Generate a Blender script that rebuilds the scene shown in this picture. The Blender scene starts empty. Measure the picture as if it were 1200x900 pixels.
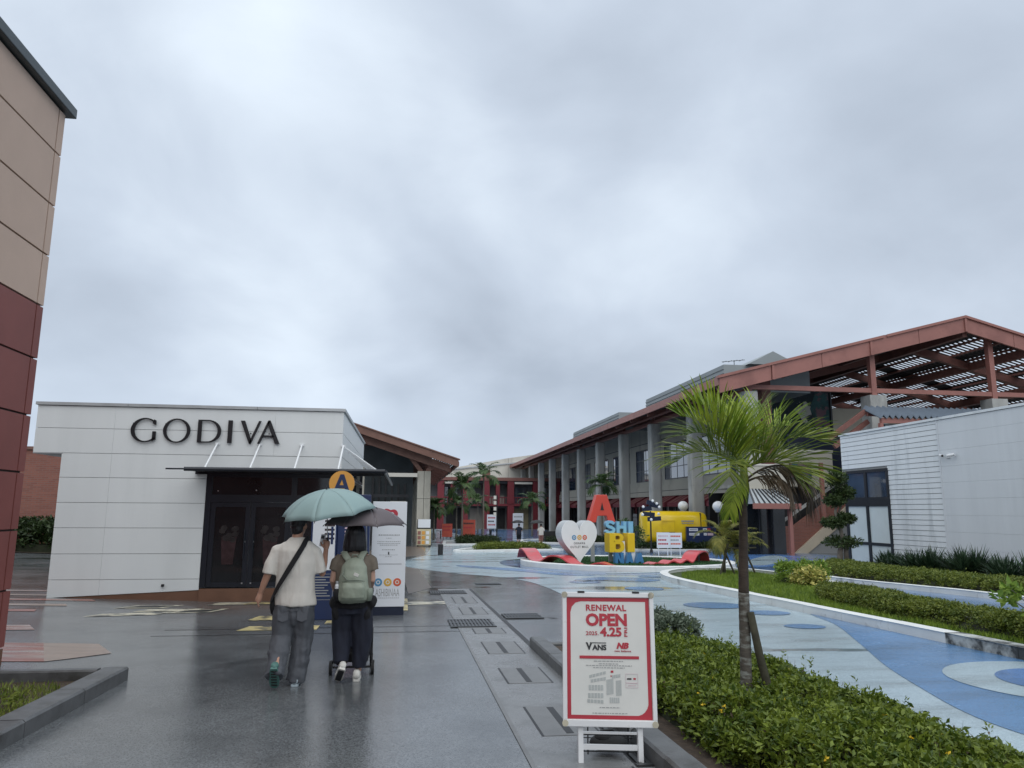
import bpy, bmesh, math, random
import numpy as np
from mathutils import Vector, Matrix, noise as mnoise
random.seed(7); np.random.seed(7)
SC = bpy.context.scene
COL = SC.collection
rad = math.radians

# ------------------------------------------------------------------ camera, sky, sun, exposure
F_PX = 870.0
def setup_camera():
    pitch, yaw, roll = rad(9.66), rad(8.06), rad(0.35)
    fw = Vector((math.sin(yaw)*math.cos(pitch), math.cos(yaw)*math.cos(pitch), math.sin(pitch)))
    rt = Vector((math.cos(yaw), -math.sin(yaw), 0)); up = rt.cross(fw)
    r2 = rt*math.cos(roll) + up*math.sin(roll); u2 = up*math.cos(roll) - rt*math.sin(roll)
    cd = bpy.data.cameras.new('camera'); co = bpy.data.objects.new('camera', cd); COL.objects.link(co)
    cd.sensor_fit = 'HORIZONTAL'; cd.sensor_width = 36; cd.lens = 36*F_PX/1200
    cd.clip_start = 0.05; cd.clip_end = 6000
    m = Matrix((r2, u2, -fw)).transposed().to_4x4(); m.translation = (0, 0, 1.6)
    co.matrix_world = m; SC.camera = co
setup_camera()

SUN_EL, SUN_AZ = rad(60), rad(180)      # azimuth clockwise from +Y: behind the camera, veiled by cloud
def setup_world():
    w = bpy.data.worlds.new('World'); SC.world = w; w.use_nodes = True
    nt = w.node_tree; nt.nodes.clear(); N = nt.nodes.new; L = nt.links.new
    out = N('ShaderNodeOutputWorld'); bg = N('ShaderNodeBackground'); bg.inputs['Strength'].default_value = 0.1
    sky = N('ShaderNodeTexSky'); sky.sky_type = 'NISHITA'; sky.sun_disc = False
    sky.sun_elevation = SUN_EL; sky.sun_rotation = SUN_AZ; sky.dust_density = 2
    tc = N('ShaderNodeTexCoord'); sep = N('ShaderNodeSeparateXYZ'); L(tc.outputs['Generated'], sep.inputs[0])
    def math_(op, a, b=None, c=None):
        n = N('ShaderNodeMath'); n.operation = op
        for i, v in enumerate((a, b, c)):
            if v is None: continue
            if isinstance(v, (int, float)): n.inputs[i].default_value = v
            else: L(v, n.inputs[i])
        return n.outputs[0]
    z = math_('MAXIMUM', sep.outputs[2], 0.0); den = math_('ADD', z, 0.5)
    px = math_('DIVIDE', sep.outputs[0], den); py = math_('DIVIDE', sep.outputs[1], den)
    cv = N('ShaderNodeCombineXYZ'); L(px, cv.inputs[0]); L(py, cv.inputs[1]); cv.inputs[2].default_value = 3.1
    def nz(scale, detail, rough, dist, off):
        mp = N('ShaderNodeMapping'); mp.inputs['Location'].default_value = off; L(cv.outputs[0], mp.inputs[0])
        n = N('ShaderNodeTexNoise'); n.inputs['Scale'].default_value = scale; n.inputs['Detail'].default_value = detail
        n.inputs['Roughness'].default_value = rough; n.inputs['Distortion'].default_value = dist
        L(mp.outputs[0], n.inputs['Vector']); return n.outputs['Fac']
    n1 = nz(0.85, 4, 0.5, 0.35, (2.3, 4.7, 0)); n2 = nz(2.9, 7, 0.55, 0.3, (5.3, 6.7, 0))
    mixv = math_('ADD', math_('MULTIPLY', n1, 0.8), math_('MULTIPLY', n2, 0.2))
    cr = N('ShaderNodeValToRGB'); L(mixv, cr.inputs[0]); e = cr.color_ramp
    e.elements[0].position = 0.38; e.elements[0].color = (3.0, 3.45, 4.12, 1)
    e.elements[1].position = 0.63; e.elements[1].color = (6.3, 7.0, 7.75, 1)
    m = e.elements.new(0.5); m.color = (4.32, 4.9, 5.72, 1)
    # thin pale veil low over the horizon
    mr = N('ShaderNodeMapRange'); L(sep.outputs[2], mr.inputs[0])
    mr.inputs[1].default_value = 0.0; mr.inputs[2].default_value = 0.22; mr.inputs[3].default_value = 0.6; mr.inputs[4].default_value = 0.0
    veil = N('ShaderNodeMixRGB'); L(mr.outputs[0], veil.inputs[0]); L(cr.outputs[0], veil.inputs[1]); veil.inputs[2].default_value = (4.55, 5.3, 6.4, 1)
    mx = N('ShaderNodeMixRGB'); mx.inputs[0].default_value = 0.95; L(sky.outputs[0], mx.inputs[1]); L(veil.outputs[0], mx.inputs[2])
    L(mx.outputs[0], bg.inputs[0]); L(bg.outputs[0], out.inputs[0])
setup_world()
def setup_sun():
    ld = bpy.data.lights.new('sun', 'SUN'); ld.energy = 1.5; ld.angle = rad(95); ld.color = (1, 0.97, 0.93)
    o = bpy.data.objects.new('sun', ld); COL.objects.link(o)
    d = Vector((math.sin(SUN_AZ)*math.cos(SUN_EL), math.cos(SUN_AZ)*math.cos(SUN_EL), math.sin(SUN_EL)))
    o.rotation_euler = d.to_track_quat('Z', 'Y').to_euler(); o.location = (0, 0, 60)
setup_sun()
SC.view_settings.view_transform = 'Standard'; SC.view_settings.look = 'None'
SC.view_settings.exposure = 0.53; SC.view_settings.gamma = 1.0; SC.view_settings.use_curve_mapping = False

# ------------------------------------------------------------------ materials
def mat(name, col, rough=0.6, var=0.12, vscale=3.0, bump=0.0, bscale=60.0, metal=0.0, spec=0.5, stain=None, stain_scale=1.5,
        stain_lim=(0.52, 0.68), stretch=(1, 1, 1), rvar=0.0, rscale=2.0, col2=None, coat=0.0):
    m = bpy.data.materials.new(name); m.use_nodes = True; nt = m.node_tree; N = nt.nodes.new; L = nt.links.new
    b = nt.nodes['Principled BSDF']; b.inputs['Metallic'].default_value = metal; b.inputs['Roughness'].default_value = rough
    b.inputs['Specular IOR Level'].default_value = spec; b.inputs['Coat Weight'].default_value = coat
    geo = N('ShaderNodeNewGeometry'); mp = N('ShaderNodeMapping'); mp.inputs['Scale'].default_value = stretch
    L(geo.outputs['Position'], mp.inputs[0]); vec = mp.outputs[0]
    def noise(s, d=4, r=0.55):
        n = N('ShaderNodeTexNoise'); n.inputs['Scale'].default_value = s; n.inputs['Detail'].default_value = d
        n.inputs['Roughness'].default_value = r; L(vec, n.inputs['Vector']); return n.outputs['Fac']
    c = tuple(col)+(1,)
    cr = N('ShaderNodeValToRGB'); L(noise(vscale), cr.inputs[0])
    lo = tuple(max(0, x*(1-var)) for x in col)+(1,); hi = (tuple(x*(1+var) for x in col) if col2 is None else tuple(col2))+(1,)
    cr.color_ramp.elements[0].position = 0.3; cr.color_ramp.elements[0].color = lo
    cr.color_ramp.elements[1].position = 0.7; cr.color_ramp.elements[1].color = hi
    o = cr.outputs[0]
    if stain is not None:
        r2 = N('ShaderNodeMapRange'); L(noise(stain_scale, 6, 0.62), r2.inputs[0]); r2.inputs[1].default_value = stain_lim[0]; r2.inputs[2].default_value = stain_lim[1]
        mx = N('ShaderNodeMixRGB'); L(r2.outputs[0], mx.inputs[0]); L(o, mx.inputs[1]); mx.inputs[2].default_value = tuple(stain)+(1,); o = mx.outputs[0]
    L(o, b.inputs['Base Color'])
    if rvar > 0:
        r3 = N('ShaderNodeMapRange'); L(noise(rscale, 5, 0.6), r3.inputs[0]); r3.inputs[1].default_value = 0.35; r3.inputs[2].default_value = 0.65
        r3.inputs[3].default_value = max(0.03, rough-rvar); r3.inputs[4].default_value = rough+rvar; L(r3.outputs[0], b.inputs['Roughness'])
    if bump > 0:
        bp = N('ShaderNodeBump'); bp.inputs['Strength'].default_value = bump; bp.inputs['Distance'].default_value = 0.01
        L(noise(bscale, 3), bp.inputs['Height']); L(bp.outputs[0], b.inputs['Normal'])
    return m
def leafmat(name, dark, light, rough=0.5, scale=9.0, trans=0.25):
    m = bpy.data.materials.new(name); m.use_nodes = True; nt = m.node_tree; N = nt.nodes.new; L = nt.links.new
    b = nt.nodes['Principled BSDF']; b.inputs['Roughness'].default_value = rough; b.inputs['Specular IOR Level'].default_value = 0.35
    geo = N('ShaderNodeNewGeometry')
    n = N('ShaderNodeTexNoise'); n.inputs['Scale'].default_value = scale; n.inputs['Detail'].default_value = 4; L(geo.outputs['Position'], n.inputs['Vector'])
    rnd = N('ShaderNodeMath'); rnd.operation = 'MULTIPLY_ADD'; L(geo.outputs['Random Per Island'], rnd.inputs[0]); rnd.inputs[1].default_value = 0.4; rnd.inputs[2].default_value = -0.2
    ad = N('ShaderNodeMath'); ad.operation = 'ADD'; L(n.outputs['Fac'], ad.inputs[0]); L(rnd.outputs[0], ad.inputs[1])
    cr = N('ShaderNodeValToRGB'); L(ad.outputs[0], cr.inputs[0])
    cr.color_ramp.elements[0].position = 0.28; cr.color_ramp.elements[0].color = tuple(dark)+(1,)
    cr.color_ramp.elements[1].position = 0.72; cr.color_ramp.elements[1].color = tuple(light)+(1,)
    L(cr.outputs[0], b.inputs['Base Color'])
    tr = N('ShaderNodeBsdfTranslucent'); L(cr.outputs[0], tr.inputs[0])
    mx = N('ShaderNodeMixShader'); mx.inputs[0].default_value = trans; L(b.outputs[0], mx.inputs[1]); L(tr.outputs[0], mx.inputs[2])
    L(mx.outputs[0], nt.nodes['Material Output'].inputs[0]); return m
def emat(name, col, strength):
    m = bpy.data.materials.new(name); m.use_nodes = True; b = m.node_tree.nodes['Principled BSDF']
    b.inputs['Base Color'].default_value = tuple(col)+(1,); b.inputs['Emission Color'].default_value = tuple(col)+(1,); b.inputs['Emission Strength'].default_value = strength
    return m
def brickmat(name, c1, c2, mortar, sx, sy):
    m = bpy.data.materials.new(name); m.use_nodes = True; nt = m.node_tree; N = nt.nodes.new; L = nt.links.new
    b = nt.nodes['Principled BSDF']; b.inputs['Roughness'].default_value = 0.75
    geo = N('ShaderNodeNewGeometry'); sep = N('ShaderNodeSeparateXYZ'); L(geo.outputs['Position'], sep.inputs[0])
    ad = N('ShaderNodeMath'); L(sep.outputs[0], ad.inputs[0]); L(sep.outputs[1], ad.inputs[1])
    cv = N('ShaderNodeCombineXYZ'); L(ad.outputs[0], cv.inputs[0]); L(sep.outputs[2], cv.inputs[1])
    br = N('ShaderNodeTexBrick'); L(cv.outputs[0], br.inputs['Vector']); br.inputs['Scale'].default_value = 1.0
    br.inputs['Color1'].default_value = tuple(c1)+(1,); br.inputs['Color2'].default_value = tuple(c2)+(1,); br.inputs['Mortar'].default_value = tuple(mortar)+(1,)
    br.inputs['Brick Width'].default_value = sx; br.inputs['Row Height'].default_value = sy; br.inputs['Mortar Size'].default_value = 0.012
    L(br.outputs[0], b.inputs['Base Color']); return m

def wetmat(name, col, stain, grain=0.25, gscale=230.0, rough=0.2, rvar=0.1, puddle=0.60, pscale=0.33, bump=0.25, stretch=(1, 1, 1), sscale=0.9, slim=(0.47, 0.72), crack=0.0):
    """rain-wet ground: stone grain, worn and dirty patches, smooth shallow puddles"""
    m = bpy.data.materials.new(name); m.use_nodes = True; nt = m.node_tree; N = nt.nodes.new; L = nt.links.new
    b = nt.nodes['Principled BSDF']; b.inputs['Specular IOR Level'].default_value = 0.55
    geo = N('ShaderNodeNewGeometry'); mp = N('ShaderNodeMapping'); mp.inputs['Scale'].default_value = stretch; L(geo.outputs['Position'], mp.inputs[0])
    def noise(s_, d=4, r=0.55, v=None, dist=0.0):
        n = N('ShaderNodeTexNoise'); n.inputs['Scale'].default_value = s_; n.inputs['Detail'].default_value = d; n.inputs['Roughness'].default_value = r; n.inputs['Distortion'].default_value = dist
        L(v or mp.outputs[0], n.inputs['Vector']); return n.outputs['Fac']
    def rng(v, a, b_, c, d):
        n = N('ShaderNodeMapRange'); L(v, n.inputs[0]); n.inputs[1].default_value = a; n.inputs[2].default_value = b_; n.inputs[3].default_value = c; n.inputs[4].default_value = d; return n.outputs[0]
    def mix(f, a, c, mode='MIX'):
        n = N('ShaderNodeMixRGB'); n.blend_type = mode
        for k, v in ((0, f), (1, a), (2, c)):
            if isinstance(v, (int, float)): n.inputs[k].default_value = v
            elif isinstance(v, tuple): n.inputs[k].default_value = v+(1,)
            else: L(v, n.inputs[k])
        return n.outputs[0]
    base = mix(rng(noise(sscale, 7, 0.65), slim[0], slim[1], 0, 1), tuple(col), tuple(stain))
    base = mix(rng(noise(sscale*5.3, 5, 0.7), 0.55, 0.8, 0, 0.55), base, tuple(stain))
    vo = N('ShaderNodeTexVoronoi'); vo.inputs['Scale'].default_value = gscale; L(geo.outputs['Position'], vo.inputs['Vector'])
    g = N('ShaderNodeSeparateColor'); L(vo.outputs['Color'], g.inputs[0])
    gr = rng(g.outputs[0], 0, 1, 1-grain, 1+grain); cb = N('ShaderNodeCombineColor'); L(gr, cb.inputs[0]); L(gr, cb.inputs[1]); L(gr, cb.inputs[2])
    base = mix(1.0, base, cb.outputs[0], 'MULTIPLY')
    if crack:
        vc = N('ShaderNodeTexVoronoi'); vc.feature = 'DISTANCE_TO_EDGE'; vc.inputs['Scale'].default_value = crack; wv = mix(0.06, geo.outputs['Position'], noise(2.2, 5)); L(wv, vc.inputs['Vector'])
        base = mix(rng(vc.outputs['Distance'], 0.0, 0.006, 0.55, 0.0), base, (0.02, 0.02, 0.02))
    pud = rng(noise(pscale, 4, 0.55, dist=0.4), puddle, puddle+0.05, 0, 1)
    base = mix(pud, base, mix(0.55, base, (0.02, 0.021, 0.022)))
    L(base, b.inputs['Base Color'])
    rr = rng(noise(0.8, 6, 0.65), 0.35, 0.65, max(.03, rough-rvar), rough+rvar)
    r2 = N('ShaderNodeMath'); r2.operation = 'MULTIPLY'; L(rr, r2.inputs[0]); L(rng(pud, 0, 1, 1.0, 0.25), r2.inputs[1]); L(r2.outputs[0], b.inputs['Roughness'])
    bp = N('ShaderNodeBump'); bp.inputs['Distance'].default_value = 0.006; L(rng(pud, 0, 1, bump, 0.02), bp.inputs['Strength']); L(vo.outputs['Distance'], bp.inputs['Height']); L(bp.outputs[0], b.inputs['Normal'])
    return m
M = {}
M['asphalt'] = wetmat('wet_asphalt', (0.122, 0.131, 0.136), (0.072, 0.078, 0.082), grain=0.5, gscale=130, rough=0.14, rvar=0.075, puddle=0.62, pscale=0.42, bump=0.09)
M['conc_strip'] = wetmat('wet_concrete_strip', (0.20, 0.207, 0.21), (0.11, 0.113, 0.112), grain=0.25, gscale=200, rough=0.27, puddle=0.66, bump=0.2, sscale=1.6)
M['plate'] = mat('cast_plate', (0.15, 0.152, 0.15), rough=0.36, var=0.12, vscale=6, bump=0.2, bscale=160)
M['slot'] = mat('dark_slot', (0.012, 0.012, 0.013), rough=0.5)
M['iron'] = mat('wet_iron_grate', (0.06, 0.062, 0.064), rough=0.35, metal=0.6)
M['paint_light'] = wetmat('pale_blue_ground_paint', (0.39, 0.50, 0.56), (0.185, 0.23, 0.245), grain=0.16, gscale=110, rough=0.2, rvar=0.1, puddle=0.60, pscale=0.35, bump=0.14, stretch=(0.5, 1.7, 1), sscale=0.8, slim=(0.45, 0.68))
M['paint_blue'] = wetmat('mid_blue_ground_paint', (0.095, 0.215, 0.40), (0.065, 0.135, 0.23), grain=0.2, gscale=120, rough=0.22, rvar=0.1, puddle=0.64, pscale=0.35, bump=0.18, stretch=(0.55, 1.5, 1), sscale=0.9, slim=(0.46, 0.74))
M['paint_deep'] = wetmat('deep_blue_ground_paint', (0.08, 0.19, 0.42), (0.05, 0.11, 0.23), grain=0.2, gscale=120, rough=0.22, puddle=0.64, bump=0.15, slim=(0.5, 0.8))
M['paint_lane'] = wetmat('wet_lavender_blue_paint', (0.10, 0.19, 0.345), (0.055, 0.095, 0.16), grain=0.15, gscale=90, rough=0.15, rvar=0.08, puddle=0.58, pscale=0.3, bump=0.08, stretch=(0.45, 1.3, 1), sscale=0.5, slim=(0.5, 0.7))
M['paint_white'] = mat('white_ground_paint', (0.55, 0.6, 0.62), rough=0.35, var=0.12, vscale=3, stain=(0.3, 0.34, 0.36), stain_scale=2)
M['paint_yellow'] = mat('worn_yellow_paint', (0.50, 0.42, 0.20), rough=0.4, var=0.2, vscale=6, stain=(0.08, 0.08, 0.075), stain_scale=3.5, stain_lim=(0.46,0.6))
M['paint_cream'] = mat('worn_cream_paint', (0.5, 0.47, 0.36), rough=0.4, var=0.15, vscale=6, stain=(0.09, 0.09, 0.085), stain_scale=3.5, stain_lim=(0.48,0.62))
M['paint_red'] = mat('worn_red_paint', (0.24, 0.085, 0.06), rough=0.3, var=0.2, vscale=2.5, stain=(0.3, 0.24, 0.21), stain_scale=1.6, stain_lim=(0.45, 0.6), stretch=(0.5, 2.6, 1), rvar=0.1)
M['paint_tan'] = mat('worn_tan_paint', (0.27, 0.2, 0.16), rough=0.3, var=0.2, vscale=2.5, stain=(0.33, 0.29, 0.27), stain_scale=1.2, stretch=(0.5, 2.6, 1))
M['paint_brown'] = mat('brown_paving', (0.13, 0.105, 0.085), rough=0.3, var=0.25, vscale=2.0, stain=(0.07, 0.06, 0.05), stain_scale=1.5, stretch=(0.5, 3, 1))
M['kerb_white'] = mat('white_kerb', (0.66, 0.68, 0.67), rough=0.55, var=0.08, vscale=2, bump=0.12, bscale=60, stain=(0.16, 0.165, 0.16), stain_scale=1.7, stain_lim=(0.6, 0.78))
M['kerb_stained'] = mat('blackened_kerb', (0.5, 0.52, 0.5), rough=0.6, var=0.15, vscale=3, bump=0.2, bscale=50, stain=(0.05, 0.052, 0.05), stain_scale=3.0, stain_lim=(0.42, 0.58))
M['kerb_grey'] = mat('wet_grey_kerb', (0.10, 0.104, 0.106), rough=0.45, var=0.22, vscale=5, bump=0.25, bscale=90, stain=(0.05, 0.05, 0.047), stain_scale=3)
M['soil'] = mat('wet_soil', (0.055, 0.038, 0.026), rough=0.9, var=0.35, vscale=14, bump=0.8, bscale=45)
M['turf_green'] = mat('green_turf', (0.022, 0.075, 0.02), rough=0.9, var=0.35, vscale=20, bump=0.7, bscale=90)
M['grass_base'] = mat('grass_base', (0.035, 0.06, 0.014), rough=0.9, var=0.4, vscale=9, bump=0.5, bscale=50)
M['white_panel'] = mat('white_wall_panel', (0.70, 0.725, 0.72), rough=0.42, var=0.035, vscale=0.9, bump=0.04, bscale=40, stain=(0.655, 0.68, 0.675), stain_scale=1.6, stretch=(1, 1, 0.12), stain_lim=(0.5,0.75))
M['white_siding'] = mat('white_siding_board', (0.70, 0.74, 0.76), rough=0.45, var=0.04, vscale=1.2, stain=(0.55, 0.59, 0.61), stain_scale=1.5, stretch=(1, 1, 0.15))
M['grey_plain'] = mat('pale_grey_wall', (0.64, 0.675, 0.70), rough=0.5, var=0.04, vscale=0.7, bump=0.05, bscale=30, stain=(0.585, 0.62, 0.645), stain_scale=1.3, stretch=(1, 1, 0.12), stain_lim=(.5,.75))
M['gap'] = mat('panel_gap', (0.34, 0.35, 0.35), rough=0.8)
M['cap_grey'] = mat('grey_coping', (0.42, 0.44, 0.45), rough=0.4, metal=0.4)
M['beige_panel'] = mat('beige_wall_panel', (0.52, 0.385, 0.305), rough=0.75, var=0.06, vscale=1.2, bump=0.15, bscale=90)
M['maroon_panel'] = mat('maroon_wall_panel', (0.21, 0.062, 0.052), rough=0.6, var=0.09, vscale=1.5, bump=0.12, bscale=90)
M['dark_joint'] = mat('dark_joint', (0.06, 0.045, 0.04), rough=0.9)
M['brown_base'] = mat('brown_plinth', (0.15, 0.075, 0.045), rough=0.5, var=0.12, vscale=3)
M['coping_dark'] = mat('dark_metal_coping', (0.07, 0.085, 0.09), rough=0.4, metal=0.5)
M['brick_red'] = brickmat('red_brick', (0.26, 0.095, 0.065), (0.20, 0.07, 0.05), (0.2, 0.12, 0.1), 0.30, 0.085)
M['navy_frame'] = mat('black_navy_frame', (0.012, 0.015, 0.022), rough=0.3, var=0.1)
M['glass_dark'] = mat('dark_shop_glass', (0.014, 0.016, 0.018), rough=0.05, var=0.4, vscale=0.8, spec=0.55)
M['glass_win'] = mat('window_glass', (0.05, 0.075, 0.12), rough=0.03, var=0.5, vscale=0.5, spec=1.0, coat=1.0)
M['glass_film'] = mat('frosted_film_glass', (0.60, 0.67, 0.68), rough=0.25, var=0.05, vscale=1.2, spec=0.4)
M['letter_black'] = mat('black_letter', (0.012, 0.012, 0.015), rough=0.35)
M['steel'] = mat('brushed_steel', (0.6, 0.62, 0.63), rough=0.3, metal=0.9)
M['white_metal'] = mat('white_painted_metal', (0.72, 0.74, 0.75), rough=0.35, var=0.04, stain=(0.5, 0.48, 0.42), stain_scale=6, stain_lim=(0.62, 0.75))
M['poster_white'] = mat('poster_paper', (0.67, 0.68, 0.645), rough=0.3, var=0.04, vscale=5, coat=0.3)
M['sign_white'] = mat('white_sign_face', (0.70, 0.73, 0.76), rough=0.35, var=0.02)
M['red_print'] = mat('red_print', (0.42, 0.032, 0.05), rough=0.4, var=0.06)
M['black_print'] = mat('black_print', (0.02, 0.02, 0.022), rough=0.4)
M['grey_print'] = mat('grey_print', (0.33, 0.34, 0.34), rough=0.4)
M['map_grey'] = mat('map_grey', (0.42, 0.45, 0.44), rough=0.4)
M['navy'] = mat('navy_board', (0.011, 0.025, 0.085), rough=0.35, var=0.1)
M['dark_navy'] = mat('dark_navy_base', (0.008, 0.014, 0.035), rough=0.35)
M['orange'] = mat('orange_disc', (0.66, 0.32, 0.06), rough=0.4, var=0.04)
M['dot_blue'] = mat('logo_blue', (0.08, 0.25, 0.42), rough=0.4); M['dot_gold'] = mat('logo_gold', (0.62, 0.36, 0.06), rough=0.4); M['dot_red'] = mat('logo_red', (0.58, 0.11, 0.05), rough=0.4)
M['pinkish'] = mat('pink_print', (0.6, 0.46, 0.5), rough=0.4); M['dim_print'] = mat('dim_window_print', (0.024, 0.021, 0.021), rough=0.3, var=0.5, vscale=6)
M['dim_pink'] = mat('dim_pink_print', (0.038, 0.022, 0.024), rough=0.25, var=0.4, vscale=5)
M['concrete'] = mat('column_concrete', (0.38, 0.385, 0.365), rough=0.8, var=0.12, vscale=1.2, bump=0.2, bscale=18, stain=(0.24, 0.245, 0.235), stain_scale=0.9, stretch=(1, 1, 0.35))
M['concrete_warm'] = mat('warm_concrete', (0.40, 0.385, 0.33), rough=0.8, var=0.1, vscale=1.2, stain=(0.28, 0.27, 0.23), stain_scale=0.8, stretch=(1, 1, 0.3))
M['wall_beige'] = mat('beige_render', (0.47, 0.45, 0.38), rough=0.85, var=0.08, vscale=0.4, bump=0.1, bscale=12, stain=(0.38, 0.365, 0.31), stain_scale=0.5, stretch=(1, 1, 0.35))
M['parapet'] = mat('pale_parapet', (0.60, 0.58, 0.52), rough=0.85, var=0.06, vscale=0.3, stain=(0.48, 0.46, 0.41), stain_scale=0.4, stretch=(1, 1, 0.3))
M['steel_red'] = mat('red_brown_steel', (0.30, 0.128, 0.104), rough=0.5, var=0.1, vscale=0.8, stain=(0.24, 0.098, 0.08), stain_scale=0.6)
M['steel_rust'] = mat('dark_red_steel', (0.19, 0.08, 0.064), rough=0.6, var=0.15)
M['timber'] = mat('brown_timber', (0.17, 0.085, 0.062), rough=0.6, var=0.15, vscale=1.5)
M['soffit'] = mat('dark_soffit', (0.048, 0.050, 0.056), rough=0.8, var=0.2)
M['slat_dark'] = mat('dark_lattice', (0.05, 0.045, 0.045), rough=0.7)
M['roof_grey'] = mat('grey_ribbed_roof', (0.26, 0.29, 0.30), rough=0.5, var=0.08, vscale=0.5, metal=0.1)
M['corrugate'] = mat('blue_grey_corrugated', (0.13, 0.165, 0.205), rough=0.45, var=0.1, metal=0.2)
M['awning'] = mat('maroon_awning', (0.16, 0.022, 0.03), rough=0.7, var=0.15, vscale=1)
M['awning_light'] = mat('faded_awning', (0.26, 0.12, 0.10), rough=0.7, var=0.15, vscale=1)
M['red_column'] = mat('crimson_column', (0.15, 0.014, 0.022), rough=0.55, var=0.12, vscale=0.5)
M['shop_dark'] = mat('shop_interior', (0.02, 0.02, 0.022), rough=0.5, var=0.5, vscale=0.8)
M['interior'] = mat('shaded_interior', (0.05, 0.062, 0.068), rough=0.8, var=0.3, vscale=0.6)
M['grey_wall'] = mat('grey_back_wall', (0.27, 0.28, 0.28), rough=0.8, var=0.1, vscale=0.4)
M['warm_lit'] = mat('cream_shop_wall', (0.55, 0.5, 0.33), rough=0.8)
M['red_enamel'] = mat('red_enamel', (0.56, 0.058, 0.036), rough=0.35, var=0.05, vscale=1.5, bump=0.02)
M['bench_red'] = mat('red_bench_panel', (0.52, 0.055, 0.065), rough=0.33, var=0.08, vscale=2, coat=0.2, stain=(0.4, 0.1, 0.1), stain_scale=2)
M['letter_lblue'] = mat('pale_blue_letter', (0.19, 0.44, 0.66), rough=0.35, var=0.04)
M['letter_blue'] = mat('blue_letter', (0.05, 0.19, 0.40), rough=0.35, var=0.04)
M['letter_yellow'] = mat('yellow_letter', (0.72, 0.50, 0.015), rough=0.35, var=0.04, coat=0.2)
M['trailer_yellow'] = mat('yellow_trailer_paint', (0.82, 0.57, 0.012), rough=0.3, var=0.05, vscale=0.8, coat=0.4, stain=(0.70, 0.46, 0.02), stain_scale=0.8)
M['heart_white'] = mat('white_heart_paint', (0.74, 0.76, 0.75), rough=0.35, var=0.03)
M['heart_side'] = mat('shaded_heart_edge', (0.42, 0.44, 0.45), rough=0.4)  # shade on the white heart's edge, put into the colour as grey
M['black_plastic'] = mat('black_plastic', (0.016, 0.016, 0.018), rough=0.42, var=0.2)
M['rubber'] = mat('rubber', (0.018, 0.018, 0.018), rough=0.7)
M['globe'] = mat('white_globe', (0.72, 0.74, 0.74), rough=0.25)
M['bin_grey'] = mat('grey_box', (0.3, 0.31, 0.32), rough=0.5)
M['orange_red'] = mat('orange_red_board', (0.50, 0.085, 0.05), rough=0.5)
M['skin'] = mat('skin', (0.42, 0.235, 0.165), rough=0.5, var=0.06, vscale=8, spec=0.35)
M['skin_pale'] = mat('pale_skin', (0.47, 0.29, 0.22), rough=0.5, var=0.05, vscale=8, spec=0.35)
M['hair'] = mat('black_hair', (0.008, 0.008, 0.011), rough=0.42, var=0.4, vscale=50, stretch=(1, 1, 0.1), bump=0.6, bscale=90)
M['tee'] = mat('ivory_cotton', (0.60, 0.575, 0.525), rough=0.85, var=0.06, vscale=6, bump=0.15, bscale=70)
M['jean'] = mat('charcoal_denim', (0.085, 0.092, 0.105), rough=0.85, var=0.16, vscale=9, bump=0.2, bscale=120)
M['olive'] = mat('taupe_cotton', (0.17, 0.143, 0.112), rough=0.9, var=0.12, vscale=7, bump=0.15, bscale=80)
M['navy_cloth'] = mat('navy_cloth', (0.011, 0.014, 0.027), rough=0.85, var=0.25, vscale=7, bump=0.15, bscale=70)
M['black_cloth'] = mat('black_cloth', (0.008, 0.008, 0.010), rough=0.85, var=0.2)
M['sage'] = mat('sage_nylon', (0.25, 0.285, 0.225), rough=0.6, var=0.08, vscale=8, bump=0.25, bscale=40)
M['sage_dark'] = mat('sage_nylon_trim', (0.17, 0.20, 0.16), rough=0.6)
M['shoe_white'] = mat('white_shoe', (0.60, 0.59, 0.55), rough=0.6, var=0.08)
M['shoe_teal'] = mat('teal_outsole', (0.07, 0.17, 0.15), rough=0.6, var=0.15, vscale=30)
M['shoe_grey'] = mat('pale_blue_shoe', (0.38, 0.46, 0.5), rough=0.6)
M['umb_aqua'] = leafmat('aqua_umbrella_cloth', (0.29, 0.42, 0.42), (0.36, 0.49, 0.48), rough=0.6, scale=2.5, trans=0.25)
M['umb_grey'] = leafmat('grey_umbrella_cloth', (0.125, 0.108, 0.115), (0.15, 0.13, 0.138), rough=0.6, scale=2.5, trans=0.12)
M['umb_black'] = mat('black_umbrella_cloth', (0.012, 0.012, 0.014), rough=0.6)
M['trunk'] = mat('palm_trunk', (0.085, 0.075, 0.062), rough=0.9, var=0.35, vscale=12, bump=0.5, bscale=35, stain=(0.22, 0.23, 0.21), stain_scale=8, stretch=(1, 1, 3), stain_lim=(0.5, 0.6))
M['trunk_dark'] = mat('palm_trunk_upper', (0.045, 0.032, 0.024), rough=0.85, var=0.35, vscale=10, bump=0.5, bscale=35, stretch=(1, 1, 3.5))
M['stake'] = mat('mossy_stake', (0.05, 0.048, 0.03), rough=0.9, var=0.35, vscale=9, bump=0.4, bscale=40)
M['bark'] = mat('grey_bark', (0.17, 0.15, 0.125), rough=0.9, var=0.3, vscale=8, bump=0.5, bscale=30)
M['dead'] = leafmat('dry_frond', (0.045, 0.032, 0.022), (0.11, 0.08, 0.05), trans=0.1)
M['palm_leaf'] = leafmat('palm_leaflet', (0.095, 0.175, 0.016), (0.33, 0.42, 0.045), rough=0.4, scale=5, trans=0.35)
M['palm_leaf_old'] = leafmat('older_palm_leaflet', (0.06, 0.11, 0.016), (0.22, 0.265, 0.038), rough=0.42, scale=6, trans=0.3)
M['palm_far'] = leafmat('far_palm_leaf', (0.035, 0.075, 0.022), (0.085, 0.14, 0.045), scale=2, trans=0.2)
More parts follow.
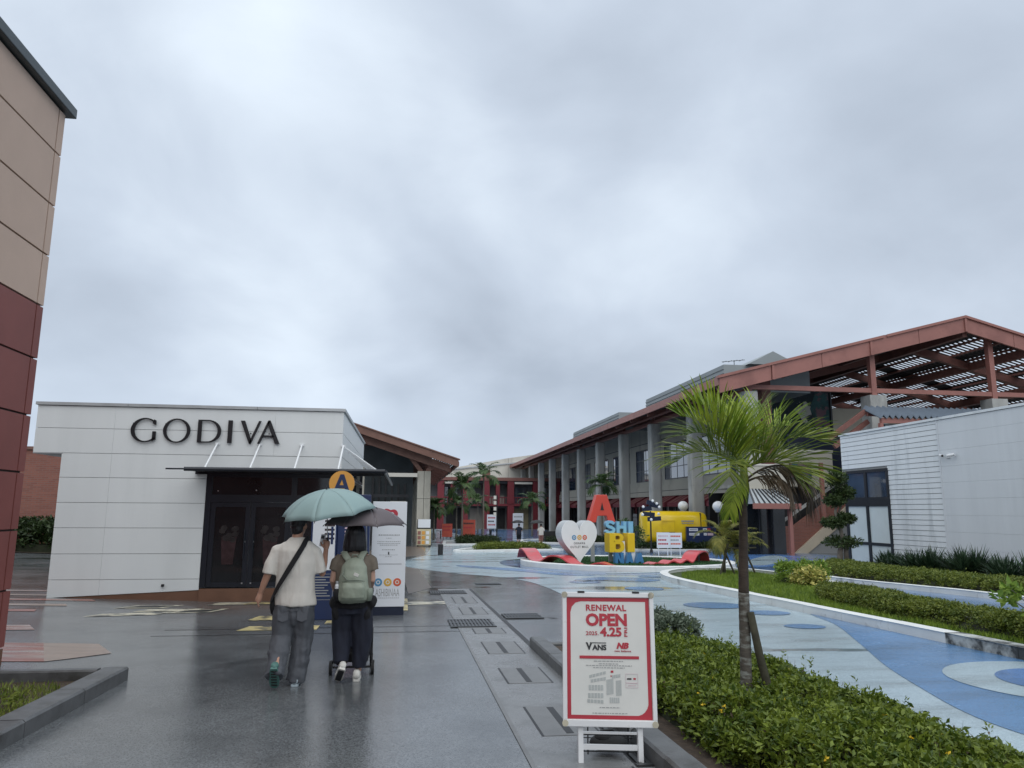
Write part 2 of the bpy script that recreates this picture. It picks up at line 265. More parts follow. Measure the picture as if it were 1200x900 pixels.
M['areca'] = leafmat('yellowish_areca_leaf', (0.08, 0.11, 0.02), (0.27, 0.25, 0.05), scale=4, trans=0.3)
M['hedge'] = leafmat('hedge_leaf', (0.042, 0.08, 0.010), (0.20, 0.26, 0.032), rough=0.45, scale=8, trans=0.25)
M['hedge_b'] = leafmat('clipped_hedge_leaf', (0.055, 0.092, 0.013), (0.18, 0.215, 0.032), rough=0.5, scale=5, trans=0.2)
M['hedge_dark'] = leafmat('dark_hedge_leaf', (0.012, 0.026, 0.008), (0.04, 0.065, 0.018), scale=3, trans=0.15)
M['greyleaf'] = leafmat('grey_green_leaf', (0.07, 0.10, 0.065), (0.17, 0.21, 0.15), scale=10, trans=0.2)
M['strap'] = leafmat('dark_strap_leaf', (0.014, 0.034, 0.018), (0.05, 0.09, 0.045), rough=0.35, scale=4, trans=0.15)
M['topiary'] = leafmat('topiary_leaf', (0.02, 0.042, 0.012), (0.065, 0.10, 0.03), scale=5, trans=0.15)
M['grass'] = leafmat('grass_blade', (0.07, 0.135, 0.018), (0.24, 0.33, 0.04), scale=4, trans=0.25)
M['grass_dry'] = leafmat('weedy_grass', (0.075, 0.12, 0.018), (0.28, 0.33, 0.065), scale=7, trans=0.25)
M['varieg'] = leafmat('yellow_variegated_leaf', (0.12, 0.17, 0.02), (0.62, 0.55, 0.17), scale=9, trans=0.2)
M['bright_leaf'] = leafmat('fresh_bright_leaf', (0.10, 0.19, 0.02), (0.26, 0.36, 0.06), scale=6, trans=0.3)
M['flower'] = mat('yellow_flower', (0.7, 0.5, 0.03), rough=0.6)
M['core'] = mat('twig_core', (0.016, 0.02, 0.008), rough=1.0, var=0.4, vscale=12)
M['mural'] = mat('painted_mural', (0.5, 0.5, 0.47), rough=0.8, var=0.1, vscale=0.5, stain=(0.02, 0.035, 0.045), stain_scale=0.42, stain_lim=(0.47, 0.5))
M['mural_teal'] = mat('mural_teal_paint', (0.03, 0.085, 0.09), rough=0.8, var=0.6, vscale=1.2, stain=(0.16, 0.10, 0.12), stain_scale=1.4, stain_lim=(0.52, 0.56))
M['ramp_beige'] = mat('beige_stair_side', (0.50, 0.44, 0.34), rough=0.8, var=0.08, vscale=1)
M['sky_glass'] = mat('skylight_glass', (0.25, 0.29, 0.31), rough=0.1, var=0.3, vscale=0.8, spec=0.8)

# ------------------------------------------------------------------ helpers
def gz(x, y):
    if y < 40: b = -0.02*y
    elif y < 60: b = -0.8-0.015*(y-40)
    elif y < 80: b = -1.1-0.005*(y-60)
    else: b = -1.2
    return b + 0.035*min(14, max(0, -(x+4)))
ORG = {}     # object name -> world origin of its thing
def tag(o, label=None, cat=None, group=None, kind=None):
    if label: o['label'] = label
    if cat: o['category'] = cat
    if group: o['group'] = group
    if kind: o['kind'] = kind
    return o
def thing(name, label, cat, loc, group=None):
    o = bpy.data.objects.new(name, None); COL.objects.link(o); o.location = loc; o.empty_display_size = 0.2
    ORG[o.name] = Vector(loc); return tag(o, label, cat, group)
class MB:
    def __init__(s): s.v = []; s.f = []
    def add(s, v, f):
        o = len(s.v); s.v += [tuple(p) for p in v]; s.f += [tuple(i+o for i in q) for q in f]; return s
    def box(s, x0, x1, y0, y1, z0, z1):
        x0, x1 = min(x0, x1), max(x0, x1); y0, y1 = min(y0, y1), max(y0, y1); z0, z1 = min(z0, z1), max(z0, z1)
        return s.add([(x0,y0,z0),(x1,y0,z0),(x1,y1,z0),(x0,y1,z0),(x0,y0,z1),(x1,y0,z1),(x1,y1,z1),(x0,y1,z1)],
                     [(3,2,1,0),(4,5,6,7),(0,1,5,4),(1,2,6,5),(2,3,7,6),(3,0,4,7)])
    def cbox(s, c, size, rot=None):
        hx, hy, hz = (d/2 for d in size); R = rot or Matrix.Identity(3)
        vs = [Vector(c)+R@Vector((sx*hx, sy*hy, sz*hz)) for sz in (-1,1) for sx, sy in ((-1,-1),(1,-1),(1,1),(-1,1))]
        return s.add(vs, [(3,2,1,0),(4,5,6,7),(0,1,5,4),(1,2,6,5),(2,3,7,6),(3,0,4,7)])
    def bar(s, a, b, w, h, upv=(0,0,1)):
        a, b = Vector(a), Vector(b); d = (b-a); l = d.length; d.normalize(); u = Vector(upv)
        if abs(d.dot(u)) > 0.99: u = Vector((0,1,0))
        x = d.cross(u).normalized(); z = x.cross(d).normalized()
        return s.cbox((a+b)/2, (w, l, h), Matrix((x, d, z)).transposed())
    def loft(s, rings, n=16, cap=True):
        """rings: (centre, rx, ry) in the xy plane, or (centre, rx, ry, tangent)"""
        vs = []; fs = []
        for r in rings:
            c = Vector(r[0]); t = Vector(r[3]).normalized() if len(r) > 3 else Vector((0,0,1))
            if abs(t.z) > 0.95: x = Vector((1,0,0)); x = (x-t*x.dot(t)).normalized()
            else: x = Vector((0,0,1)).cross(t).normalized()
            y = t.cross(x)
            for k in range(n):
                a = 2*math.pi*k/n; vs.append(c+x*(r[1]*math.cos(a))+y*(r[2]*math.sin(a)))
        for i in range(len(rings)-1):
            for k in range(n):
                k2 = (k+1) % n; fs.append((i*n+k, i*n+k2, (i+1)*n+k2, (i+1)*n+k))
        if cap:
            fs.append(tuple(range(n-1, -1, -1))); b = (len(rings)-1)*n; fs.append(tuple(b+k for k in range(n)))
        return s.add(vs, fs)
    def tube(s, pts, radii, n=8, cap=True):
        pts = [Vector(p) for p in pts]
        if isinstance(radii, (int, float)): radii = [radii]*len(pts)
        rings = []; ref = None
        vs = []; fs = []
        for i, p in enumerate(pts):
            t = (pts[min(i+1, len(pts)-1)]-pts[max(i-1, 0)]).normalized()
            if ref is None: ref = Vector((1,0,0)) if abs(t.x) < 0.8 else Vector((0,1,0))
            x = (ref-t*ref.dot(t)).normalized(); y = t.cross(x); ref = x
            r = radii[i]; rx, ry = (r, r) if isinstance(r, (int, float)) else r
            for k in range(n):
                a = 2*math.pi*k/n; vs.append(p+x*(rx*math.cos(a))+y*(ry*math.sin(a)))
        for i in range(len(pts)-1):
            for k in range(n):
                k2 = (k+1) % n; fs.append((i*n+k, i*n+k2, (i+1)*n+k2, (i+1)*n+k))
        if cap:
            fs.append(tuple(range(n-1, -1, -1))); b = (len(pts)-1)*n; fs.append(tuple(b+k for k in range(n)))
        return s.add(vs, fs)
    def ell(s, c, rx, ry, rz, n=16, m=10, rot=None):
        vs = []; fs = []; R = rot or Matrix.Identity(3); c = Vector(c)
        for i in range(1, m):
            th = math.pi*i/m
            for k in range(n):
                a = 2*math.pi*k/n; vs.append(c+R@Vector((rx*math.sin(th)*math.cos(a), ry*math.sin(th)*math.sin(a), rz*math.cos(th))))
        vs.append(c+R@Vector((0,0,rz))); vs.append(c+R@Vector((0,0,-rz))); T = len(vs)-2
        for i in range(m-2):
            for k in range(n):
                k2 = (k+1) % n; fs.append((i*n+k, (i+1)*n+k, (i+1)*n+k2, i*n+k2))
        for k in range(n):
            k2 = (k+1) % n; fs.append((T, k, k2)); fs.append((T+1, (m-2)*n+k2, (m-2)*n+k))
        return s.add(vs, fs)
    def prism(s, pts, depth, Mx):
        """pts: 2-D outline (ccw), extruded 0..depth along local -y... Mx maps (u, w, d) -> world"""
        n = len(pts); vs = [Mx @ Vector((p[0], p[1], 0)) for p in pts]+[Mx @ Vector((p[0], p[1], depth)) for p in pts]
        fs = [tuple(range(n-1, -1, -1)), tuple(range(n, 2*n))]+[(i, (i+1) % n, n+(i+1) % n, n+i) for i in range(n)]
        return s.add(vs, fs)
    def ring(s, outer, inner, depth, Mx, closed=True):
        n = len(outer); P = [(p, 0) for p in outer]+[(p, 0) for p in inner]+[(p, depth) for p in outer]+[(p, depth) for p in inner]
        vs = [Mx @ Vector((p[0], p[1], d)) for p, d in P]; fs = []
        for i in range(n if closed else n-1):
            j = (i+1) % n
            fs += [(i, n+i, n+j, j), (2*n+i, 2*n+j, 3*n+j, 3*n+i), (i, j, 2*n+j, 2*n+i), (n+i, 3*n+i, 3*n+j, n+j)]
        if not closed:
            fs += [(0, 2*n, 3*n, n), (n-1, 2*n-1, 4*n-1, 3*n-1)]
        return s.add(vs, fs)
    def xform(s, Mx):
        s.v = [tuple(Mx @ Vector(p)) for p in s.v]; return s
    def mesh(s, name, m, org=(0,0,0), smooth=False):
        me = bpy.data.meshes.new(name); ox, oy, oz = org
        me.from_pydata([(x-ox, y-oy, z-oz) for x, y, z in s.v], [], s.f)
        bm = bmesh.new(); bm.from_mesh(me); bmesh.ops.recalc_face_normals(bm, faces=bm.faces); bm.to_mesh(me); bm.free()
        if m is not None: me.materials.append(m)
        if smooth: me.shade_smooth() if hasattr(me, 'shade_smooth') else None
        me.update(); return me
    def part(s, name, m, parent, smooth=False, label=None, bevel=0):
        org = ORG[parent.name]; me = s.mesh(name, m, org, smooth)
        o = bpy.data.objects.new(name, me); COL.objects.link(o); o.parent = parent; ORG[o.name] = org
        if bevel: bv = o.modifiers.new('bevel', 'BEVEL'); bv.width = bevel; bv.segments = 2; bv.limit_method = 'ANGLE'
        if label: o['label'] = label
        return o
    def obj(s, name, m, label=None, cat=None, group=None, kind=None, org=None, smooth=False, bevel=0):
        if org is None:
            a = np.array(s.v); org = (float((a[:,0].min()+a[:,0].max())/2), float((a[:,1].min()+a[:,1].max())/2), float(a[:,2].min()))
        me = s.mesh(name, m, org, smooth); o = bpy.data.objects.new(name, me); COL.objects.link(o); o.location = org; ORG[o.name] = Vector(org)
        if bevel: bv = o.modifiers.new('bevel', 'BEVEL'); bv.width = bevel; bv.segments = 2; bv.limit_method = 'ANGLE'
        return tag(o, label, cat, group, kind)
def dup(o, dloc=(0,0,0), rotz=None, label=None, parent=None, scale=None, root=True):
    c = o.copy(); COL.objects.link(c)
    if parent is not None: c.parent = parent
    if root:
        c.location = Vector(o.location)+Vector(dloc)
        if rotz is not None: c.rotation_euler.z = rotz
        if scale: c.scale = (scale,)*3
        ORG[c.name] = Vector(c.location)
        if label: c['label'] = label
    for ch in list(o.children): dup(ch, parent=c, root=False)
    return c
def link_mesh(name, me, m, parent=None, loc=(0,0,0)):
    if m is not None and not me.materials: me.materials.append(m)
    o = bpy.data.objects.new(name, me); COL.objects.link(o)
    if parent is not None: o.parent = parent; ORG[o.name] = ORG[parent.name]
    else: o.location = loc; ORG[o.name] = Vector(loc)
    return o
def sheet(name, pts, off, m, step=True, parent=None, kind='structure'):
    """a flat polygon laid on the sloping ground, off metres above it"""
    bm = bmesh.new(); bm.faces.new([bm.verts.new((x, y, 0)) for x, y in pts])
    for co, no in (((0,40,0),(0,1,0)),((0,60,0),(0,1,0)),((0,80,0),(0,1,0)),((-4,0,0),(1,0,0)),((-18,0,0),(1,0,0))):
        bmesh.ops.bisect_plane(bm, geom=bm.verts[:]+bm.edges[:]+bm.faces[:], plane_co=co, plane_no=no)
    bmesh.ops.triangulate(bm, faces=bm.faces[:])
    for v in bm.verts: v.co.z = gz(v.co.x, v.co.y)+off
    bmesh.ops.recalc_face_normals(bm, faces=bm.faces)
    for f in bm.faces:
        if f.normal.z < 0: f.normal_flip()
    me = bpy.data.meshes.new(name); bm.to_mesh(me); bm.free()
    o = link_mesh(name, me, m)
    if kind: o['kind'] = kind
    return o
def circle(cx, cy, rx, ry, n=40, rot=0):
    c, s_ = math.cos(rot), math.sin(rot)
    return [(cx+rx*math.cos(a)*c-ry*math.sin(a)*s_, cy+rx*math.cos(a)*s_+ry*math.sin(a)*c) for a in (2*math.pi*k/n for k in range(n))]
def spline(pts, k=6, closed=False):
    P = [Vector((*p, 0)) if len(p) == 2 else Vector(p) for p in pts]; n = len(P); out = []
    for i in range(n if closed else n-1):
        p0 = P[(i-1) % n] if closed or i > 0 else P[0]; p1 = P[i % n]; p2 = P[(i+1) % n]; p3 = P[(i+2) % n] if closed or i < n-2 else P[n-1]
        for j in range(k):
            t = j/k; v = 0.5*((2*p1)+(p2-p0)*t+(2*p0-5*p1+4*p2-p3)*t*t+(3*p1-p0-3*p2+p3)*t**3)
            out.append(v)
    if not closed: out.append(P[-1])
    return [(v.x, v.y) if len(pts[0]) == 2 else v for v in out]
def front(x, y, z, tilt=0.0, rotz=0.0):
    """maps sheet coordinates (u right, w up, d toward the viewer) to a plane facing -Y at (x,y,z)"""
    R = Matrix.Rotation(rotz, 4, 'Z') @ Matrix.Rotation(tilt, 4, 'X')
    B = Matrix(((1,0,0,0),(0,0,-1,0),(0,1,0,0),(0,0,0,1)))
    return Matrix.Translation((x, y, z)) @ R @ B
def text_mb(body, w, h, ctr, Mx, depth=0.003, bold=0.0, spacing=1.0):
    cu = bpy.data.curves.new('t', 'FONT'); cu.body = body; cu.extrude = 0; cu.offset = bold; cu.space_character = spacing; cu.resolution_u = 3
    o = bpy.data.objects.new('t', cu); COL.objects.link(o); dg = bpy.context.evaluated_depsgraph_get()
    me = bpy.data.meshes.new_from_object(o.evaluated_get(dg)); a = [v.co.copy() for v in me.vertices]; fs = [tuple(p.vertices) for p in me.polygons]
    bpy.data.objects.remove(o); bpy.data.curves.remove(cu); bpy.data.meshes.remove(me)
    x0 = min(v.x for v in a); x1 = max(v.x for v in a); y0 = min(v.y for v in a); y1 = max(v.y for v in a)
    sx = w/(x1-x0); sy = h/(y1-y0)
    n = len(a); F = [Mx @ Vector((ctr[0]-w/2+(v.x-x0)*sx, ctr[1]-h/2+(v.y-y0)*sy, depth)) for v in a]
    ed = {}
    for f in fs:
        for i in range(len(f)):
            e = (f[i], f[(i+1) % len(f)]); k = tuple(sorted(e)); ed[k] = None if k in ed else e
    Bk = [Mx @ Vector((ctr[0]-w/2+(v.x-x0)*sx, ctr[1]-h/2+(v.y-y0)*sy, 0)) for v in a]
    side = [(e[0], e[1], e[1]+n, e[0]+n) for e in ed.values() if e]
    return MB().add(F+Bk, fs+side)
def grid_lines(Mx, items, d=0.002):
    mb = MB()
    for u0, u1, w0, w1 in items: mb.prism([(u0,w0),(u1,w0),(u1,w1),(u0,w1)], d, Mx)
    return mb
def remesh(mb, name, m, parent, voxel, smooth_it=6, disp=None, label=None):
    """fuse overlapping closed pieces into one continuous smooth surface"""
    me = mb.mesh(name, None, (0,0,0)); o = bpy.data.objects.new('tmp', me); COL.objects.link(o)
    r = o.modifiers.new('r', 'REMESH'); r.mode = 'VOXEL'; r.voxel_size = voxel; r.use_smooth_shade = True
    s = o.modifiers.new('s', 'SMOOTH'); s.iterations = smooth_it; s.factor = 0.5
    me2 = bpy.data.meshes.new_from_object(o.evaluated_get(bpy.context.evaluated_depsgraph_get()))
    bpy.data.objects.remove(o); bpy.data.meshes.remove(me)
    org = ORG[parent.name]; n = len(me2.vertices); co = np.empty(n*3, np.float32); me2.vertices.foreach_get('co', co); co = co.reshape(-1, 3)
    if disp is not None:
        no = np.empty(n*3, np.float32); me2.vertices.foreach_get('normal', no); no = no.reshape(-1, 3)
        dd = np.array([disp(Vector(c)) for c in co.tolist()], np.float32); co = co+no*dd[:, None]
    co = co-np.array(org, np.float32); me2.vertices.foreach_set('co', co.astype(np.float32).ravel()); me2.name = name
    me2.materials.clear(); me2.materials.append(m); me2.polygons.foreach_set('use_smooth', [True]*len(me2.polygons)); me2.update()
    ob = bpy.data.objects.new(name, me2); COL.objects.link(ob); ob.parent = parent; ORG[ob.name] = org
    if label: ob['label'] = label
    return ob
# --- leaves
def leaf_mesh(name, P, D, U, length, width, m, fold=0.25):
    """P roots, D directions, U side-up hints (n,3); each leaf is a pointed 4-triangle blade"""
    n = len(P); D = D/np.linalg.norm(D, axis=1, keepdims=True); S = np.cross(D, U); S /= (np.linalg.norm(S, axis=1, keepdims=True)+1e-9); Nn = np.cross(S, D)
    L_ = np.asarray(length).reshape(-1, 1); W = np.asarray(width).reshape(-1, 1)
    v = np.empty((n, 5, 3), np.float32)
    v[:,0] = P; v[:,1] = P+D*L_*0.45+S*W*0.5+Nn*W*fold; v[:,2] = P+D*L_*0.45-S*W*0.5+Nn*W*fold; v[:,3] = P+D*L_*0.5; v[:,4] = P+D*L_-Nn*L_*0.08
    tri = np.array([[0,1,3],[0,3,2],[1,4,3],[2,3,4]]); f = (tri[None]+(np.arange(n)*5)[:,None,None]).reshape(-1, 3)
    return tri_mesh(name, v.reshape(-1,3), f, m)
def tri_mesh(name, v, f, m):
    me = bpy.data.meshes.new(name); me.vertices.add(len(v)); me.vertices.foreach_set('co', np.asarray(v, np.float32).ravel())
    me.loops.add(len(f)*3); me.loops.foreach_set('vertex_index', np.asarray(f, np.int32).ravel())
    me.polygons.add(len(f)); me.polygons.foreach_set('loop_start', np.arange(0, len(f)*3, 3, dtype=np.int32)); me.polygons.foreach_set('loop_total', np.full(len(f), 3, np.int32))
    if m is not None: me.materials.append(m)
    me.update(calc_edges=True); return me
def rnd_dirs(n, up=0.3):
    d = np.random.normal(size=(n, 3)); d[:,2] = d[:,2]*0.7+up; return d/np.linalg.norm(d, axis=1, keepdims=True)
def in_poly(x, y, poly):
    r = np.zeros(len(x), bool); n = len(poly); j = n-1
    for i in range(n):
        xi, yi = poly[i]; xj, yj = poly[j]
        c = ((yi > y) != (yj > y)) & (x < (xj-xi)*(y-yi)/((yj-yi)+1e-12)+xi); r ^= c; j = i
    return r
def sample_poly(poly, n):
    a = np.array(poly); lo = a.min(0); hi = a.max(0); X = []; Y = []; c = 0
    while c < n:
        x = np.random.uniform(lo[0], hi[0], n*2); y = np.random.uniform(lo[1], hi[1], n*2); k = in_poly(x, y, poly); X.append(x[k]); Y.append(y[k]); c += k.sum()
    return np.concatenate(X)[:n], np.concatenate(Y)[:n]
def edge_dist(x, y, poly):
    d = np.full(len(x), 1e9); n = len(poly)
    for i in range(n):
        ax, ay = poly[i]; bx, by = poly[(i+1) % n]; vx, vy = bx-ax, by-ay; t = np.clip(((x-ax)*vx+(y-ay)*vy)/(vx*vx+vy*vy+1e-12), 0, 1)
        d = np.minimum(d, np.hypot(x-ax-t*vx, y-ay-t*vy))
    return d
gzv = np.vectorize(gz)
def hedge(name, poly, h, sprigs, leaves, leaf, m, label=None, cat=None, kind='stuff', group=None, round_=0.25, jitter=0.18, spread=1.0, up=0.35, base=0.0):
    """a clipped mass of foliage over a polygon: sprigs of leaves on a bumpy mound, with a dark twig core"""
    x, y = sample_poly(poly, sprigs); d = edge_dist(x, y, poly)
    prof = np.sqrt(np.clip(1-(1-np.clip(d/round_, 0, 1))**2, 0, 1))
    bump = np.array([mnoise.noise(Vector((a*2.3, b*2.3, h*9))) for a, b in zip(x, y)])
    keep = np.array([mnoise.noise(Vector((a*3.1/max(.6, leaf*14), b*3.1/max(.6, leaf*14), 7.7))) for a, b in zip(x, y)]) > -0.22+np.random.uniform(-.25, .1, sprigs)
    x, y, d, prof, bump = x[keep], y[keep], d[keep], prof[keep], bump[keep]; sprigs = int(keep.sum())
    hz = h*(0.25+0.75*prof)*(1+jitter*bump)
    t = np.where(np.random.rand(sprigs) < 0.7, 1.0, np.random.uniform(0.2, 1, sprigs))
    P0 = np.stack([x, y, gzv(x, y)+base+hz*t], 1)
    P = np.repeat(P0, leaves, 0)+np.random.normal(size=(sprigs*leaves, 3))*leaf*0.55*spread
    D = rnd_dirs(len(P), up); U = rnd_dirs(len(P), 0.8)
    L_ = leaf*np.random.uniform(0.45, 1.4, len(P)); me = leaf_mesh(name, P, D, U, L_, L_*0.42, m)
    org = (float(x.mean()), float(y.mean()), gz(float(x.mean()), float(y.mean())))
    me.transform(Matrix.Translation(-Vector(org)))
    th = thing(name, label, cat, org, group)
    o = link_mesh('foliage', me, None, th); o['kind'] = 'stuff'
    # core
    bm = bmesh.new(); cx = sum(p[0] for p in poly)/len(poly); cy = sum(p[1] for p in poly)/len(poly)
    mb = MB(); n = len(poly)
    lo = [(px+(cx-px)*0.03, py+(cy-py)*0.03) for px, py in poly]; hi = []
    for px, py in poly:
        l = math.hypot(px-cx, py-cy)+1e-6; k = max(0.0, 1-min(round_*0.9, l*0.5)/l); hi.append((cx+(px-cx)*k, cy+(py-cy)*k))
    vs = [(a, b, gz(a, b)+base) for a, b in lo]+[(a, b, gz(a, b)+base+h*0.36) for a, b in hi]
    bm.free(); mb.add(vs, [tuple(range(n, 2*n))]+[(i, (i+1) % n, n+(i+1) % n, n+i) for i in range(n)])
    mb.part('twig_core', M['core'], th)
    return th
def grass(name, poly, n, h, m, label=None, clump=0.0, width=0.012, kind='stuff', base=0.0):
    x, y = sample_poly(poly, n); P = np.stack([x, y, gzv(x, y)+base], 1)
    D = np.random.normal(size=(n, 3))*0.45; D[:,2] = 1; U = rnd_dirs(n, 0)
    hh = h*np.random.uniform(0.5, 1.2, n)*(1+clump*np.array([mnoise.noise(Vector((a*1.5, b*1.5, 4))) for a, b in zip(x, y)]))
    me = leaf_mesh(name, P, D, U, hh, np.full(n, width), m)
    o = link_mesh(name, me, None); o['kind'] = kind
    if label: o['label'] = label
    return o
def blob_leaves(name, centres, n, leaf, m, parent, up=0.25, shell=0.55, wid=0.45):
    """leaf cloud filling ellipsoids [(c, (rx,ry,rz))]"""
    P = []; vol = [r[0]*r[1]+r[1]*r[2]+r[0]*r[2] for c, r in centres]; tot = sum(vol)
    D = []
    for (c, r), v in zip(centres, vol):
        k = max(8, int(n*v/tot)); d = rnd_dirs(k, 0.0); rr = np.random.uniform(shell, 1.05, k)[:,None]
        lump = np.array([1+0.22*mnoise.noise(Vector((q[0]*3+c[0], q[1]*3+c[1], q[2]*3+c[2]))) for q in d])[:,None]
        P.append(np.array(c)+d*np.array(r)*rr*lump); D.append(d*0.8+rnd_dirs(k, up))
    P = np.concatenate(P); D = np.concatenate(D); L_ = leaf*np.random.uniform(0.6, 1.2, len(P))
    me = leaf_mesh(name, P, D, rnd_dirs(len(P), 0.7), L_, L_*wid, m); me.transform(Matrix.Translation(-ORG[parent.name]))
    o = link_mesh(name, me, None, parent); o['kind'] = 'stuff'; return o

# ------------------------------------------------------------------ the ground
def build_ground():
    xs = [-2500,-200,-60,-30,-18,-11,-4,0,4,8,12,16,20,30,60,200,2500]; ys = [-300,-60,-20,0,10,20,30,40,60,80,120,300,3000]
    mb = MB(); vs = [(x, y, gz(x, max(y, -60))) for y in ys for x in xs]; n = len(xs)
    mb.add(vs, [(j*n+i, j*n+i+1, (j+1)*n+i+1, (j+1)*n+i) for j in range(len(ys)-1) for i in range(n-1)])
    mb.obj('ground', M['asphalt'], kind='structure', org=(0,0,0))
    # painted mall floor
    edge = spline([(3.75,17.7),(3.76,20.0),(3.55,22.3),(2.76,24.4),(1.92,25.6),(.9,27.9),(.1,30.3),(-.1,33),(.1,35.3),(.53,38),(1.25,41.2)], 4)
    sheet('painted_mall_floor', [(3.78,-2),(24,-2),(24,46),(20,48),(20,112),(2.6,112),(2.2,60)]+edge[::-1], 0.004, M['paint_light'])
    # deep/mid blue zones on top
    lane = spline([(9.1,-2),(9.2,10),(10.8,18),(12.4,24.5),(12.2,27.0),(10.6,27.6),(9.6,26.2),(8.4,24.6),(6.8,24.3),(5.7,25.6),(4.6,28.4),(4.1,31.5),(4.6,35),(6.2,37.4),(7.2,40),(7.0,46),(7.4,60),(6.2,90),(5.5,111)], 4)
    sheet('blue_lane', lane+[(19.9,111),(19.9,48.1),(23.9,46),(23.9,-2)], 0.008, M['paint_lane'])
    curve = spline([(7.75,13.9),(7.42,13.1),(7.1,11.85),(6.3,9.95),(5.6,8.35),(5.14,7.04),(4.93,6.34),(4.85,5.8),(4.9,5.2),(5.2,4.2),(5.7,2.0)], 5)
    sheet('blue_wave', curve+[(7.75,2.0)], 0.008, M['paint_blue'])
    ctr = (7.15, 7.2)
    sheet('pale_ring', circle(7.0, 7.25, 1.22, 1.22, 48), 0.012, M['paint_light'])
    sheet('blue_disc', circle(7.05, 7.22, 0.78, 0.78, 40), 0.016, M['paint_deep'])
    for cx, cy, rx, ry in ((6.33,15.0,0.62,0.6),(6.79,13.62,0.42,0.38),(6.48,11.73,0.33,0.28),(6.2,19.15,0.5,0.55),(5.2,21.5,0.45,0.5)):
        sheet('blue_disc', circle(cx, cy, rx, ry), 0.012, M['paint_blue'])
    sheet('blue_disc', circle(7.9,23.6,0.42,0.5), 0.012, M['paint_blue'])
    # swirls near the island and across the far plaza
    sheet('blue_wave', spline([(2.2,31),(3.2,29.8),(4.4,28.2),(5.0,26.4),(5.9,24.9),(6.2,24.2),(5.2,24.5),(4.2,26.4),(3.2,28.2),(2.3,29.8)], 5, True), 0.010, M['paint_blue'])
    sheet('blue_wave', spline([(5.1,22.4),(6.0,23.4),(7.2,23.1),(7.7,22.2),(6.9,21.4),(5.9,21.9),(5.2,21.6)], 5, True), 0.012, M['paint_blue'])
    sheet('pale_wave', spline([(7.0,25.1),(8.3,25.4),(9.8,26.0),(10.6,26.8),(9.5,26.2),(8.2,25.9),(7.0,25.6)], 5, True), 0.016, M['paint_light'])
    sheet('pale_wave', spline([(12.2,29),(13.6,33),(14.2,37),(15.2,40),(14.6,40.4),(13.2,37.2),(12.6,33)], 5, True), 0.012, M['paint_light'])
    sheet('pale_wave', spline([(15.0,30),(18.6,35),(20.4,39),(20.0,39.6),(17.5,36.2),(14.6,31.2)], 5, True), 0.012, M['paint_light'])
    sheet('white_line', [(11.4,8),(11.6,8),(11.55,15),(12.0,19.6),(11.8,19.6),(11.35,15)], 0.012, M['paint_white'])
    sheet('blue_plaza', spline([(14.0,29),(17,31),(19.6,34),(21.6,42.5),(18.2,44.6),(15.5,41),(14,35)], 5, True), 0.0105, M['paint_deep'])
    for pts in ([(8,50),(10.5,52),(13,56),(12.4,57),(9.8,53.6),(7.8,51.2)], [(10,62),(13.5,66),(15,74),(14,74.5),(12,67),(9.6,63.2)], [(6.6,50),(7.4,60),(7,75),(8.2,75),(8.8,60),(7.8,50)], [(14,46.5),(17,47),(19.4,46.6),(17,47.6)]):
        sheet('pale_wave', spline(pts, 5, True), 0.012, M['paint_light'])
    # kerb edge line along the paint
    sheet('white_edge_line', [(3.70,10.2),(3.78,10.2),(3.78,17.7),(3.70,17.7)], 0.009, M['paint_white'])
    # utility strip with plates and slots
    sheet('concrete_strip', [(0.93,3),(1.74,3),(1.70,19.6),(0.93,19.6)], 0.004, M['conc_strip'])
    sheet('strip_joint', [(0.895,3),(0.93,3),(0.93,19.6),(0.895,19.6)], 0.006, M['plate']); sheet('strip_joint', [(1.72,9),(1.80,8.8),(1.74,19.6),(1.68,19.6)], 0.008, M['slot'])
    names = ['farthest utility cover of the walkway strip, just before the far drain grate','second farthest utility cover, just beyond the wide drain grate','small utility cover just on the near side of the wide drain grate','middle utility cover of the walkway strip, fourth from the far end','utility cover left of the top edge of the easel sign','utility cover left of the easel poster, partly behind its frame','nearest utility cover, at the feet of the easel sign']
    for lab_, (y0, y1) in zip(names, ((16.0,17.4),(14.0,15.2),(11.55,12.15),(9.75,10.75),(7.95,8.8),(6.0,6.95),(4.4,5.2))):
        th = thing('cover_plate', lab_, 'utility cover', (1.33, (y0+y1)/2, gz(1.33, (y0+y1)/2)), 'utility covers along the walkway strip')
        sl = 0.02
        def slab(x0, x1, a, b, z0, z1):
            mb = MB(); mb.add([(x, y, gz(x, y)+z) for z in (z0, z1) for x, y in ((x0,a),(x1,a),(x1,b),(x0,b))], [(3,2,1,0),(4,5,6,7),(0,1,5,4),(1,2,6,5),(2,3,7,6),(3,0,4,7)]); return mb
        slab(1.12,1.56,y0,y1,-0.02,0.0075).part('plate', M['plate'], th)
        slab(1.305,1.365,y0+0.05,y1-0.05,0,0.0095).part('slot', M['slot'], th)
        e = slab(1.10,1.12,y0,y1,-0.01,0.0065); e.v += slab(1.56,1.58,y0,y1,-0.01,0.0065).v; e.f += [tuple(i+8 for i in q) for q in e.f]; e.part('edge_gap', M['slot'], th)
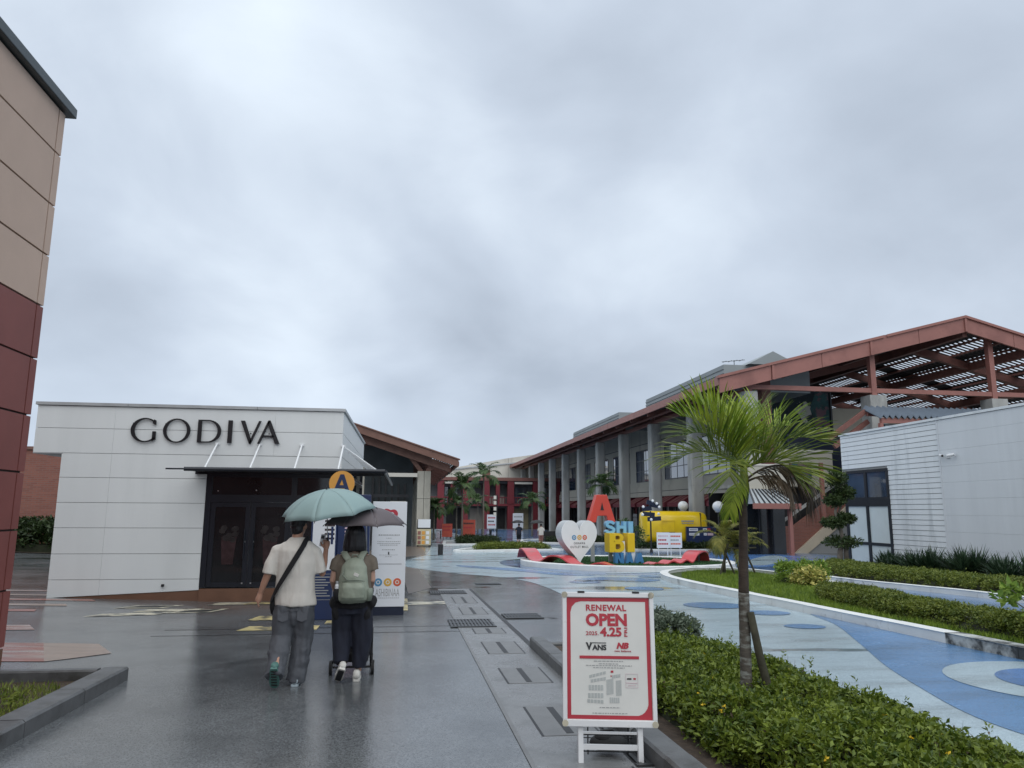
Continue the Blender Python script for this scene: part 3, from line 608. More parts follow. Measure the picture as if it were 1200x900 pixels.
    def grate(x0, x1, y0, y1, label):
        th = thing('drain_grate', label, 'drain grate', ((x0+x1)/2, (y0+y1)/2, gz((x0+x1)/2, (y0+y1)/2)), 'steel drain grates in the walkway')
        mb = MB(); mb.add([(x, y, gz(x, y)+0.007) for x, y in ((x0,y0),(x1,y0),(x1,y1),(x0,y1))], [(0,1,2,3)]); mb.part('pit', M['slot'], th)
        mb = MB(); k = int((x1-x0)/0.055)
        for i in range(k):
            x = x0+(i+0.5)*(x1-x0)/k; mb.add([(x+a*0.016, y, gz(x, y)+z) for z in (0.006, 0.018) for a, y in ((-1,y0),(1,y0),(1,y1),(-1,y1))], [(3,2,1,0),(4,5,6,7),(0,1,5,4),(1,2,6,5),(2,3,7,6),(3,0,4,7)])
        for y in (y0, (y0+y1)/2, y1): mb.add([(x, y+a*0.02, gz(x, y)+z) for z in (0.006, 0.020) for x, a in ((x0,-1),(x1,-1),(x1,1),(x0,1))], [(3,2,1,0),(4,5,6,7),(0,1,5,4),(1,2,6,5),(2,3,7,6),(3,0,4,7)])
        o = mb.part('grate_bars', M['iron'], th); o['kind'] = 'stuff'
    grate(0.66,1.53,18.2,18.95,'long steel drain grate, the farthest, beside the white directory sign')
    grate(0.78,1.52,12.3,13.2,'wide steel drain grate across the pale utility strip')
    grate(1.8,2.48,13.3,13.95,'steel drain grate on the asphalt to the right of the pale strip')
    grate(1.60,1.80,5.2,6.7,'narrow drain grate beside the planter kerb behind the easel sign')
    grate(2.0,2.7,20.9,21.3,'thin drain grate near the curve of the pale blue paint')
    # tactile paving and paint marks
    def mark(pts, m, off=0.006, nm='paint_mark'): sheet(nm, pts, off, M[m])
    mark([(-5.37,14.02),(-4.35,14.5),(-4.2,14.95),(-5.2,14.5)], 'paint_cream')
    mark([(-4.85,14.85),(-3.9,15.15),(-3.75,15.6),(-4.7,15.3)], 'paint_cream')
    for q in ([(-5.35,15.3),(-4.55,15.55),(-4.3,16.15),(-5.1,15.9)], [(-4.25,14.75),(-3.5,14.95),(-3.3,15.5),(-4.05,15.3)]):
        mark(q, 'paint_cream', 0.006); cx = sum(p[0] for p in q)/4; cy = sum(p[1] for p in q)/4
        mark([(cx+(a-cx)*0.74, cy+(b-cy)*0.66) for a, b in q], 'slot', 0.010)
    mark([(-3.9,16.2),(-3.2,16.25),(-3.1,16.7),(-3.75,16.7)], 'paint_cream'); mark([(-3.2,16.25),(-2.6,16.3),(-2.5,16.7),(-3.1,16.7)], 'paint_yellow')
    mark([(-2.5,12.3),(-1.3,12.3),(-1.3,12.8),(-2.4,12.8)], 'paint_yellow'); mark([(-1.25,12.95),(-.72,12.95),(-.74,13.4),(-1.25,13.4)], 'paint_yellow'); mark([(-2.6,13.55),(-1.6,13.6),(-1.6,14.2),(-2.5,14.2)], 'paint_yellow')
    mark([(0.05,15.8),(0.9,15.9),(0.9,16.5),(0.05,16.4)], 'paint_cream'); mark([(-0.1,14.8),(0.12,14.8),(0.12,17.1),(-0.1,17.1)], 'paint_yellow')
    mark([(-5.4,9.75),(-4.15,9.85),(-4.75,11.2),(-6.2,11.1)], 'paint_red'); mark([(-4.15,9.85),(-3.6,10.4),(-4.05,11.2),(-4.75,11.2)], 'paint_tan')
    mark([(-6.2,12.2),(-5.4,12.4),(-5.7,12.9),(-6.6,12.7)], 'paint_red')
    for k in range(5):
        y = 14.3+k*0.95; mark([(-9,y),(-6.4+0.15*k,y+0.3),(-6.5+0.1*k,y+0.62),(-9,y+0.25)], 'paint_red' if k % 2 == 0 else 'paint_tan', 0.006)
    mark([(0.15,18.4),(0.75,20),(0.55,31),(-0.1,30.6)], 'paint_brown', 0.003)
    mark([(0.2,39.5),(1.2,42),(1.4,56),(-2,56),(-2,40)], 'paint_brown', 0.003)
    for y in (11.86, 12.5): mark([(-3.6,y),(0.9,y+0.02),(0.9,y+0.05),(-3.6,y+0.03)], 'slot', 0.0045, 'asphalt_seam')
build_ground()

def kerb(name, path, w, h, m, label, closed=False, seg=None, cat='kerb', base=-0.12, alt=None):
    """kerb swept along a ground path, in separate stones; path runs along its outer (roadside) edge, the kerb lies to its left"""
    P = [Vector((*p, 0)) for p in path]; n = len(P); cx = [Vector((0,0,0))]*n; nor = []
    for i in range(n):
        a = P[(i-1) % n] if closed or i else P[0]; b = P[(i+1) % n] if closed or i < n-1 else P[-1]
        t = (b-a).normalized(); nor.append(Vector((-t.y, t.x, 0)))
    th = thing(name, label, cat, (P[0].x, P[0].y, gz(P[0].x, P[0].y)))
    # resample by length
    Q = []; acc = []; L_ = 0
    for i in range(n): 
        if i: L_ += (P[i]-P[i-1]).length
        acc.append(L_)
    if closed: acc.append(L_+(P[0]-P[-1]).length)
    tot = acc[-1]; k = max(1, round(tot/(seg or 1.2))); g = 0.008
    def at(s):
        s = max(0, min(tot, s))
        for i in range(len(acc)-1):
            if s <= acc[i+1]+1e-9:
                t = (s-acc[i])/max(1e-9, acc[i+1]-acc[i]); j = (i+1) % n
                return P[i].lerp(P[j], t), nor[i].lerp(nor[j], t).normalized()
        return P[-1], nor[-1]
    for q in range(k):
        s0 = tot*q/k+g/2; s1 = tot*(q+1)/k-g/2; sub = max(1, int((s1-s0)/0.35)); mb = MB(); vs = []; dz = random.uniform(-0.004, 0.004); bev = 0.018
        for j in range(sub+1):
            p, nn = at(s0+(s1-s0)*j/sub); r = p+nn*w; z = gz(p.x, p.y)
            a = p+nn*bev; c = r-nn*bev
            vs += [(p.x,p.y,z+base),(p.x,p.y,z+h-bev+dz),(a.x,a.y,z+h+dz),(c.x,c.y,z+h+dz),(r.x,r.y,z+h-bev+dz),(r.x,r.y,z+base)]
        fs = [(j*6+i, j*6+i+1, (j+1)*6+i+1, (j+1)*6+i) for j in range(sub) for i in range(5)]+[(5,4,3,2,1,0), tuple(sub*6+i for i in range(6))]
        mb.add(vs, fs); mb.part('kerb_stone', alt(at((s0+s1)/2)[0]) if alt else m, th)
    return th

# ------------------------------------------------------------------ large buildings
def left_building():
    X = -4.49; Y1 = 9.6; Y0 = -7.0
    th = thing('panel_building', 'tall corner of a beige and maroon panelled building at the left edge of the frame', 'building', (X-3, Y1-3, gz(X, Y1)))
    MB().box(-14, X-0.03, Y0, Y1-0.03, -0.6, 6.6).part('wall_core', M['dark_joint'], th)
    zs = [4.04, 4.69, 5.34, 6.02, 6.60]
    for a, b in zip(zs[:-1], zs[1:]):
        for y0, y1 in ((Y0,0.4),(0.4,Y1-0.16)): MB().box(X-0.05, X, y0+0.006, y1-0.006, a+0.012, b-0.012).part('wall_panel', M['beige_panel'], th)
        MB().box(X-0.16, X+0.004, Y1-0.15, Y1, a+0.012, b-0.012).part('corner_panel', M['beige_panel'], th)
        MB().box(-14, X-0.17, Y1-0.05, Y1, a+0.012, b-0.012).part('end_panel', M['beige_panel'], th)
    zs = [0.02, 0.66, 1.34, 2.01, 2.69, 3.38, 4.04]
    for a, b in zip(zs[:-1], zs[1:]):
        for y0, y1 in ((Y0,2.0),(2.0,8.15),(8.15,Y1-0.16)): MB().box(X-0.05, X, y0+0.006, y1-0.006, a+0.012, b-0.012).part('wall_panel', M['maroon_panel'], th, label='maroon wall panel')
        MB().box(X-0.16, X+0.004, Y1-0.15, Y1, a+0.012, b-0.012).part('corner_panel', M['maroon_panel'], th, label='maroon corner panel')
        MB().box(-14, X-0.17, Y1-0.05, Y1, a+0.012, b-0.012).part('end_panel', M['maroon_panel'], th)
    MB().box(-14, X-0.004, Y0, Y1-0.004, -0.6, 0.008).part('plinth', M['brown_base'], th)
    MB().box(-14.1, X+0.09, Y0, Y1+0.12, 6.61, 6.74).part('coping', M['coping_dark'], th, bevel=0.01)
left_building()

def brick_building():
    th = thing('brick_building', 'plain red brick wall seen between the maroon building and the white shop', 'building', (-18, 40, gz(-18, 37)))
    MB().box(-30, -10, 36.6, 48, -1.2, 4.2).part('wall', M['brick_red'], th)
    MB().box(-30.05, -9.95, 36.5, 48.05, 4.2, 4.34).part('coping', M['timber'], th)
brick_building()

def letter_shapes():
    """serif-less display capitals with thick and thin strokes; each outline in a box 1 high"""
    def arcpts(cx, cy, rx, ry, a0, a1, n=26): return [(cx+rx*math.cos(rad(a0+(a1-a0)*i/n)), cy+ry*math.sin(rad(a0+(a1-a0)*i/n))) for i in range(n+1)]
    S = {}
    S['O'] = [('ring', arcpts(.56,.5,.56,.53,0,348.4,30), arcpts(.56,.5,.42,.475,0,348.4,30), True)]
    S['G'] = [('ring', arcpts(.56,.5,.56,.53,48,322,28), arcpts(.58,.5,.43,.472,50,318,28), False), ('poly', [(.86,.02),(1.0,.10),(1.0,.45),(.86,.45)]), ('poly', [(.84,.80),(.98,.72),(.98,.92),(.90,.97)])]
    S['D'] = [('poly', [(0,0),(.16,0),(.16,1),(0,1)]), ('ring', [(.14,1)]+arcpts(.42,.5,.55,.5,90,-90,20)+[(.14,0)], [(.14,.945)]+arcpts(.42,.5,.40,.445,90,-90,20)+[(.14,.055)], False)]
    S['I'] = [('poly', [(0.0,0),(.19,0),(.19,1),(0.0,1)])]
    S['V'] = [('poly', [(0,1),(.42,-.02),(.50,-.02),(.52,.12),(.19,1)]), ('poly', [(.42,-.02),(.50,-.02),(.92,1),(.81,1),(.45,.13)])]
    S['A'] = [('poly', [(.92,0),(.50,1.03),(.41,1.03),(.38,.9),(.73,0)]), ('poly', [(.0,0),(.10,0),(.46,.90),(.50,1.03),(.41,1.03)]), ('poly', [(.2,.29),(.68,.29),(.66,.37),(.22,.37)])]
    return S
def shop_kiosk():
    Y = 17.0; X0, X1 = -7.25, -1.42; XL = -7.82; YB = 25.5; zb = -0.40; zt = 3.77
    th = thing('white_shop', 'white panelled chocolate shop with black lettering, glass doors and a thin dark canopy', 'shop', (-4.3, 20, gz(-4.3, 17)))
    MB().box(X0+0.03, -4.27, Y+0.035, YB, zb-0.2, zt-0.02).part('wall_core', M['gap'], th)
    MB().box(XL+0.03, X0+0.03, Y+0.035, YB, 2.74, zt-0.02).part('overhang_core', M['gap'], th)
    MB().box(-4.27, X1-0.03, Y+0.035, YB, 2.36, zt-0.02).part('wall_core', M['gap'], th)
    rows = [(-0.40,0.125),(0.125,0.65),(0.65,1.185),(1.185,1.71),(1.71,2.235),(2.235,2.75),(2.75,3.28),(3.28,3.765)]
    cuts = [-5.93, -4.27]
    for i, (a, b) in enumerate(rows):
        x0 = XL if a > 2.7 else X0; x1 = X1 if a > 2.7 else -4.27
        js = [x0]+([-6.25] if i % 1 == 0 else [])+([-2.9] if a > 2.7 else [])+[x1]
        if 2.2 < a < 2.7: js = [x0, -6.25, -4.27]
        for u, v in zip(js[:-1], js[1:]):
            mb = MB(); g = 0.0015; zlo = a+0.0045
            if i == 0:     # bottom row follows the sloping pavement
                lo0 = -0.235+max(0, (u-X0))*0.045; lo1 = -0.235+max(0, (v-X0))*0.045
                mb.add([(u+g,Y,lo0),(v-g,Y,lo1),(v-g,Y+0.04,lo1),(u+g,Y+0.04,lo0),(u+g,Y,b-0.0045),(v-g,Y,b-0.0045),(v-g,Y+0.04,b-0.0045),(u+g,Y+0.04,b-0.0045)],
                       [(3,2,1,0),(4,5,6,7),(0,1,5,4),(1,2,6,5),(2,3,7,6),(3,0,4,7)])
            else: mb.box(u+g, v-g, Y, Y+0.04, zlo, b-0.0045)
            mb.part('wall_panel', M['white_panel'], th)
    MB().box(-4.27+0.0015, X1-0.0015, Y, Y+0.04, 2.37, 2.743).part('wall_panel', M['white_panel'], th)
    for a, b in rows[-3:]:
        a2 = max(a, 2.37)
        for y0, y1 in ((Y+0.042, 20.0), (20.0, 22.8), (22.8, YB)): MB().box(X1-0.04, X1, y0, y1-0.003, a2+0.007, b-0.0045).part('side_panel', M['white_panel'], th)
        for y0, y1 in ((Y+0.042, 21.0), (21.0, YB)): MB().box((XL if a > 2.7 else X0), (XL if a > 2.7 else X0)+0.04, y0, y1, a+0.007, b-0.0045).part('side_panel', M['white_panel'], th)
    for a, b in rows[:5]: MB().box(X0, X0+0.04, Y+0.042, YB, a+0.007, b-0.0045).part('side_panel', M['white_panel'], th)
    MB().box(XL, X0+0.03, Y, YB, 2.735, 2.752).part('overhang_soffit', M['cap_grey'], th)
    for u, v in ((XL-0.04, -6.0), (-6.0, -3.3), (-3.3, X1+0.04)): MB().box(u+0.004, v-0.004, Y-0.04, Y+0.12, zt, zt+0.065).part('coping', M['cap_grey'], th)
    MB().box(X1-0.1, X1+0.04, Y+0.125, YB, zt, zt+0.065).part('coping', M['cap_grey'], th)
    MB().box(XL, X1-0.11, Y+0.13, YB, zt-0.02, zt+0.03).part('roof', M['roof_grey'], th)
    # plinth: brown band growing to the right as the ground falls away
    MB().add([(X0+0.02,Y+0.012,-0.6),(X1,Y+0.012,-0.6),(X1,Y+0.012,-0.06),(-4.27,Y+0.012,-0.108),(X0+0.02,Y+0.012,-0.245),
              (X0+0.02,Y+0.3,-0.6),(X1,Y+0.3,-0.6),(X1,Y+0.3,-0.06),(-4.27,Y+0.3,-0.108),(X0+0.02,Y+0.3,-0.245)],
             [(0,1,2,3,4),(9,8,7,6,5),(0,5,6,1),(1,6,7,2),(2,7,8,3),(3,8,9,4),(4,9,5,0)]).part('plinth', M['brown_base'], th)
    MB().box(-4.25, X1+0.0, Y-0.06, Y+0.01, -0.6, -0.075).part('door_step', M['brown_base'], th)
    # storefront glazing
    def frame_rect(x0, x1, z0, z1, w, y0, y1):
        mb = MB(); mb.box(x0, x0+w, y0, y1, z0, z1); mb.box(x1-w, x1, y0, y1, z0, z1); mb.box(x0+w, x1-w, y0, y1, z0, z0+w); mb.box(x0+w, x1-w, y0, y1, z1-w, z1); return mb
    mb = MB(); mb.box(-4.265,-4.15,Y-0.01,Y+0.10,-0.06,2.36); mb.box(-2.47,-2.36,Y-0.01,Y+0.10,-0.06,2.36); mb.box(X1-0.08,X1,Y-0.01,Y+0.10,-0.06,2.36)
    mb.box(-4.15,-2.47,Y-0.012,Y+0.1,1.74,1.90); mb.box(-2.36,X1-0.08,Y-0.012,Y+0.1,1.80,1.90); mb.box(-4.15,-2.47,Y-0.008,Y+0.1,2.28,2.36); mb.box(-2.36,X1-0.08,Y-0.008,Y+0.1,2.28,2.36); mb.box(-2.36,X1-0.08,Y-0.008,Y+0.1,-0.06,0.06)
    mb.part('door_frame', M['navy_frame'], th)
    for x0, x1, hx in ((-4.145,-3.315,-3.40),(-3.305,-2.475,-3.22)):
        d = frame_rect(x0, x1, -0.05, 1.735, 0.10, Y+0.01, Y+0.07).part('door', M['navy_frame'], th)
        MB().box(x0+0.1, x1-0.1, Y+0.03, Y+0.045, 0.05, 1.635).part('glass', M['glass_dark'], d)
        MB().tube([(hx,Y-0.03,0.55),(hx,Y-0.03,1.15)], 0.012, 8).part('handle', M['navy_frame'], d)
        mb = MB(); mb.cbox((hx, Y+0.004, 0.03), (0.03,0.01,0.03)); mb.cbox((hx, Y+0.004, 0.9), (0.035,0.012,0.035)); mb.part('lock', M['steel'], d)
    # dim print of a drink cup inside each door pane
    for cx in (-3.72, -2.86):
        Mx = front(cx, Y+0.028, 0)
        mb = MB(); mb.prism([(-.13,.42),(.10,.42),(.15,1.0),(-.17,1.0)], 0.002, Mx); mb.part('window_print', M['dim_pink'], th)
        mb = MB()
        for k in range(9): mb.prism(circle(-.02+.14*math.cos(k*2.4), 1.06+.13*math.sin(k*1.7), .07, .06, 10), 0.003+0.0004*k, Mx)
        mb.part('window_print', M['dim_print'], th)
    for x0, x1 in ((-4.15,-2.47),(-2.36,X1-0.08)): MB().box(x0, x1, Y+0.03, Y+0.045, 1.9, 2.28).part('transom_glass', M['glass_dark'], th)
    MB().box(-2.36, X1-0.08, Y+0.03, Y+0.045, 0.06, 1.8).part('window_glass', M['glass_dark'], th)
    for k in range(3): MB().cbox((-4.02+0.8*k, Y+0.02, 1.98+0.02*(k % 2)), (0.022,0.01,0.022)).part('glass_fixing', M['steel'], th)
    # side glazing along the mall
    for y0, y1 in ((Y+0.11,19.6),(19.6,22.4),(22.4,YB)):
        MB().box(X1-0.06, X1-0.045, y0+0.06, y1-0.06, -0.3, 2.3).part('side_glass', M['glass_dark'], th)
        mb = MB(); mb.box(X1-0.09, X1, y0, y0+0.06, -0.55, 2.36); mb.box(X1-0.09, X1, y1-0.06, y1, -0.55, 2.36); mb.box(X1-0.09, X1, y0+0.06, y1-0.06, 2.28, 2.36); mb.box(X1-0.09, X1, y0+0.06, y1-0.06, -0.55, -0.3); mb.part('side_frame', M['navy_frame'], th)
    # canopy wrapping the corner
    mb = MB(); mb.box(-4.45, X1+0.95, Y-0.9, Y-0.02, 2.37, 2.40); mb.box(X1+0.02, X1+0.95, Y-0.02, 24.5, 2.37, 2.40)
    mb.part('canopy', M['glass_dark'], th)
    mb = MB(); mb.tube([(-4.5,Y-0.9,2.40),(X1+0.98,Y-0.9,2.40)], 0.045, 10); mb.tube([(X1+0.98,Y-0.9,2.40),(X1+0.98,24.5,2.40)], 0.045, 10)
    mb.box(-4.5, X1+0.95, Y-0.06, Y-0.02, 2.33, 2.44); mb.cbox((-4.68, Y-0.9, 2.40), (0.36,0.03,0.03)); mb.part('canopy_rail', M['navy_frame'], th)
    for k in range(4):
        x = -4.1+k*0.9; mb = MB(); mb.tube([(x-.02,Y-0.82,2.43),(x,Y-0.02,3.0)], 0.02, 8); mb.cbox((x, Y-0.012, 3.0), (0.10,0.02,0.05)); mb.part('canopy_rod', M['white_metal'], th)
    for k in range(7):
        y = Y+0.6+k*1.1; mb = MB(); mb.tube([(X1+0.85,y,2.43),(X1+0.02,y,3.0)], 0.018, 8); mb.cbox((X1+0.012, y, 3.0), (0.02,0.09,0.05)); mb.part('canopy_rod', M['white_metal'], th)
    # lettering
    S = letter_shapes(); h = 0.5; Mx0 = front(0, Y-0.005, 0); px = lambda p: -7.82+(p-45)*0.01788
    for ch, p0, p1, wd in (('G',152.5,181.5,1.0),('O',189.5,221,1.12),('D',229.5,257,.97),('I',264.8,270,.19),('V',279.3,304,.92),('A',300.3,326.8,.92)):
        x0, x1 = px(p0), px(p1); sx = (x1-x0)/wd; zb2 = 3.015
        mb = MB(); Mx = Mx0 @ Matrix.Translation((x0, zb2, 0.02)) @ Matrix.Diagonal((sx, h, 1, 1))
        for it in S[ch]:
            if it[0] == 'poly': mb.prism(it[1], 0.035, Mx)
            else: mb.ring(it[1], it[2], 0.035, Mx, it[3])
        for q in (0.25, 0.8): mb.cbox((x0+(x1-x0)*(0.07 if ch in 'GODI' else .5), Y-0.012, zb2+h*(q if ch in 'GODI' else .45)), (0.02,0.03,0.02))
        mb.part('letter', M['letter_black'], th, label='black capital letter '+ch)
    MB().cbox((-4.99, Y-0.02, 0.0), (0.05,0.05,0.05)).part('wall_outlet', M['black_plastic'], th)
shop_kiosk()

def pane_window(parent, axis, a0, a1, z0, z1, pos, cols, rows, depth=0.14, glass='glass_win', fr=0.07):
    """window in a wall: axis 'x' -> wall runs along x facing -y at y=pos; 'y' -> runs along y facing -x at x=pos"""
    def bx(mb, u0, u1, w0, w1, d0, d1):
        if axis == 'x': mb.box(u0, u1, pos+d0, pos+d1, w0, w1)
        else: mb.box(pos+d0, pos+d1, u0, u1, w0, w1)
    f = MB(); bx(f, a0, a0+fr, z0, z1, -depth, 0.02); bx(f, a1-fr, a1, z0, z1, -depth, 0.02); bx(f, a0+fr, a1-fr, z0, z0+fr, -depth, 0.02); bx(f, a0+fr, a1-fr, z1-fr, z1, -depth, 0.02)
    for i in range(1, cols): u = a0+(a1-a0)*i/cols; bx(f, u-fr*.4, u+fr*.4, z0+fr, z1-fr, -depth*.8, 0.015)
    for j in range(1, rows):
        w = z0+(z1-z0)*j/rows
        for i in range(cols):
            u0 = a0+(a1-a0)*i/cols+fr*(1 if i == 0 else .4); u1 = a0+(a1-a0)*(i+1)/cols-fr*(1 if i == cols-1 else .4); bx(f, u0, u1, w-fr*.4, w+fr*.4, -depth*.78, 0.014)
    fo = f.part('window', M['navy_frame'], parent)
    for i in range(cols):
        for j in range(rows):
            g = MB(); e = fr*.4+.004; u0 = a0+(a1-a0)*i/cols+e; u1 = a0+(a1-a0)*(i+1)/cols-e; w0 = z0+(z1-z0)*j/rows+e; w1 = z0+(z1-z0)*(j+1)/rows-e
            bx(g, u0, u1, w0, w1, -depth*.45, -depth*.35); g.part('pane', M[glass], fo)
    return fo

def long_building():
    XC = 20.4; XW = 24.0; Y0 = 42.0; PIT = 8.72; N = 12; ze = 9.09; XE = 18.3; YG = 41.2; XR = 34.7; zr = 13.42
    th = thing('arcade_building', 'long two storey arcade with grey concrete columns and a red gabled near end', 'building', (30, 80, -1.2))
    YF = Y0+PIT*(N-1)+2.0
    slope = (zr-ze)/(XR-XE); zroof = lambda x: ze+slope*(x-XE)
    # rear wall, upper storey and shopfronts
    MB().box(XW, XW+0.4, 51.5, YF, 4.0, zroof(XW)-.02).part('upper_wall', M['wall_beige'], th)
    MB().box(XW-0.15, XW+0.5, 51.5, YF, 3.0, 4.0).part('string_band', M['wall_beige'], th)
    MB().box(XW-0.155, XW-0.15, 51.5, YF, 3.45, 3.5).part('band_groove', M['soffit'], th)
    MB().box(XW-0.02, XW-0.004, 51.5, YF, 8.3, 8.36).part('band_groove', M['soffit'], th)
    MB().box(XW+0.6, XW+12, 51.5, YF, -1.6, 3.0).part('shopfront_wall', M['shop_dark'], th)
    # columns with joint grooves
    for k in range(N):
        y = Y0+k*PIT; z0 = gz(XC, y)-0.3; zt = 8.75; js = [z0, 0.8, 3.4, 6.0, zt]; mb = MB()
        for a, b in zip(js[:-1], js[1:]):
            n = 16; rr = []
            for q in range(n):
                an = 2*math.pi*(q+.5)/n; ca, sa = math.cos(an), math.sin(an); e = 0.35
                rr.append((math.copysign(abs(ca)**e, ca)*0.46, math.copysign(abs(sa)**e, sa)*0.46))
            vs = [(XC+p[0]*s_, y+p[1]*s_, z) for z, s_ in ((a,1),(b-0.03,1),(b-0.03,.965),(b,.965)) for p in rr]
            fs = [(i*n+q, i*n+(q+1) % n, (i+1)*n+(q+1) % n, (i+1)*n+q) for i in range(3) for q in range(n)]+[tuple(range(n-1,-1,-1)), tuple(range(3*n, 4*n))]
            mb.add(vs, fs)
        mb.part('column', M['concrete'], th)
        MB().box(XC-0.14, XC+0.14, y-0.14, y+0.14, zt, zroof(XC)-0.05).part('roof_post', M['steel_rust'], th)
        # upper window and awning of the bay
        if k >= 1:
            ya, yb = y+PIT/2-3.2, y+PIT/2+3.2
            pane_window(th, 'y', ya, yb, 4.5, 7.75, XW, 4, 3, 0.06)
            for off in ((-1.9, 1.9) if k < 8 else (0,)):
                w2 = 1.55 if k < 8 else 3.0; yc = y+PIT/2+off
                a = MB(); a.add([(XW+.55,yc-w2,3.3),(XW+.55,yc+w2,3.3),(XW-1.2,yc+w2,2.35),(XW-1.2,yc-w2,2.35),(XW+.55,yc-w2,2.25),(XW+.55,yc+w2,2.25),(XW-1.2,yc+w2,2.0),(XW-1.2,yc-w2,2.0)],
                                [(0,1,2,3),(7,6,5,4),(3,2,6,7),(0,3,7,4),(1,5,6,2),(0,4,5,1)])
                ao = a.part('awning', M['awning'], th)
                s_ = MB()
                for j in range(3):
                    u0 = yc-w2+(2*w2)*(j*2+0.6)/6.6; u1 = u0+2*w2/8
                    s_.add([(XW+.55,u0,3.306),(XW+.55,u1,3.306),(XW-1.2,u1,2.356),(XW-1.2,u0,2.356)], [(0,1,2,3)])
                s_.part('awning_stripe', M['awning_light'], ao)
            for off in (-2.9, -0.9, 1.1, 3.1):
                MB().box(XW+0.5, XW+0.58, y+PIT/2+off-0.8, y+PIT/2+off+0.8, -1.1, 2.0).part('shop_glass', M['glass_dark'], th)
                MB().box(XW+0.44, XW+0.5, y+PIT/2+off+0.82, y+PIT/2+off+0.96, -1.15, 2.2).part('shop_mullion', M['wall_beige'] if off == 3.1 else M['navy_frame'], th)
    MB().box(XC-0.16, XC+0.16, Y0-0.1, YF, 8.76, 9.0).part('edge_beam', M['steel_red'], th)
    # solid left roof slope: soffit, deck, fascia, cross beams
    T = 0.35
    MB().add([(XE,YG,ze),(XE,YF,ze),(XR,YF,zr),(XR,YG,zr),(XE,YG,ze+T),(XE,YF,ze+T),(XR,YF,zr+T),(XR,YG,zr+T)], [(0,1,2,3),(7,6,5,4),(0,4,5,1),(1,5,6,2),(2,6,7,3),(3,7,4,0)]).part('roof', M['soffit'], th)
    for k in range(4):
        ya = YG+0.02+(YF-YG)*k/4; yb = YG+(YF-YG)*(k+1)/4-0.02
        MB().box(XE-0.09, XE-0.005, ya, yb, ze-0.08, ze+T+0.06).part('eave_fascia', M['steel_red'], th)
    for k in range(N*2-1):
        y = Y0+k*PIT/2; MB().bar((XE+.1,y,zroof(XE+.1)-0.16),(XW+1,y,zroof(XW+1)-0.16),0.16,0.30).part('rafter', M['steel_rust'], th)
    for x in (XE+0.9, XC+1.6): MB().box(x-0.06, x+0.06, Y0+.2, YF, zroof(x)-0.48, zroof(x)-0.34).part('purlin', M['steel_rust'], th)
    # metal clad raised roofs
    for ya, yb in ((45.5, 61.6), (70.0, 90.0)):
        zt = 11.15; x0 = 20.5; x1 = 26.5; xm = 23.5; za = 13.0
        mb = MB(); mb.add([(x0,ya,9.4),(x1,ya,9.4),(x1,ya,zt),(xm,ya,zt+.0),(x0,ya,zt),(x0,yb,9.4),(x1,yb,9.4),(x1,yb,zt),(xm,yb,zt),(x0,yb,zt)], [(0,1,2,3,4),(9,8,7,6,5),(0,4,9,5),(1,6,7,2),(2,7,8,3),(3,8,9,4)])
        rm = mb.part('roof_monitor', M['roof_grey'], th)
        rb = MB()
        for j in range(4): rb.box(x0-0.05, x0-0.004, ya, yb, 10.0+j*0.28, 10.12+j*0.28)
        rb.part('monitor_rib', M['roof_grey'], rm)
    mb = MB(); mb.add([(22.0,45.0,11.15),(25.6,45.0,11.15),(23.75,45.0,12.05),(22.0,58,11.15),(25.6,58,11.15),(23.75,58,12.05)], [(0,1,2),(5,4,3),(0,2,5,3),(1,4,5,2),(0,3,4,1)]); mb.part('roof_monitor', M['roof_grey'], th)
    # red steel gable
    XRE = 51.0
    def gab(x): return zroof(x) if x <= XR else zr-slope*(x-XR)
    def fascia(xa, xb, y, d0, d1, nm, w=0.14):
        mb = MB(); mb.add([(xa,y,gab(xa)+d0),(xb,y,gab(xb)+d0),(xb,y,gab(xb)+d1),(xa,y,gab(xa)+d1),(xa,y+w,gab(xa)+d0),(xb,y+w,gab(xb)+d0),(xb,y+w,gab(xb)+d1),(xa,y+w,gab(xa)+d1)],
                          [(0,1,2,3),(7,6,5,4),(0,4,5,1),(1,5,6,2),(2,6,7,3),(3,7,4,0)]); return mb.part(nm, M['steel_red'], th)
    xs = [XE-.09, 21.5, 24.8, 28.1, 31.4, XR]
    for a, b in zip(xs[:-1], xs[1:]): fascia(a+.015, b-.015, YG-0.12, -0.55, 0.40, 'gable_fascia')
    xs = [XR, 38, 41.3, 44.6, 47.9, XRE]
    for a, b in zip(xs[:-1], xs[1:]): fascia(a+.015, b-.015, YG-0.12, -0.55, 0.40, 'gable_fascia')
    for a, b in ((XE-.2, 29.0), (29.2, XR), (XR, 40), (40.2, XRE)): fascia(a, b, YG-0.24, 0.34, 0.50, 'gable_cap', 0.4)
    for x in (21.6, 28.1, 34.7, 41.3): MB().box(x-0.08, x+0.08, YG-0.2, YG-0.125, gab(x)-0.55, gab(x)+0.30).part('gable_stiffener', M['steel_red'], th)
    YP = Y0-0.05
    for x in (XC+0.0, 28.6, 36.9, 45.2):
        if x > 21:
            MB().box(x-0.55, x+0.55, YP-0.5, YP+0.5, -1.6, 8.72).part('column', M['concrete'], th)
        MB().box(x-0.17, x+0.17, YP-0.17, YP+0.17, 8.76, gab(x)-0.1).part('gable_post', M['steel_red'], th)
    for a, b in ((XC+.18, 28.42), (28.78, 36.72), (37.08, 45.02)): MB().box(a, b, YP-0.14, YP+0.14, 8.92, 9.2).part('tie_beam', M['steel_red'], th)
    MB().box(22.0, 22.6, 43.4, 44.0, 3, zroof(22)-.2).part('inner_post', M['steel_rust'], th)
    # open lattice over the right slope
    sl = lambda x: zr-slope*(x-XR)
    proto = None; y = 42.0
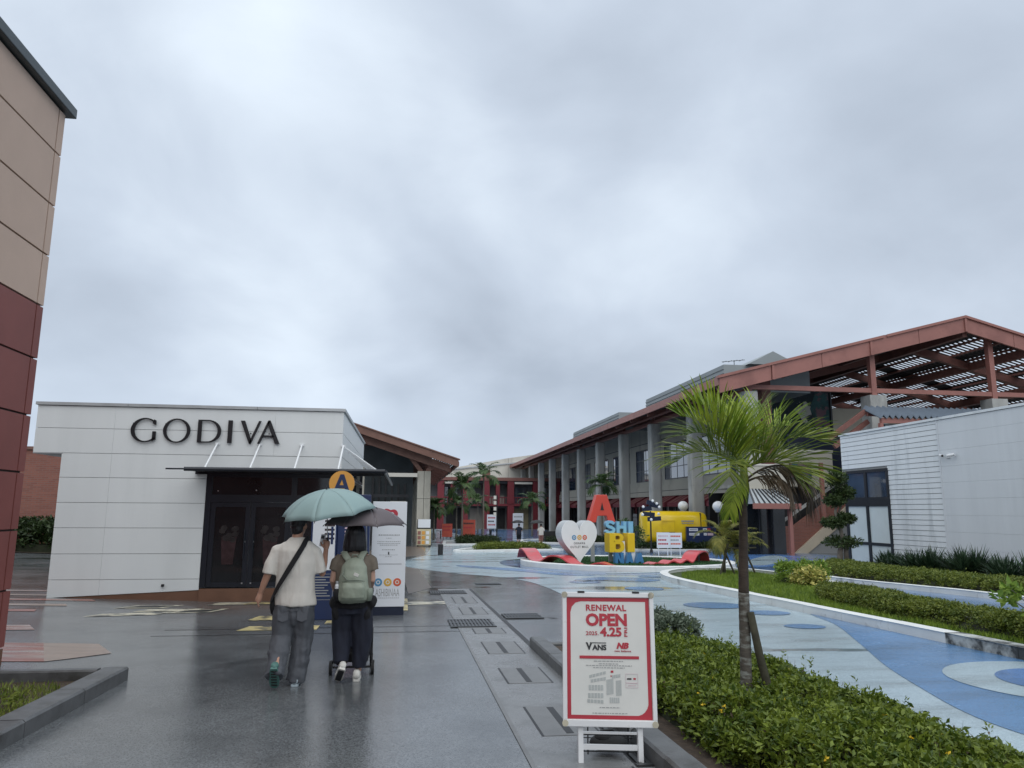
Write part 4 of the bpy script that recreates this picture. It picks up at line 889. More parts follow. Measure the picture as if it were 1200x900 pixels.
    while y < 78:
        if proto is None or True:
            if proto is None:
                mb = MB(); xa, xb = XR+0.6, XRE-.2; mb.add([(xa,y,sl(xa)),(xb,y,sl(xb)),(xb,y+.19,sl(xb)),(xa,y+.19,sl(xa)),(xa,y,sl(xa)+.03),(xb,y,sl(xb)+.03),(xb,y+.19,sl(xb)+.03),(xa,y+.19,sl(xa)+.03)], [(3,2,1,0),(4,5,6,7),(0,1,5,4),(1,2,6,5),(2,3,7,6),(3,0,4,7)])
                proto = mb.part('lattice_slat', M['slat_dark'], th); yp = y
            else:
                c = proto.copy(); COL.objects.link(c); c.location = (0, y-yp, 0)
        y += 0.42
    def band(xa, xb, ya, yb, nm): MB().add([(xa,ya,sl(xa)+.035),(xb,ya,sl(xb)+.035),(xb,yb,sl(xb)+.035),(xa,yb,sl(xa)+.035),(xa,ya,sl(xa)+.09),(xb,ya,sl(xb)+.09),(xb,yb,sl(xb)+.09),(xa,yb,sl(xa)+.09)], [(3,2,1,0),(4,5,6,7),(0,1,5,4),(1,2,6,5),(2,3,7,6),(3,0,4,7)]).part(nm, M['soffit'], th)
    band(XR, XR+1.9, 41.2, 78, 'ridge_deck')
    for a in (38.3, 42.4, 46.2): band(a, a+.75, 41.2, 78, 'roof_strip')
    for a in (41.2, 52.2, 61.5, 70): band(XR+1.9, XRE-.3, a, a+1.5, 'roof_strip')
    for x in [XR+0.9+1.15*i for i in range(14)]: MB().box(x-.10, x+.10, 41.4, 78, sl(x)-0.14, sl(x)-.02).part('lattice_purlin', M['steel_rust'], th)
    for x in (XR+0.15, 39.2, 44.5): MB().box(x-.16, x+.16, 41.4, 78, gab(x)-0.75, gab(x)-0.2).part('main_purlin', M['steel_rust'], th)
    for y in (46.5, 55.2, 64, 72.6): MB().bar((XR,y,sl(XR)-0.45),(XRE,y,sl(XRE)-0.45),0.3,0.5).part('lattice_rafter', M['steel_rust'], th)
    for y in (50, 59): MB().bar((XE+2,y,zroof(XE+2)-0.45),(XR,y,zr-0.45),0.3,0.5).part('inner_rafter', M['steel_rust'], th)
    for x in (24.5, 28, 31.5): MB().box(x-.09, x+.09, 41.4, 60, zroof(x)-0.36, zroof(x)-0.04).part('inner_purlin', M['steel_rust'], th)
    # inner wall with the mural
    MB().box(23.9, 31.3, 51.2, 51.45, 3.1, 10.5).part('mural_wall', M['mural'], th)
    mb = MB(); Mx = front(0, 51.19, 0)
    mb.prism([(29.2,5.2),(31.2,5.2),(31.2,10.4),(30.2,10.5),(29.7,9.2),(30.1,7.6)], 0.01, Mx); mb.part('mural_patch', M['mural_teal'], th)
    mb = MB(); mb.prism(spline([(24.6,6.5),(25.6,6.2),(26.2,7.4),(27.2,8.0),(26.6,9.4),(25.4,9.9),(24.5,9.0)],4,True), 0.01, Mx); mb.part('mural_patch', M['mural_teal'], th)
    MB().box(31.4, 50, 51.3, 51.55, 2.0, 9.3).part('inner_wall', M['wall_beige'], th)
    MB().box(31.3, 31.42, 51.1, 51.6, 2.0, 10.6).part('wall_edge_post', M['navy_frame'], th)
    MB().box(23.5, 50, 47.5, 51.1, 2.9, 3.15).part('upper_deck', M['concrete'], th)
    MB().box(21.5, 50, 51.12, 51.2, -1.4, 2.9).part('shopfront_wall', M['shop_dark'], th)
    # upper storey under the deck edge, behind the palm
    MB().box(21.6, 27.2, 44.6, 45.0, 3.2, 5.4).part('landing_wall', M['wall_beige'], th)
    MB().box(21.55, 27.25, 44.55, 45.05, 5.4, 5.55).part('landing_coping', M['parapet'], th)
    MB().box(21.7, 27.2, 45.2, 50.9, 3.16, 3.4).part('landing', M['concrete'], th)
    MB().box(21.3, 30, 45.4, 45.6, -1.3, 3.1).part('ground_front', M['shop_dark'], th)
    MB().box(24.2, 25.6, 44.4, 44.58, 3.7, 4.7).part('landing_pattern', M['mural_teal'], th)
    # aerial on the roof
    mb = MB(); mb.tube([(22.4,48,11.1),(22.4,48,12.0)], 0.025, 6); mb.tube([(21.5,48,11.85),(23.2,48,12.05)], 0.02, 6)
    for k in range(4): mb.tube([(21.7+.4*k,47.7,11.87+.045*k),(21.7+.4*k,48.3,11.87+.045*k)], 0.015, 5)
    tag(mb.obj('roof_aerial', M['slot'], 'thin television aerial on the grey raised roof of the arcade', 'aerial'))
    return th
long_building()

def stair_block():
    th = thing('stair_ramp', 'red brick stair parapet with a beige side rising behind the topiary tree', 'stair', (24, 43, gz(24, 43)))
    # front parapet (red) rising to the right
    def slab(pts, y0, y1, m, nm): MB().prism(pts, y1-y0, Matrix(((1,0,0,0),(0,0,1,y0),(0,1,0,0),(0,0,0,1)))).part(nm, M[m], th)
    zb = -0.95
    slab([(21.9,zb),(23.3,zb),(30.5,4.2),(30.5,5.4),(23.4,0.75),(21.9,0.75)], 43.0, 43.25, 'brick_red', 'parapet')
    slab([(23.2,zb),(24.0,zb),(31,4.25),(31,4.7),(30.3,4.7)], 42.8, 42.99, 'ramp_beige', 'parapet_edge')
    slab([(23.9,zb-.1),(31.5,zb-.1),(31.5,4.4),(31,4.25)], 42.9, 42.98, 'grey_wall', 'stair_side')
    slab([(23.0,1.0),(30.5,5.75),(30.5,5.95),(23.0,1.2)], 43.3, 43.4, 'concrete', 'handrail')
    for k in range(18):
        x = 23+0.42*k; MB().box(x, x+.46, 43.5, 45.2, -1, -0.85+0.27*(k+1)).part('step', M['concrete'], th)
    for x, z0 in ((25.3, 0.85),): MB().box(x-.11, x+.11, 42.7, 42.88, z0, 4.6 if x > 24 else 2.6).part('post', M['steel_red'], th)
    # glazed porch roof
    c = thing('glass_porch', 'small skylight porch roof with red trim on red posts behind the near palm', 'porch', (21, 41, gz(20, 41)))
    x0, x1, y0, y1 = 19.45, 22.1, 39.9, 41.3; z0 = 2.05; zt = 2.9
    A = [(x0,y0),(x1,y0),(x1,y1),(x0,y1)]; T = [(x0+.1,y0+.8),(x1-1.0,y0+.8),(x1-1.0,y1-.2),(x0+.1,y1-.2)]
    mb = MB(); mb.add([(*p, z0) for p in A]+[(*p, zt) for p in T], [(0,1,5,4),(1,2,6,5),(2,3,7,6),(3,0,4,7),(4,5,6,7),(3,2,1,0)]); g = mb.part('porch_glass', M['sky_glass'], c)
    mb = MB()
    for i in range(9):
        t = i/8; a = Vector((x0+(x1-x0)*t, y0, z0)); b = Vector((T[0][0]+(T[1][0]-T[0][0])*t, T[0][1], zt)); mb.bar(a, b, 0.09, 0.06)
    for i in range(6):
        t = i/5; a = Vector((x1, y0+(y1-y0)*t, z0)); b = Vector((T[1][0], T[1][1]+(T[2][1]-T[1][1])*t, zt)); mb.bar(a, b, 0.06, 0.06)
    mb.part('glazing_bars', M['navy_frame'], c)
    mb = MB(); mb.box(x0-.1,x1+.1,y0-.12,y0+.02,z0-.28,z0+.03); mb.box(x1-.02,x1+.12,y0+.02,y1,z0-.28,z0+.03); mb.part('trim', M['steel_red'], c)
    for x, y in ((x1-.45,y0+.2),): MB().box(x-.1,x+.1,y-.1,y+.1,-1.0,z0-.2).part('post', M['steel_red'], c)
    MB().box(19.3, 22.0, 41.05, 41.48, 2.75, 4.25).part('porch_parapet', M['wall_beige'], c, bevel=.05); MB().box(19.35, 22.0, 41.35, 41.47, -1.1, 2.74).part('porch_back', M['glass_dark'], c); MB().box(19.25, 22.05, 41.0, 41.5, 4.26, 4.36).part('porch_coping', M['parapet'], c)
    for k in range(3): MB().box(19.5+.85*k, 19.56+.85*k, 41.30, 41.345, -1.0, 2.0).part('porch_mullion', M['navy_frame'], c)
    # corrugated canopy and lattice window above the stairs
    d = thing('corrugated_canopy', 'blue grey corrugated canopy on red beams above the white building roofline', 'canopy', (30, 39, -1))
    x0, x1 = 26.2, 34.6; n = 46; vs = []; fs = []
    for i in range(n+1):
        x = x0+(x1-x0)*i/n; w = 0.22 if i % 2 else 0.0
        vs += [(x,37.9,6.82+w),(x,39.5,7.55+w),(x,39.5,7.50+w),(x,37.9,6.77+w)]
    for i in range(n):
        for q in range(4): fs.append((i*4+q, i*4+(q+1) % 4, (i+1)*4+(q+1) % 4, (i+1)*4+q))
    MB().add(vs, fs+[(3,2,1,0),(n*4,n*4+1,n*4+2,n*4+3)]).part('corrugated_sheet', M['corrugate'], d)
    MB().box(x0+.1,x1,38.0,38.2,6.55,6.85).part('beam', M['steel_red'], d); MB().box(x0+.1,x1,39.2,39.4,7.1,7.36).part('beam', M['steel_red'], d)
    for x in (26.3, 30.4, 34.4): MB().box(x-.1,x+.1,38.0,38.2,1.5,6.55).part('post', M['steel_red'], d)
    pane_window(d, 'x', 26.45, 30.3, 5.2, 6.5, 38.15, 6, 2, glass='glass_film'); pane_window(d, 'x', 30.5, 34.3, 5.2, 6.5, 38.15, 6, 2, glass='glass_film')
    MB().box(26.4, 34.4, 38.3, 38.4, 0.5, 5.2).part('lower_wall', M['grey_wall'], d)
    for a, b in (((23.9,39.4,5.75),(26.3,39.4,7.4)), ((24.2,39.4,5.3),(26.4,39.4,6.8))): MB().bar(a, b, 0.2, 0.26).part('stringer', M['steel_rust'], d)
    MB().box(24.6, 28.2, 45.2, 45.35, 3.4, 6.6).part('dark_screen', M['dark_navy'], d)
stair_block()

def white_building():
    X = 19.6; YA = 12.0; YF = 31.4; zt = 5.02; zb = -0.9
    th = thing('white_building', 'low white building at right with board siding, corner glazing and a plain panelled wall', 'building', (26, 22, -0.5))
    MB().box(X+0.04, 25.5, YA, 25.1, zb, zt-.02).part('wall_core', M['gap'], th)
    MB().box(X+0.04, 25.5, 25.1, 28.2, zb, zt-.02).part('wall_core', M['gap'], th)
    MB().box(X+0.04, 25.5, 28.2, YF-0.03, 3.42, zt-.02).part('wall_core', M['gap'], th)
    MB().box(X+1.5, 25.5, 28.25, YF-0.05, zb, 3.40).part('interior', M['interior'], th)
    p = 0.1975; k = 0; z = zb+0.05
    while z < zt-0.03:
        z1 = min(z+p, zt-0.01); y1 = YF if z >= 3.3 else 28.2
        mb = MB(); mb.add([(X-0.008,25.1,z+.018),(X+.03,25.1,z+.018),(X+.03,25.1,z1),(X+.002,25.1,z1),(X-0.008,y1,z+.018),(X+.03,y1,z+.018),(X+.03,y1,z1),(X+.002,y1,z1)], [(0,1,2,3),(7,6,5,4),(0,4,5,1),(1,5,6,2),(2,6,7,3),(3,7,4,0)])
        mb.part('siding_board', M['white_siding'], th); z += p; k += 1
    for a in range(10):
        za, zc = zb+0.05+a*0.592, min(zt-.01, zb+0.05+(a+1)*0.592)
        for y0, y1 in ((YA,18.1),(18.1,25.07)): MB().box(X-.012, X+.03, y0+.002, y1-.002, za+.002, zc-.002).part('wall_panel', M['grey_plain'], th)
    MB().box(X-.03, X-.0125, 25.06, 25.12, zb, zt).part('corner_trim', M['grey_plain'], th)
    MB().box(X-.05, 25.6, YA, YF+.06, zt, zt+.09).part('coping', M['white_siding'], th)
    MB().box(X+.01, 25.5, YF-.02, YF, 3.42, zt-.01).part('end_wall', M['white_siding'], th)
    # corner glazing: two window bays, upper dark glass, lower frosted film
    f = MB()
    for y in (31.22, 29.72, 28.24): f.box(X-.03, X+.08, y-.08, y+.08, -0.8, 3.40)
    f.box(X-.028, X+.078, 28.32, 31.14, 3.30, 3.41)
    for a, b in ((28.32,29.64),(29.80,31.14)): f.box(X-.026, X+.076, a, b, 1.86, 2.24); f.box(X-.026, X+.076, a, b, 0.24, 0.36); f.box(X-.026, X+.076, a, b, -0.85, -0.7)
    fo = f.part('window', M['navy_frame'], th)
    for a, b in ((28.32,29.64),(29.80,31.14)):
        MB().box(X+.02, X+.035, a, b, 2.24, 3.30).part('pane', M['glass_win'], fo)
        MB().box(X+.02, X+.035, a, b, 0.36, 1.86).part('pane', M['glass_film'], fo, label='frosted lower pane')
        MB().box(X+.02, X+.035, a, b, -0.7, 0.24).part('pane', M['glass_film'], fo, label='frosted bottom pane')
    MB().box(X+.1, 22.5, YF-.08, YF, -0.7, 3.35).part('end_glass', M['glass_win'], th)
    c = thing('security_camera', 'small white twin security camera on the plain wall of the white building', 'camera', (X-.1, 24.6, 3.65))
    MB().box(X-.05, X-.014, 24.5, 24.7, 3.58, 3.72).part('bracket', M['white_metal'], c)
    MB().tube([(X-.10,24.95,3.70),(X-.22,24.68,3.66)], [0.05,0.055], 10).part('camera_body', M['white_metal'], c); MB().tube([(X-.10,24.2,3.68),(X-.22,24.42,3.64)], [0.05,0.055], 10).part('camera_body', M['white_metal'], c)
    MB().tube([(X-.22,24.68,3.66),(X-.23,24.66,3.655)], 0.04, 10).part('lens', M['black_plastic'], c)
white_building()

def far_building():
    Y = 115.0
    th = thing('crimson_building', 'far two storey shop building with crimson columns and a red balcony', 'building', (13, 118, -1.2))
    MB().box(2, 30, Y+4, Y+14, -1.4, 6.4).part('wall', M['grey_wall'], th)
    MB().box(2, 30, Y-.2, Y+4, 6.1, 6.6).part('roof_band', M['steel_rust'], th)
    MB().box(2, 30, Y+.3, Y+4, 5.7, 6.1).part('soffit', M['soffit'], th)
    MB().box(2, 30, Y, Y+4, 2.25, 2.6).part('balcony_slab', M['red_column'], th)
    for x in (5.4, 9.1, 12.4, 16.2, 20.2, 24):
        for z0, z1 in ((-1.4,2.24),(2.61,6.09)): MB().box(x-.5, x+.5, Y-.1, Y+.9, z0, z1).part('column', M['red_column'], th)
    for x in (7.2, 14.2): MB().box(x-.3, x+.3, Y+.1, Y+.7, 2.61, 5.6).part('column', M['red_column'], th)
    MB().box(5.95, 8.5, Y-.02, Y+.05, 5.62, 5.95).part('sign_strip', M['parapet'], th); MB().box(16.8, 19.6, Y-.02, Y+.05, 5.62, 5.95).part('sign_strip', M['parapet'], th)
    mb = MB(); mb.box(2, 30, Y+.05, Y+.13, 3.5, 3.62)
    for k in range(70): mb.box(2+.4*k, 2.1+.4*k, Y+.06, Y+.12, 2.61, 3.5)
    r = mb.part('balcony_rail', M['red_column'], th); r['kind'] = 'stuff'
    MB().box(9.7, 15.6, Y+3.4, Y+3.98, 2.61, 3.9).part('upper_shopfront', M['parapet'], th)
    for x in (6.2, 17.2, 20.8): MB().box(x, x+2, Y+3.9, Y+3.98, 2.8, 5.2).part('upper_window', M['glass_win'], th)
    for x, m in ((3, 'shop_dark'), (6.5, 'shop_dark'), (10.2, 'parapet'), (13.2, 'shop_dark'), (17.0, 'warm_lit'), (21, 'shop_dark')): MB().box(x, x+2.6, Y+3.85, Y+3.98, -1.2, 1.9).part('shopfront', M[m], th)
    b = thing('warehouse', 'pale beige windowless block with a sloping roofline behind the crimson shops', 'building', (15, 136, -1.2))
    xs = [3, 8, 13, 18, 23, 28, 34]; top = lambda x: 7.9+0.19*(x-3) if x < 22 else 11.5
    for a, c in zip(xs[:-1], xs[1:]): MB().add([(a+.02,131,-1.4),(c-.02,131,-1.4),(c-.02,131,top(c)),(a+.02,131,top(a)),(a+.02,143,-1.4),(c-.02,143,-1.4),(c-.02,143,top(c)),(a+.02,143,top(a))], [(0,1,2,3),(7,6,5,4),(0,4,5,1),(1,5,6,2),(2,6,7,3),(3,7,4,0)]).part('wall_panel', M['parapet'], b)
    MB().add([(2.8,130.8,top(3)+.02),(34.2,130.8,top(34)+.02),(34.2,130.8,top(34)+.25),(2.8,130.8,top(3)+.25),(2.8,143.2,top(3)+.02),(34.2,143.2,top(34)+.02),(34.2,143.2,top(34)+.25),(2.8,143.2,top(3)+.25)], [(0,1,2,3),(7,6,5,4),(0,4,5,1),(1,5,6,2),(2,6,7,3),(3,7,4,0)]).part('coping', M['cap_grey'], b)
    MB().box(12.3, 13.5, 119.5, 120.5, 6.4, 8.0).obj('chimney_block', M['timber'], 'small brown roof vent on the far crimson building', 'roof vent')
far_building()

def timber_pavilion():
    YG = 55.0; XE = 3.85; ze = 4.95; XR = -5.0; zr = 7.82; YF = 98
    th = thing('timber_pavilion', 'brown timber framed shop pavilion with a sloping roof behind the white shop', 'building', (-3, 70, -1.2))
    sl = (zr-ze)/(XE-XR); zz = lambda x: zr-sl*(x-XR)
    def plate(xa, xb, ya, yb, d0, d1, m, nm): MB().add([(xa,ya,zz(xa)+d0),(xb,ya,zz(xb)+d0),(xb,yb,zz(xb)+d0),(xa,yb,zz(xa)+d0),(xa,ya,zz(xa)+d1),(xb,ya,zz(xb)+d1),(xb,yb,zz(xb)+d1),(xa,yb,zz(xa)+d1)], [(3,2,1,0),(4,5,6,7),(0,1,5,4),(1,2,6,5),(2,3,7,6),(3,0,4,7)]).part(nm, M[m], th)
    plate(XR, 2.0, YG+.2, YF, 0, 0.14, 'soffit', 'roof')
    plate(XR, XE, YG-.05, YG+.17, -0.22, 0.30, 'timber', 'barge_board'); plate(XR, XE+.1, YG-.15, YG+.25, 0.31, 0.40, 'timber', 'barge_cap')
    plate(XR, XE-.6, YG+.9, YG+1.2, -0.75, -0.2, 'timber', 'rafter')
    for k in range(1, 9): plate(XR, XE-.2, YG+1+k*4.6, YG+1.28+k*4.6, -0.45, -0.05, 'steel_rust', 'rafter')
    for k in range(10): x = 2.15+k*0.17; plate(x, x+.09, YG+.2, YF, 0.02, 0.10, 'slat_dark', 'eave_slat')
    plate(XE-.08, XE+.06, YG+.3, YF, -0.1, 0.2, 'steel_rust', 'eave_beam')
    for k in range(5):
        y = 56.6+k*9.2; z0 = gz(1.35, y)
        for a, b in ((0.89,1.36),(1.39,1.86)): MB().box(a, b, y-.45, y+.45, z0-.3, 2.4).part('column', M['concrete_warm'], th); MB().box(a, b, y-.45, y+.45, 2.43, 4.45).part('column', M['concrete_warm'], th)
        for dx in (-1.5, 1.0): MB().bar((1.375+(.2 if dx > 0 else -.2),y,4.42),(1.375+dx,y,zz(1.375+dx)-.15),0.3,0.3).part('brace', M['timber'], th)
    MB().box(-3.75,-3.2,YG+1.0,YG+1.5,5.0,zz(-3.5)-.2).part('post', M['timber'], th); MB().box(-3.9,-2.9,YG+.8,YG+1.7,4.75,5.0).part('post_cap', M['brick_red'], th); MB().box(-3.8,-3.0,YG+.9,YG+1.6,-1.2,4.75).part('post_base', M['concrete_warm'], th)
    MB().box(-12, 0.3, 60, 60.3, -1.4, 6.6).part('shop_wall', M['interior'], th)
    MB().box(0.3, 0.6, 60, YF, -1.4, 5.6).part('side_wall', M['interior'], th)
    for k in range(6): MB().box(-2.6+.5*k, -2.45+.5*k, 59.85, 59.98, -1.2, 3.6).part('wall_batten', M['shop_dark'], th)
    MB().box(-1.42, 0.87, 55.9, 56.1, 4.0, 4.28).part('white_beam', M['parapet'], th)
    MB().box(-2.4, 0.3, 58.6, 58.8, 2.55, 2.75).part('shop_lintel', M['soffit'], th); MB().box(-1.1, 0.1, 58.5, 58.58, 2.1, 2.25).part('strip_sign', M['parapet'], th)
    mb = MB(); mb.tube([(0.9,75,6.0),(0.9,75,7.6)], 0.05, 6); mb.cbox((0.9,75,7.6),(.3,.1,.1)); mb.obj('roof_mast', M['slot'], 'tiny mast on the brown pavilion roof', 'mast')
timber_pavilion()

# ------------------------------------------------------------------ planting beds and kerbs
def beds():
    # near bed on the right of the walkway
    sheet('soil', [(1.9,1.0),(3.68,1.0),(3.68,10.1),(1.9,10.1)], 0.03, M['soil'])
    kerb('near_bed_kerb', [(1.72,10.3),(1.72,1.0)], 0.2, 0.13, M['kerb_grey'], 'dark wet kerb along the walkway side of the near planting bed', seg=1.4)
    kerb('near_bed_kerb', [(3.80,1.0),(3.80,10.32)], 0.12, 0.05, M['kerb_white'], 'thin pale kerb between the near planting bed and the painted floor', seg=1.5)
    kerb('near_bed_kerb', [(3.66,10.3),(1.94,10.3)], 0.12, 0.06, M['kerb_grey'], 'short grey kerb closing the far end of the near bed')
    poly = [(2.42,3.2),(3.55,2.9),(3.72,5.0),(3.66,7.5),(3.5,9.0),(2.9,9.5),(2.2,9.2),(2.12,7),(2.16,5)]
    hedge('flowering_shrub_bed', poly, 0.31, 5600, 24, 0.048, M['hedge'], 'low leafy green shrub bed with tiny yellow flowers round the near palm', 'shrub bed', round_=0.3, jitter=0.3)
    x, y = sample_poly(poly, 90); P = np.stack([x, y, gzv(x, y)+0.31+np.random.uniform(-.03,.05,90)], 1); D = rnd_dirs(450, 0.2)
    me = leaf_mesh('yellow_flowers', np.repeat(P,5,0), D, rnd_dirs(450,.2), np.full(450,.02), np.full(450,.014), M['flower']); o = link_mesh('yellow_flowers', me, None); o['kind'] = 'stuff'; o['label'] = 'scattered tiny yellow flowers over the near shrub bed'
    P = []; D = []
    for k in range(700):
        sx, sy = random.uniform(2.3,3.7), random.uniform(3.2,9.3)
        P.append((sx, sy, gz(sx,sy)+.16)); D.append((random.gauss(0,.35), random.gauss(0,.35), 1))
    me = leaf_mesh('bare_twigs', np.array(P), np.array(D), rnd_dirs(len(P),.2), np.random.uniform(.12,.26,len(P)), np.full(len(P),.006), M['dead']); o = link_mesh('bare_twigs', me, None); o['kind'] = 'stuff'; o['label'] = 'thin brown twigs showing among the near shrub bed'
    x, y = sample_poly(poly, 700); P = np.stack([x, y, gzv(x, y)+.30+np.random.uniform(-.09,.03,700)], 1)
    me = leaf_mesh('dry_leaves', P, rnd_dirs(700,.1), rnd_dirs(700,.5), np.random.uniform(.025,.05,700), np.full(700,.016), M['dead']); o = link_mesh('dry_leaves', me, None); o['kind'] = 'stuff'; o['label'] = 'scattered dry brown leaves caught in the near shrub bed'
    # taller sprigs standing out of the hedge
    P = []; D = []; L_ = []
    for k in range(46):
        t = random.random(); sx = 3.35+random.uniform(-.35,.2) if t < .6 else random.uniform(2.4,3.4); sy = random.uniform(3.6,9.2); h = random.uniform(.12,.24)
        if not in_poly(np.array([sx]), np.array([sy]), poly)[0]: continue
        for q in range(26):
            u = random.random(); P.append((sx+random.gauss(0,.006)+.02*u, sy+random.gauss(0,.006), gz(sx,sy)+0.27+h*u)); D.append((random.gauss(0,1), random.gauss(0,1), .7)); L_.append(.045*(1.2-u*.6))
    me = leaf_mesh('shrub_sprigs', np.array(P), np.array(D), rnd_dirs(len(P),.8), np.array(L_), np.array(L_)*.35, M['hedge']); o = link_mesh('shrub_sprigs', me, None); o['kind'] = 'stuff'; o['label'] = 'taller sprigs rising from the near shrub bed'
    hedge('grey_leaf_shrub', circle(2.95, 9.15, 0.72, 0.55, 16), 0.44, 700, 22, 0.055, M['greyleaf'], 'silvery grey green shrub at the far end of the near bed', 'shrub', jitter=0.5, up=.5, kind=None)
    # middle bed
    bed = spline([(7.75,1.0),(7.75,8),(7.75,14),(7.78,19),(8.0,22),(8.7,24.2),(9.9,25.6),(11.1,25.8),(11.9,24.6),(11.9,22),(11.3,19),(10.3,15),(9.65,12),(9.3,9),(9.2,5),(9.2,1.0)], 6)
    sheet('bed_soil', bed, 0.05, M['grass_base'])
    kerb('middle_bed_kerb', bed[::-1], -0.22, 0.15, M['kerb_white'], 'long white kerb of the curved middle planting bed, blackened at its near end', seg=1.25,
         alt=lambda p: M['kerb_stained'] if p.x < 8.2 and 6 < p.y < 10.3 else M['kerb_white'])
    inner = [(7.98,3),(7.98,19),(8.3,22),(9.0,23.8),(10,25.2),(11.0,25.4),(11.6,24.4),(11.5,20.5),(10.3,16),(9.4,10),(9.0,3)]
    grass('grass', [(8.0,13.5)]+inner[1:8]+[(10.3,16),(9.7,13.5)], 26000, 0.13, M['grass'], 'lawn grass on the middle bed', 0.3, 0.011, base=0.05)
    grass('grass', [(7.98,7),(8.7,7),(8.7,14),(7.98,14)], 7000, 0.12, M['grass'], 'grass strip along the middle bed kerb', 0.3, 0.011, base=0.05)
    hedge('clipped_hedge', [(8.35,9.2),(9.05,9.3),(9.25,12.2),(9.9,15.6),(9.5,16.6),(8.7,15.0),(8.3,12)], 0.30, 5200, 18, 0.045, M['hedge_b'], 'low clipped hedge on the middle bed by the blackened kerb', 'hedge', round_=0.35, jitter=.2, base=.05)
    hedge('variegated_bush', circle(10.45, 18.6, 0.42, 0.38, 16), 0.46, 130, 14, 0.12, M['varieg'], 'small yellow and green variegated bush on the middle bed', 'bush', kind=None, jitter=.3)
    hedge('green_bush', circle(10.75, 19.5, 0.75, 0.5, 16), 0.6, 320, 18, 0.085, M['bright_leaf'], 'bright green bush just behind the variegated bush', 'bush', kind=None, jitter=.3)
    # second bed by the white building
    bed2 = spline([(13.3,6),(13.3,12),(13.3,16),(12.95,19),(12.75,21.3),(13.4,23.3),(15,26),(17,28.2),(18.6,29.5)], 5)
    sheet('bed_soil', bed2+[(19.4,29.5),(19.4,6)], 0.05, M['soil'])
    kerb('second_bed_kerb', bed2[::-1], -0.2, 0.14, M['kerb_white'], 'white kerb of the planting bed in front of the white building', seg=1.4)
    hedge('clipped_hedge', [(13.5,9),(13.6,15),(13.2,19),(13.1,21.3),(14.2,24.3),(16.0,27.2),(16.6,27.0),(15.3,22),(15.0,15),(15.0,9)], 0.30, 7000, 16, 0.06, M['hedge_b'], 'long olive green clipped hedge running below the white building', 'hedge', round_=.3, jitter=.16, base=.05)
    # dark strap leaved plants along the wall: individual clumps
    n = 0
    for k in range(24):
        y = 26.4-k*0.52+random.uniform(-.3,.3); x = 17.7+random.uniform(-.6,.6); m = random.randint(130,200); hs = random.uniform(.7,1.12)
        a = np.random.uniform(0, 2*np.pi, m); el = np.random.uniform(.35, 1.4, m); D = np.stack([np.cos(a)*np.cos(el), np.sin(a)*np.cos(el), np.sin(el)], 1)
        P = np.stack([x+np.random.normal(0,.1,m), y+np.random.normal(0,.1,m), np.full(m, gz(x,y)+.05)], 1)
        me = leaf_mesh('leaves', P, D, np.tile([0,0,1.0],(m,1)), np.random.uniform(.55,1.0,m)*hs, np.full(m,.07), M['strap'])
        org = (x, y, gz(x,y)); me.transform(Matrix.Translation(-Vector(org)))
        o = link_mesh('strap_leaf_plant', me, None, None, org); tag(o, 'dark green strap leaved clump in the row along the white building wall', 'plant', 'strap leaved plants along the white wall')
    # small tree of cloud pruned pads
    t = thing('topiary_tree', 'cloud pruned topiary tree with three leafy pads beside the corner glazing', 'tree', (17.2, 28.0, gz(17.2,28)))
    zb = gz(17.2,28)
    mb = MB(); mb.tube([(17.1,28,zb),(17.15,28,.1),(17.3,28,.5),(17.2,28,1.1),(17.05,28,1.6),(17.2,28,2.2)], [.14,.10,.08,.07,.055,.04], 10); mb.tube([(17.45,28.05,zb),(17.4,28,.1),(17.55,28,.45)], [.12,.09,.06], 8); mb.tube([(17.2,28,1.6),(17.45,28,2.1),(17.3,28,2.9)], [.05,.04,.03], 6)
    mb.part('trunk', M['bark'], t, smooth=True)
    for c, r in (((17.3,28,.44),(.68,.6,.22)), ((16.95,28,1.2),(.42,.42,.2)), ((17.45,28,1.36),(.34,.4,.2)), ((17.05,28,2.05),(.36,.36,.22)), ((17.5,28,2.35),(.36,.36,.3)), ((17.2,28,2.9),(.42,.36,.38))):
        o = blob_leaves('crown_pad', [(c, tuple(q*1.05 for q in r))], 1100, .14, M['topiary'], t, shell=.3)
        if 'kind' in o: del o['kind']
    # left planter in the foreground
    sheet('soil', [(-8,1),(-3.06,1),(-3.06,8.6),(-8,8.6)], 0.02, M['soil'])
    kerb('left_planter_kerb', [(-2.82,1.0),(-2.82,8.68)], 0.25, 0.13, M['kerb_grey'], 'wet grey kerb of the grassy planter at lower left', seg=1.1)
    kerb('left_planter_kerb', [(-3.09,8.68),(-8,8.68)], 0.12, 0.13, M['kerb_grey'], 'dark kerb closing the far end of the lower left planter', seg=1.6)
    grass('grass', [(-8,1),(-3.1,1),(-3.1,8.0),(-3.5,8.3),(-8,8.4)], 30000, 0.10, M['grass_dry'], 'weedy grass in the lower left planter', .6, .009, base=.02)
    hedge('weeds', [(-6,3),(-3.2,3),(-3.2,7.6),(-4.2,8.1),(-6,8)], 0.10, 1100, 14, 0.05, M['grass_dry'], 'low yellowish weeds among the grass of the lower left planter', 'weeds', jitter=.9, round_=.5)
    for o in [c for c in COL.objects if c.name.startswith('twig_core') and c.parent and c.parent.name.startswith('weeds')]: bpy.data.objects.remove(o)
    # far bits of hedge
    hedge('dark_hedge', [(-26,34.6),(-11,34.6),(-11,35.9),(-26,35.9)], 1.15, 2200, 12, 0.22, M['hedge_dark'], 'dark hedge standing against the red brick wall', 'hedge', round_=.4)
    sheet('bed_soil', [(-27,34.2),(-11,34.2),(-11,36.5),(-27,36.5)], .03, M['soil'])
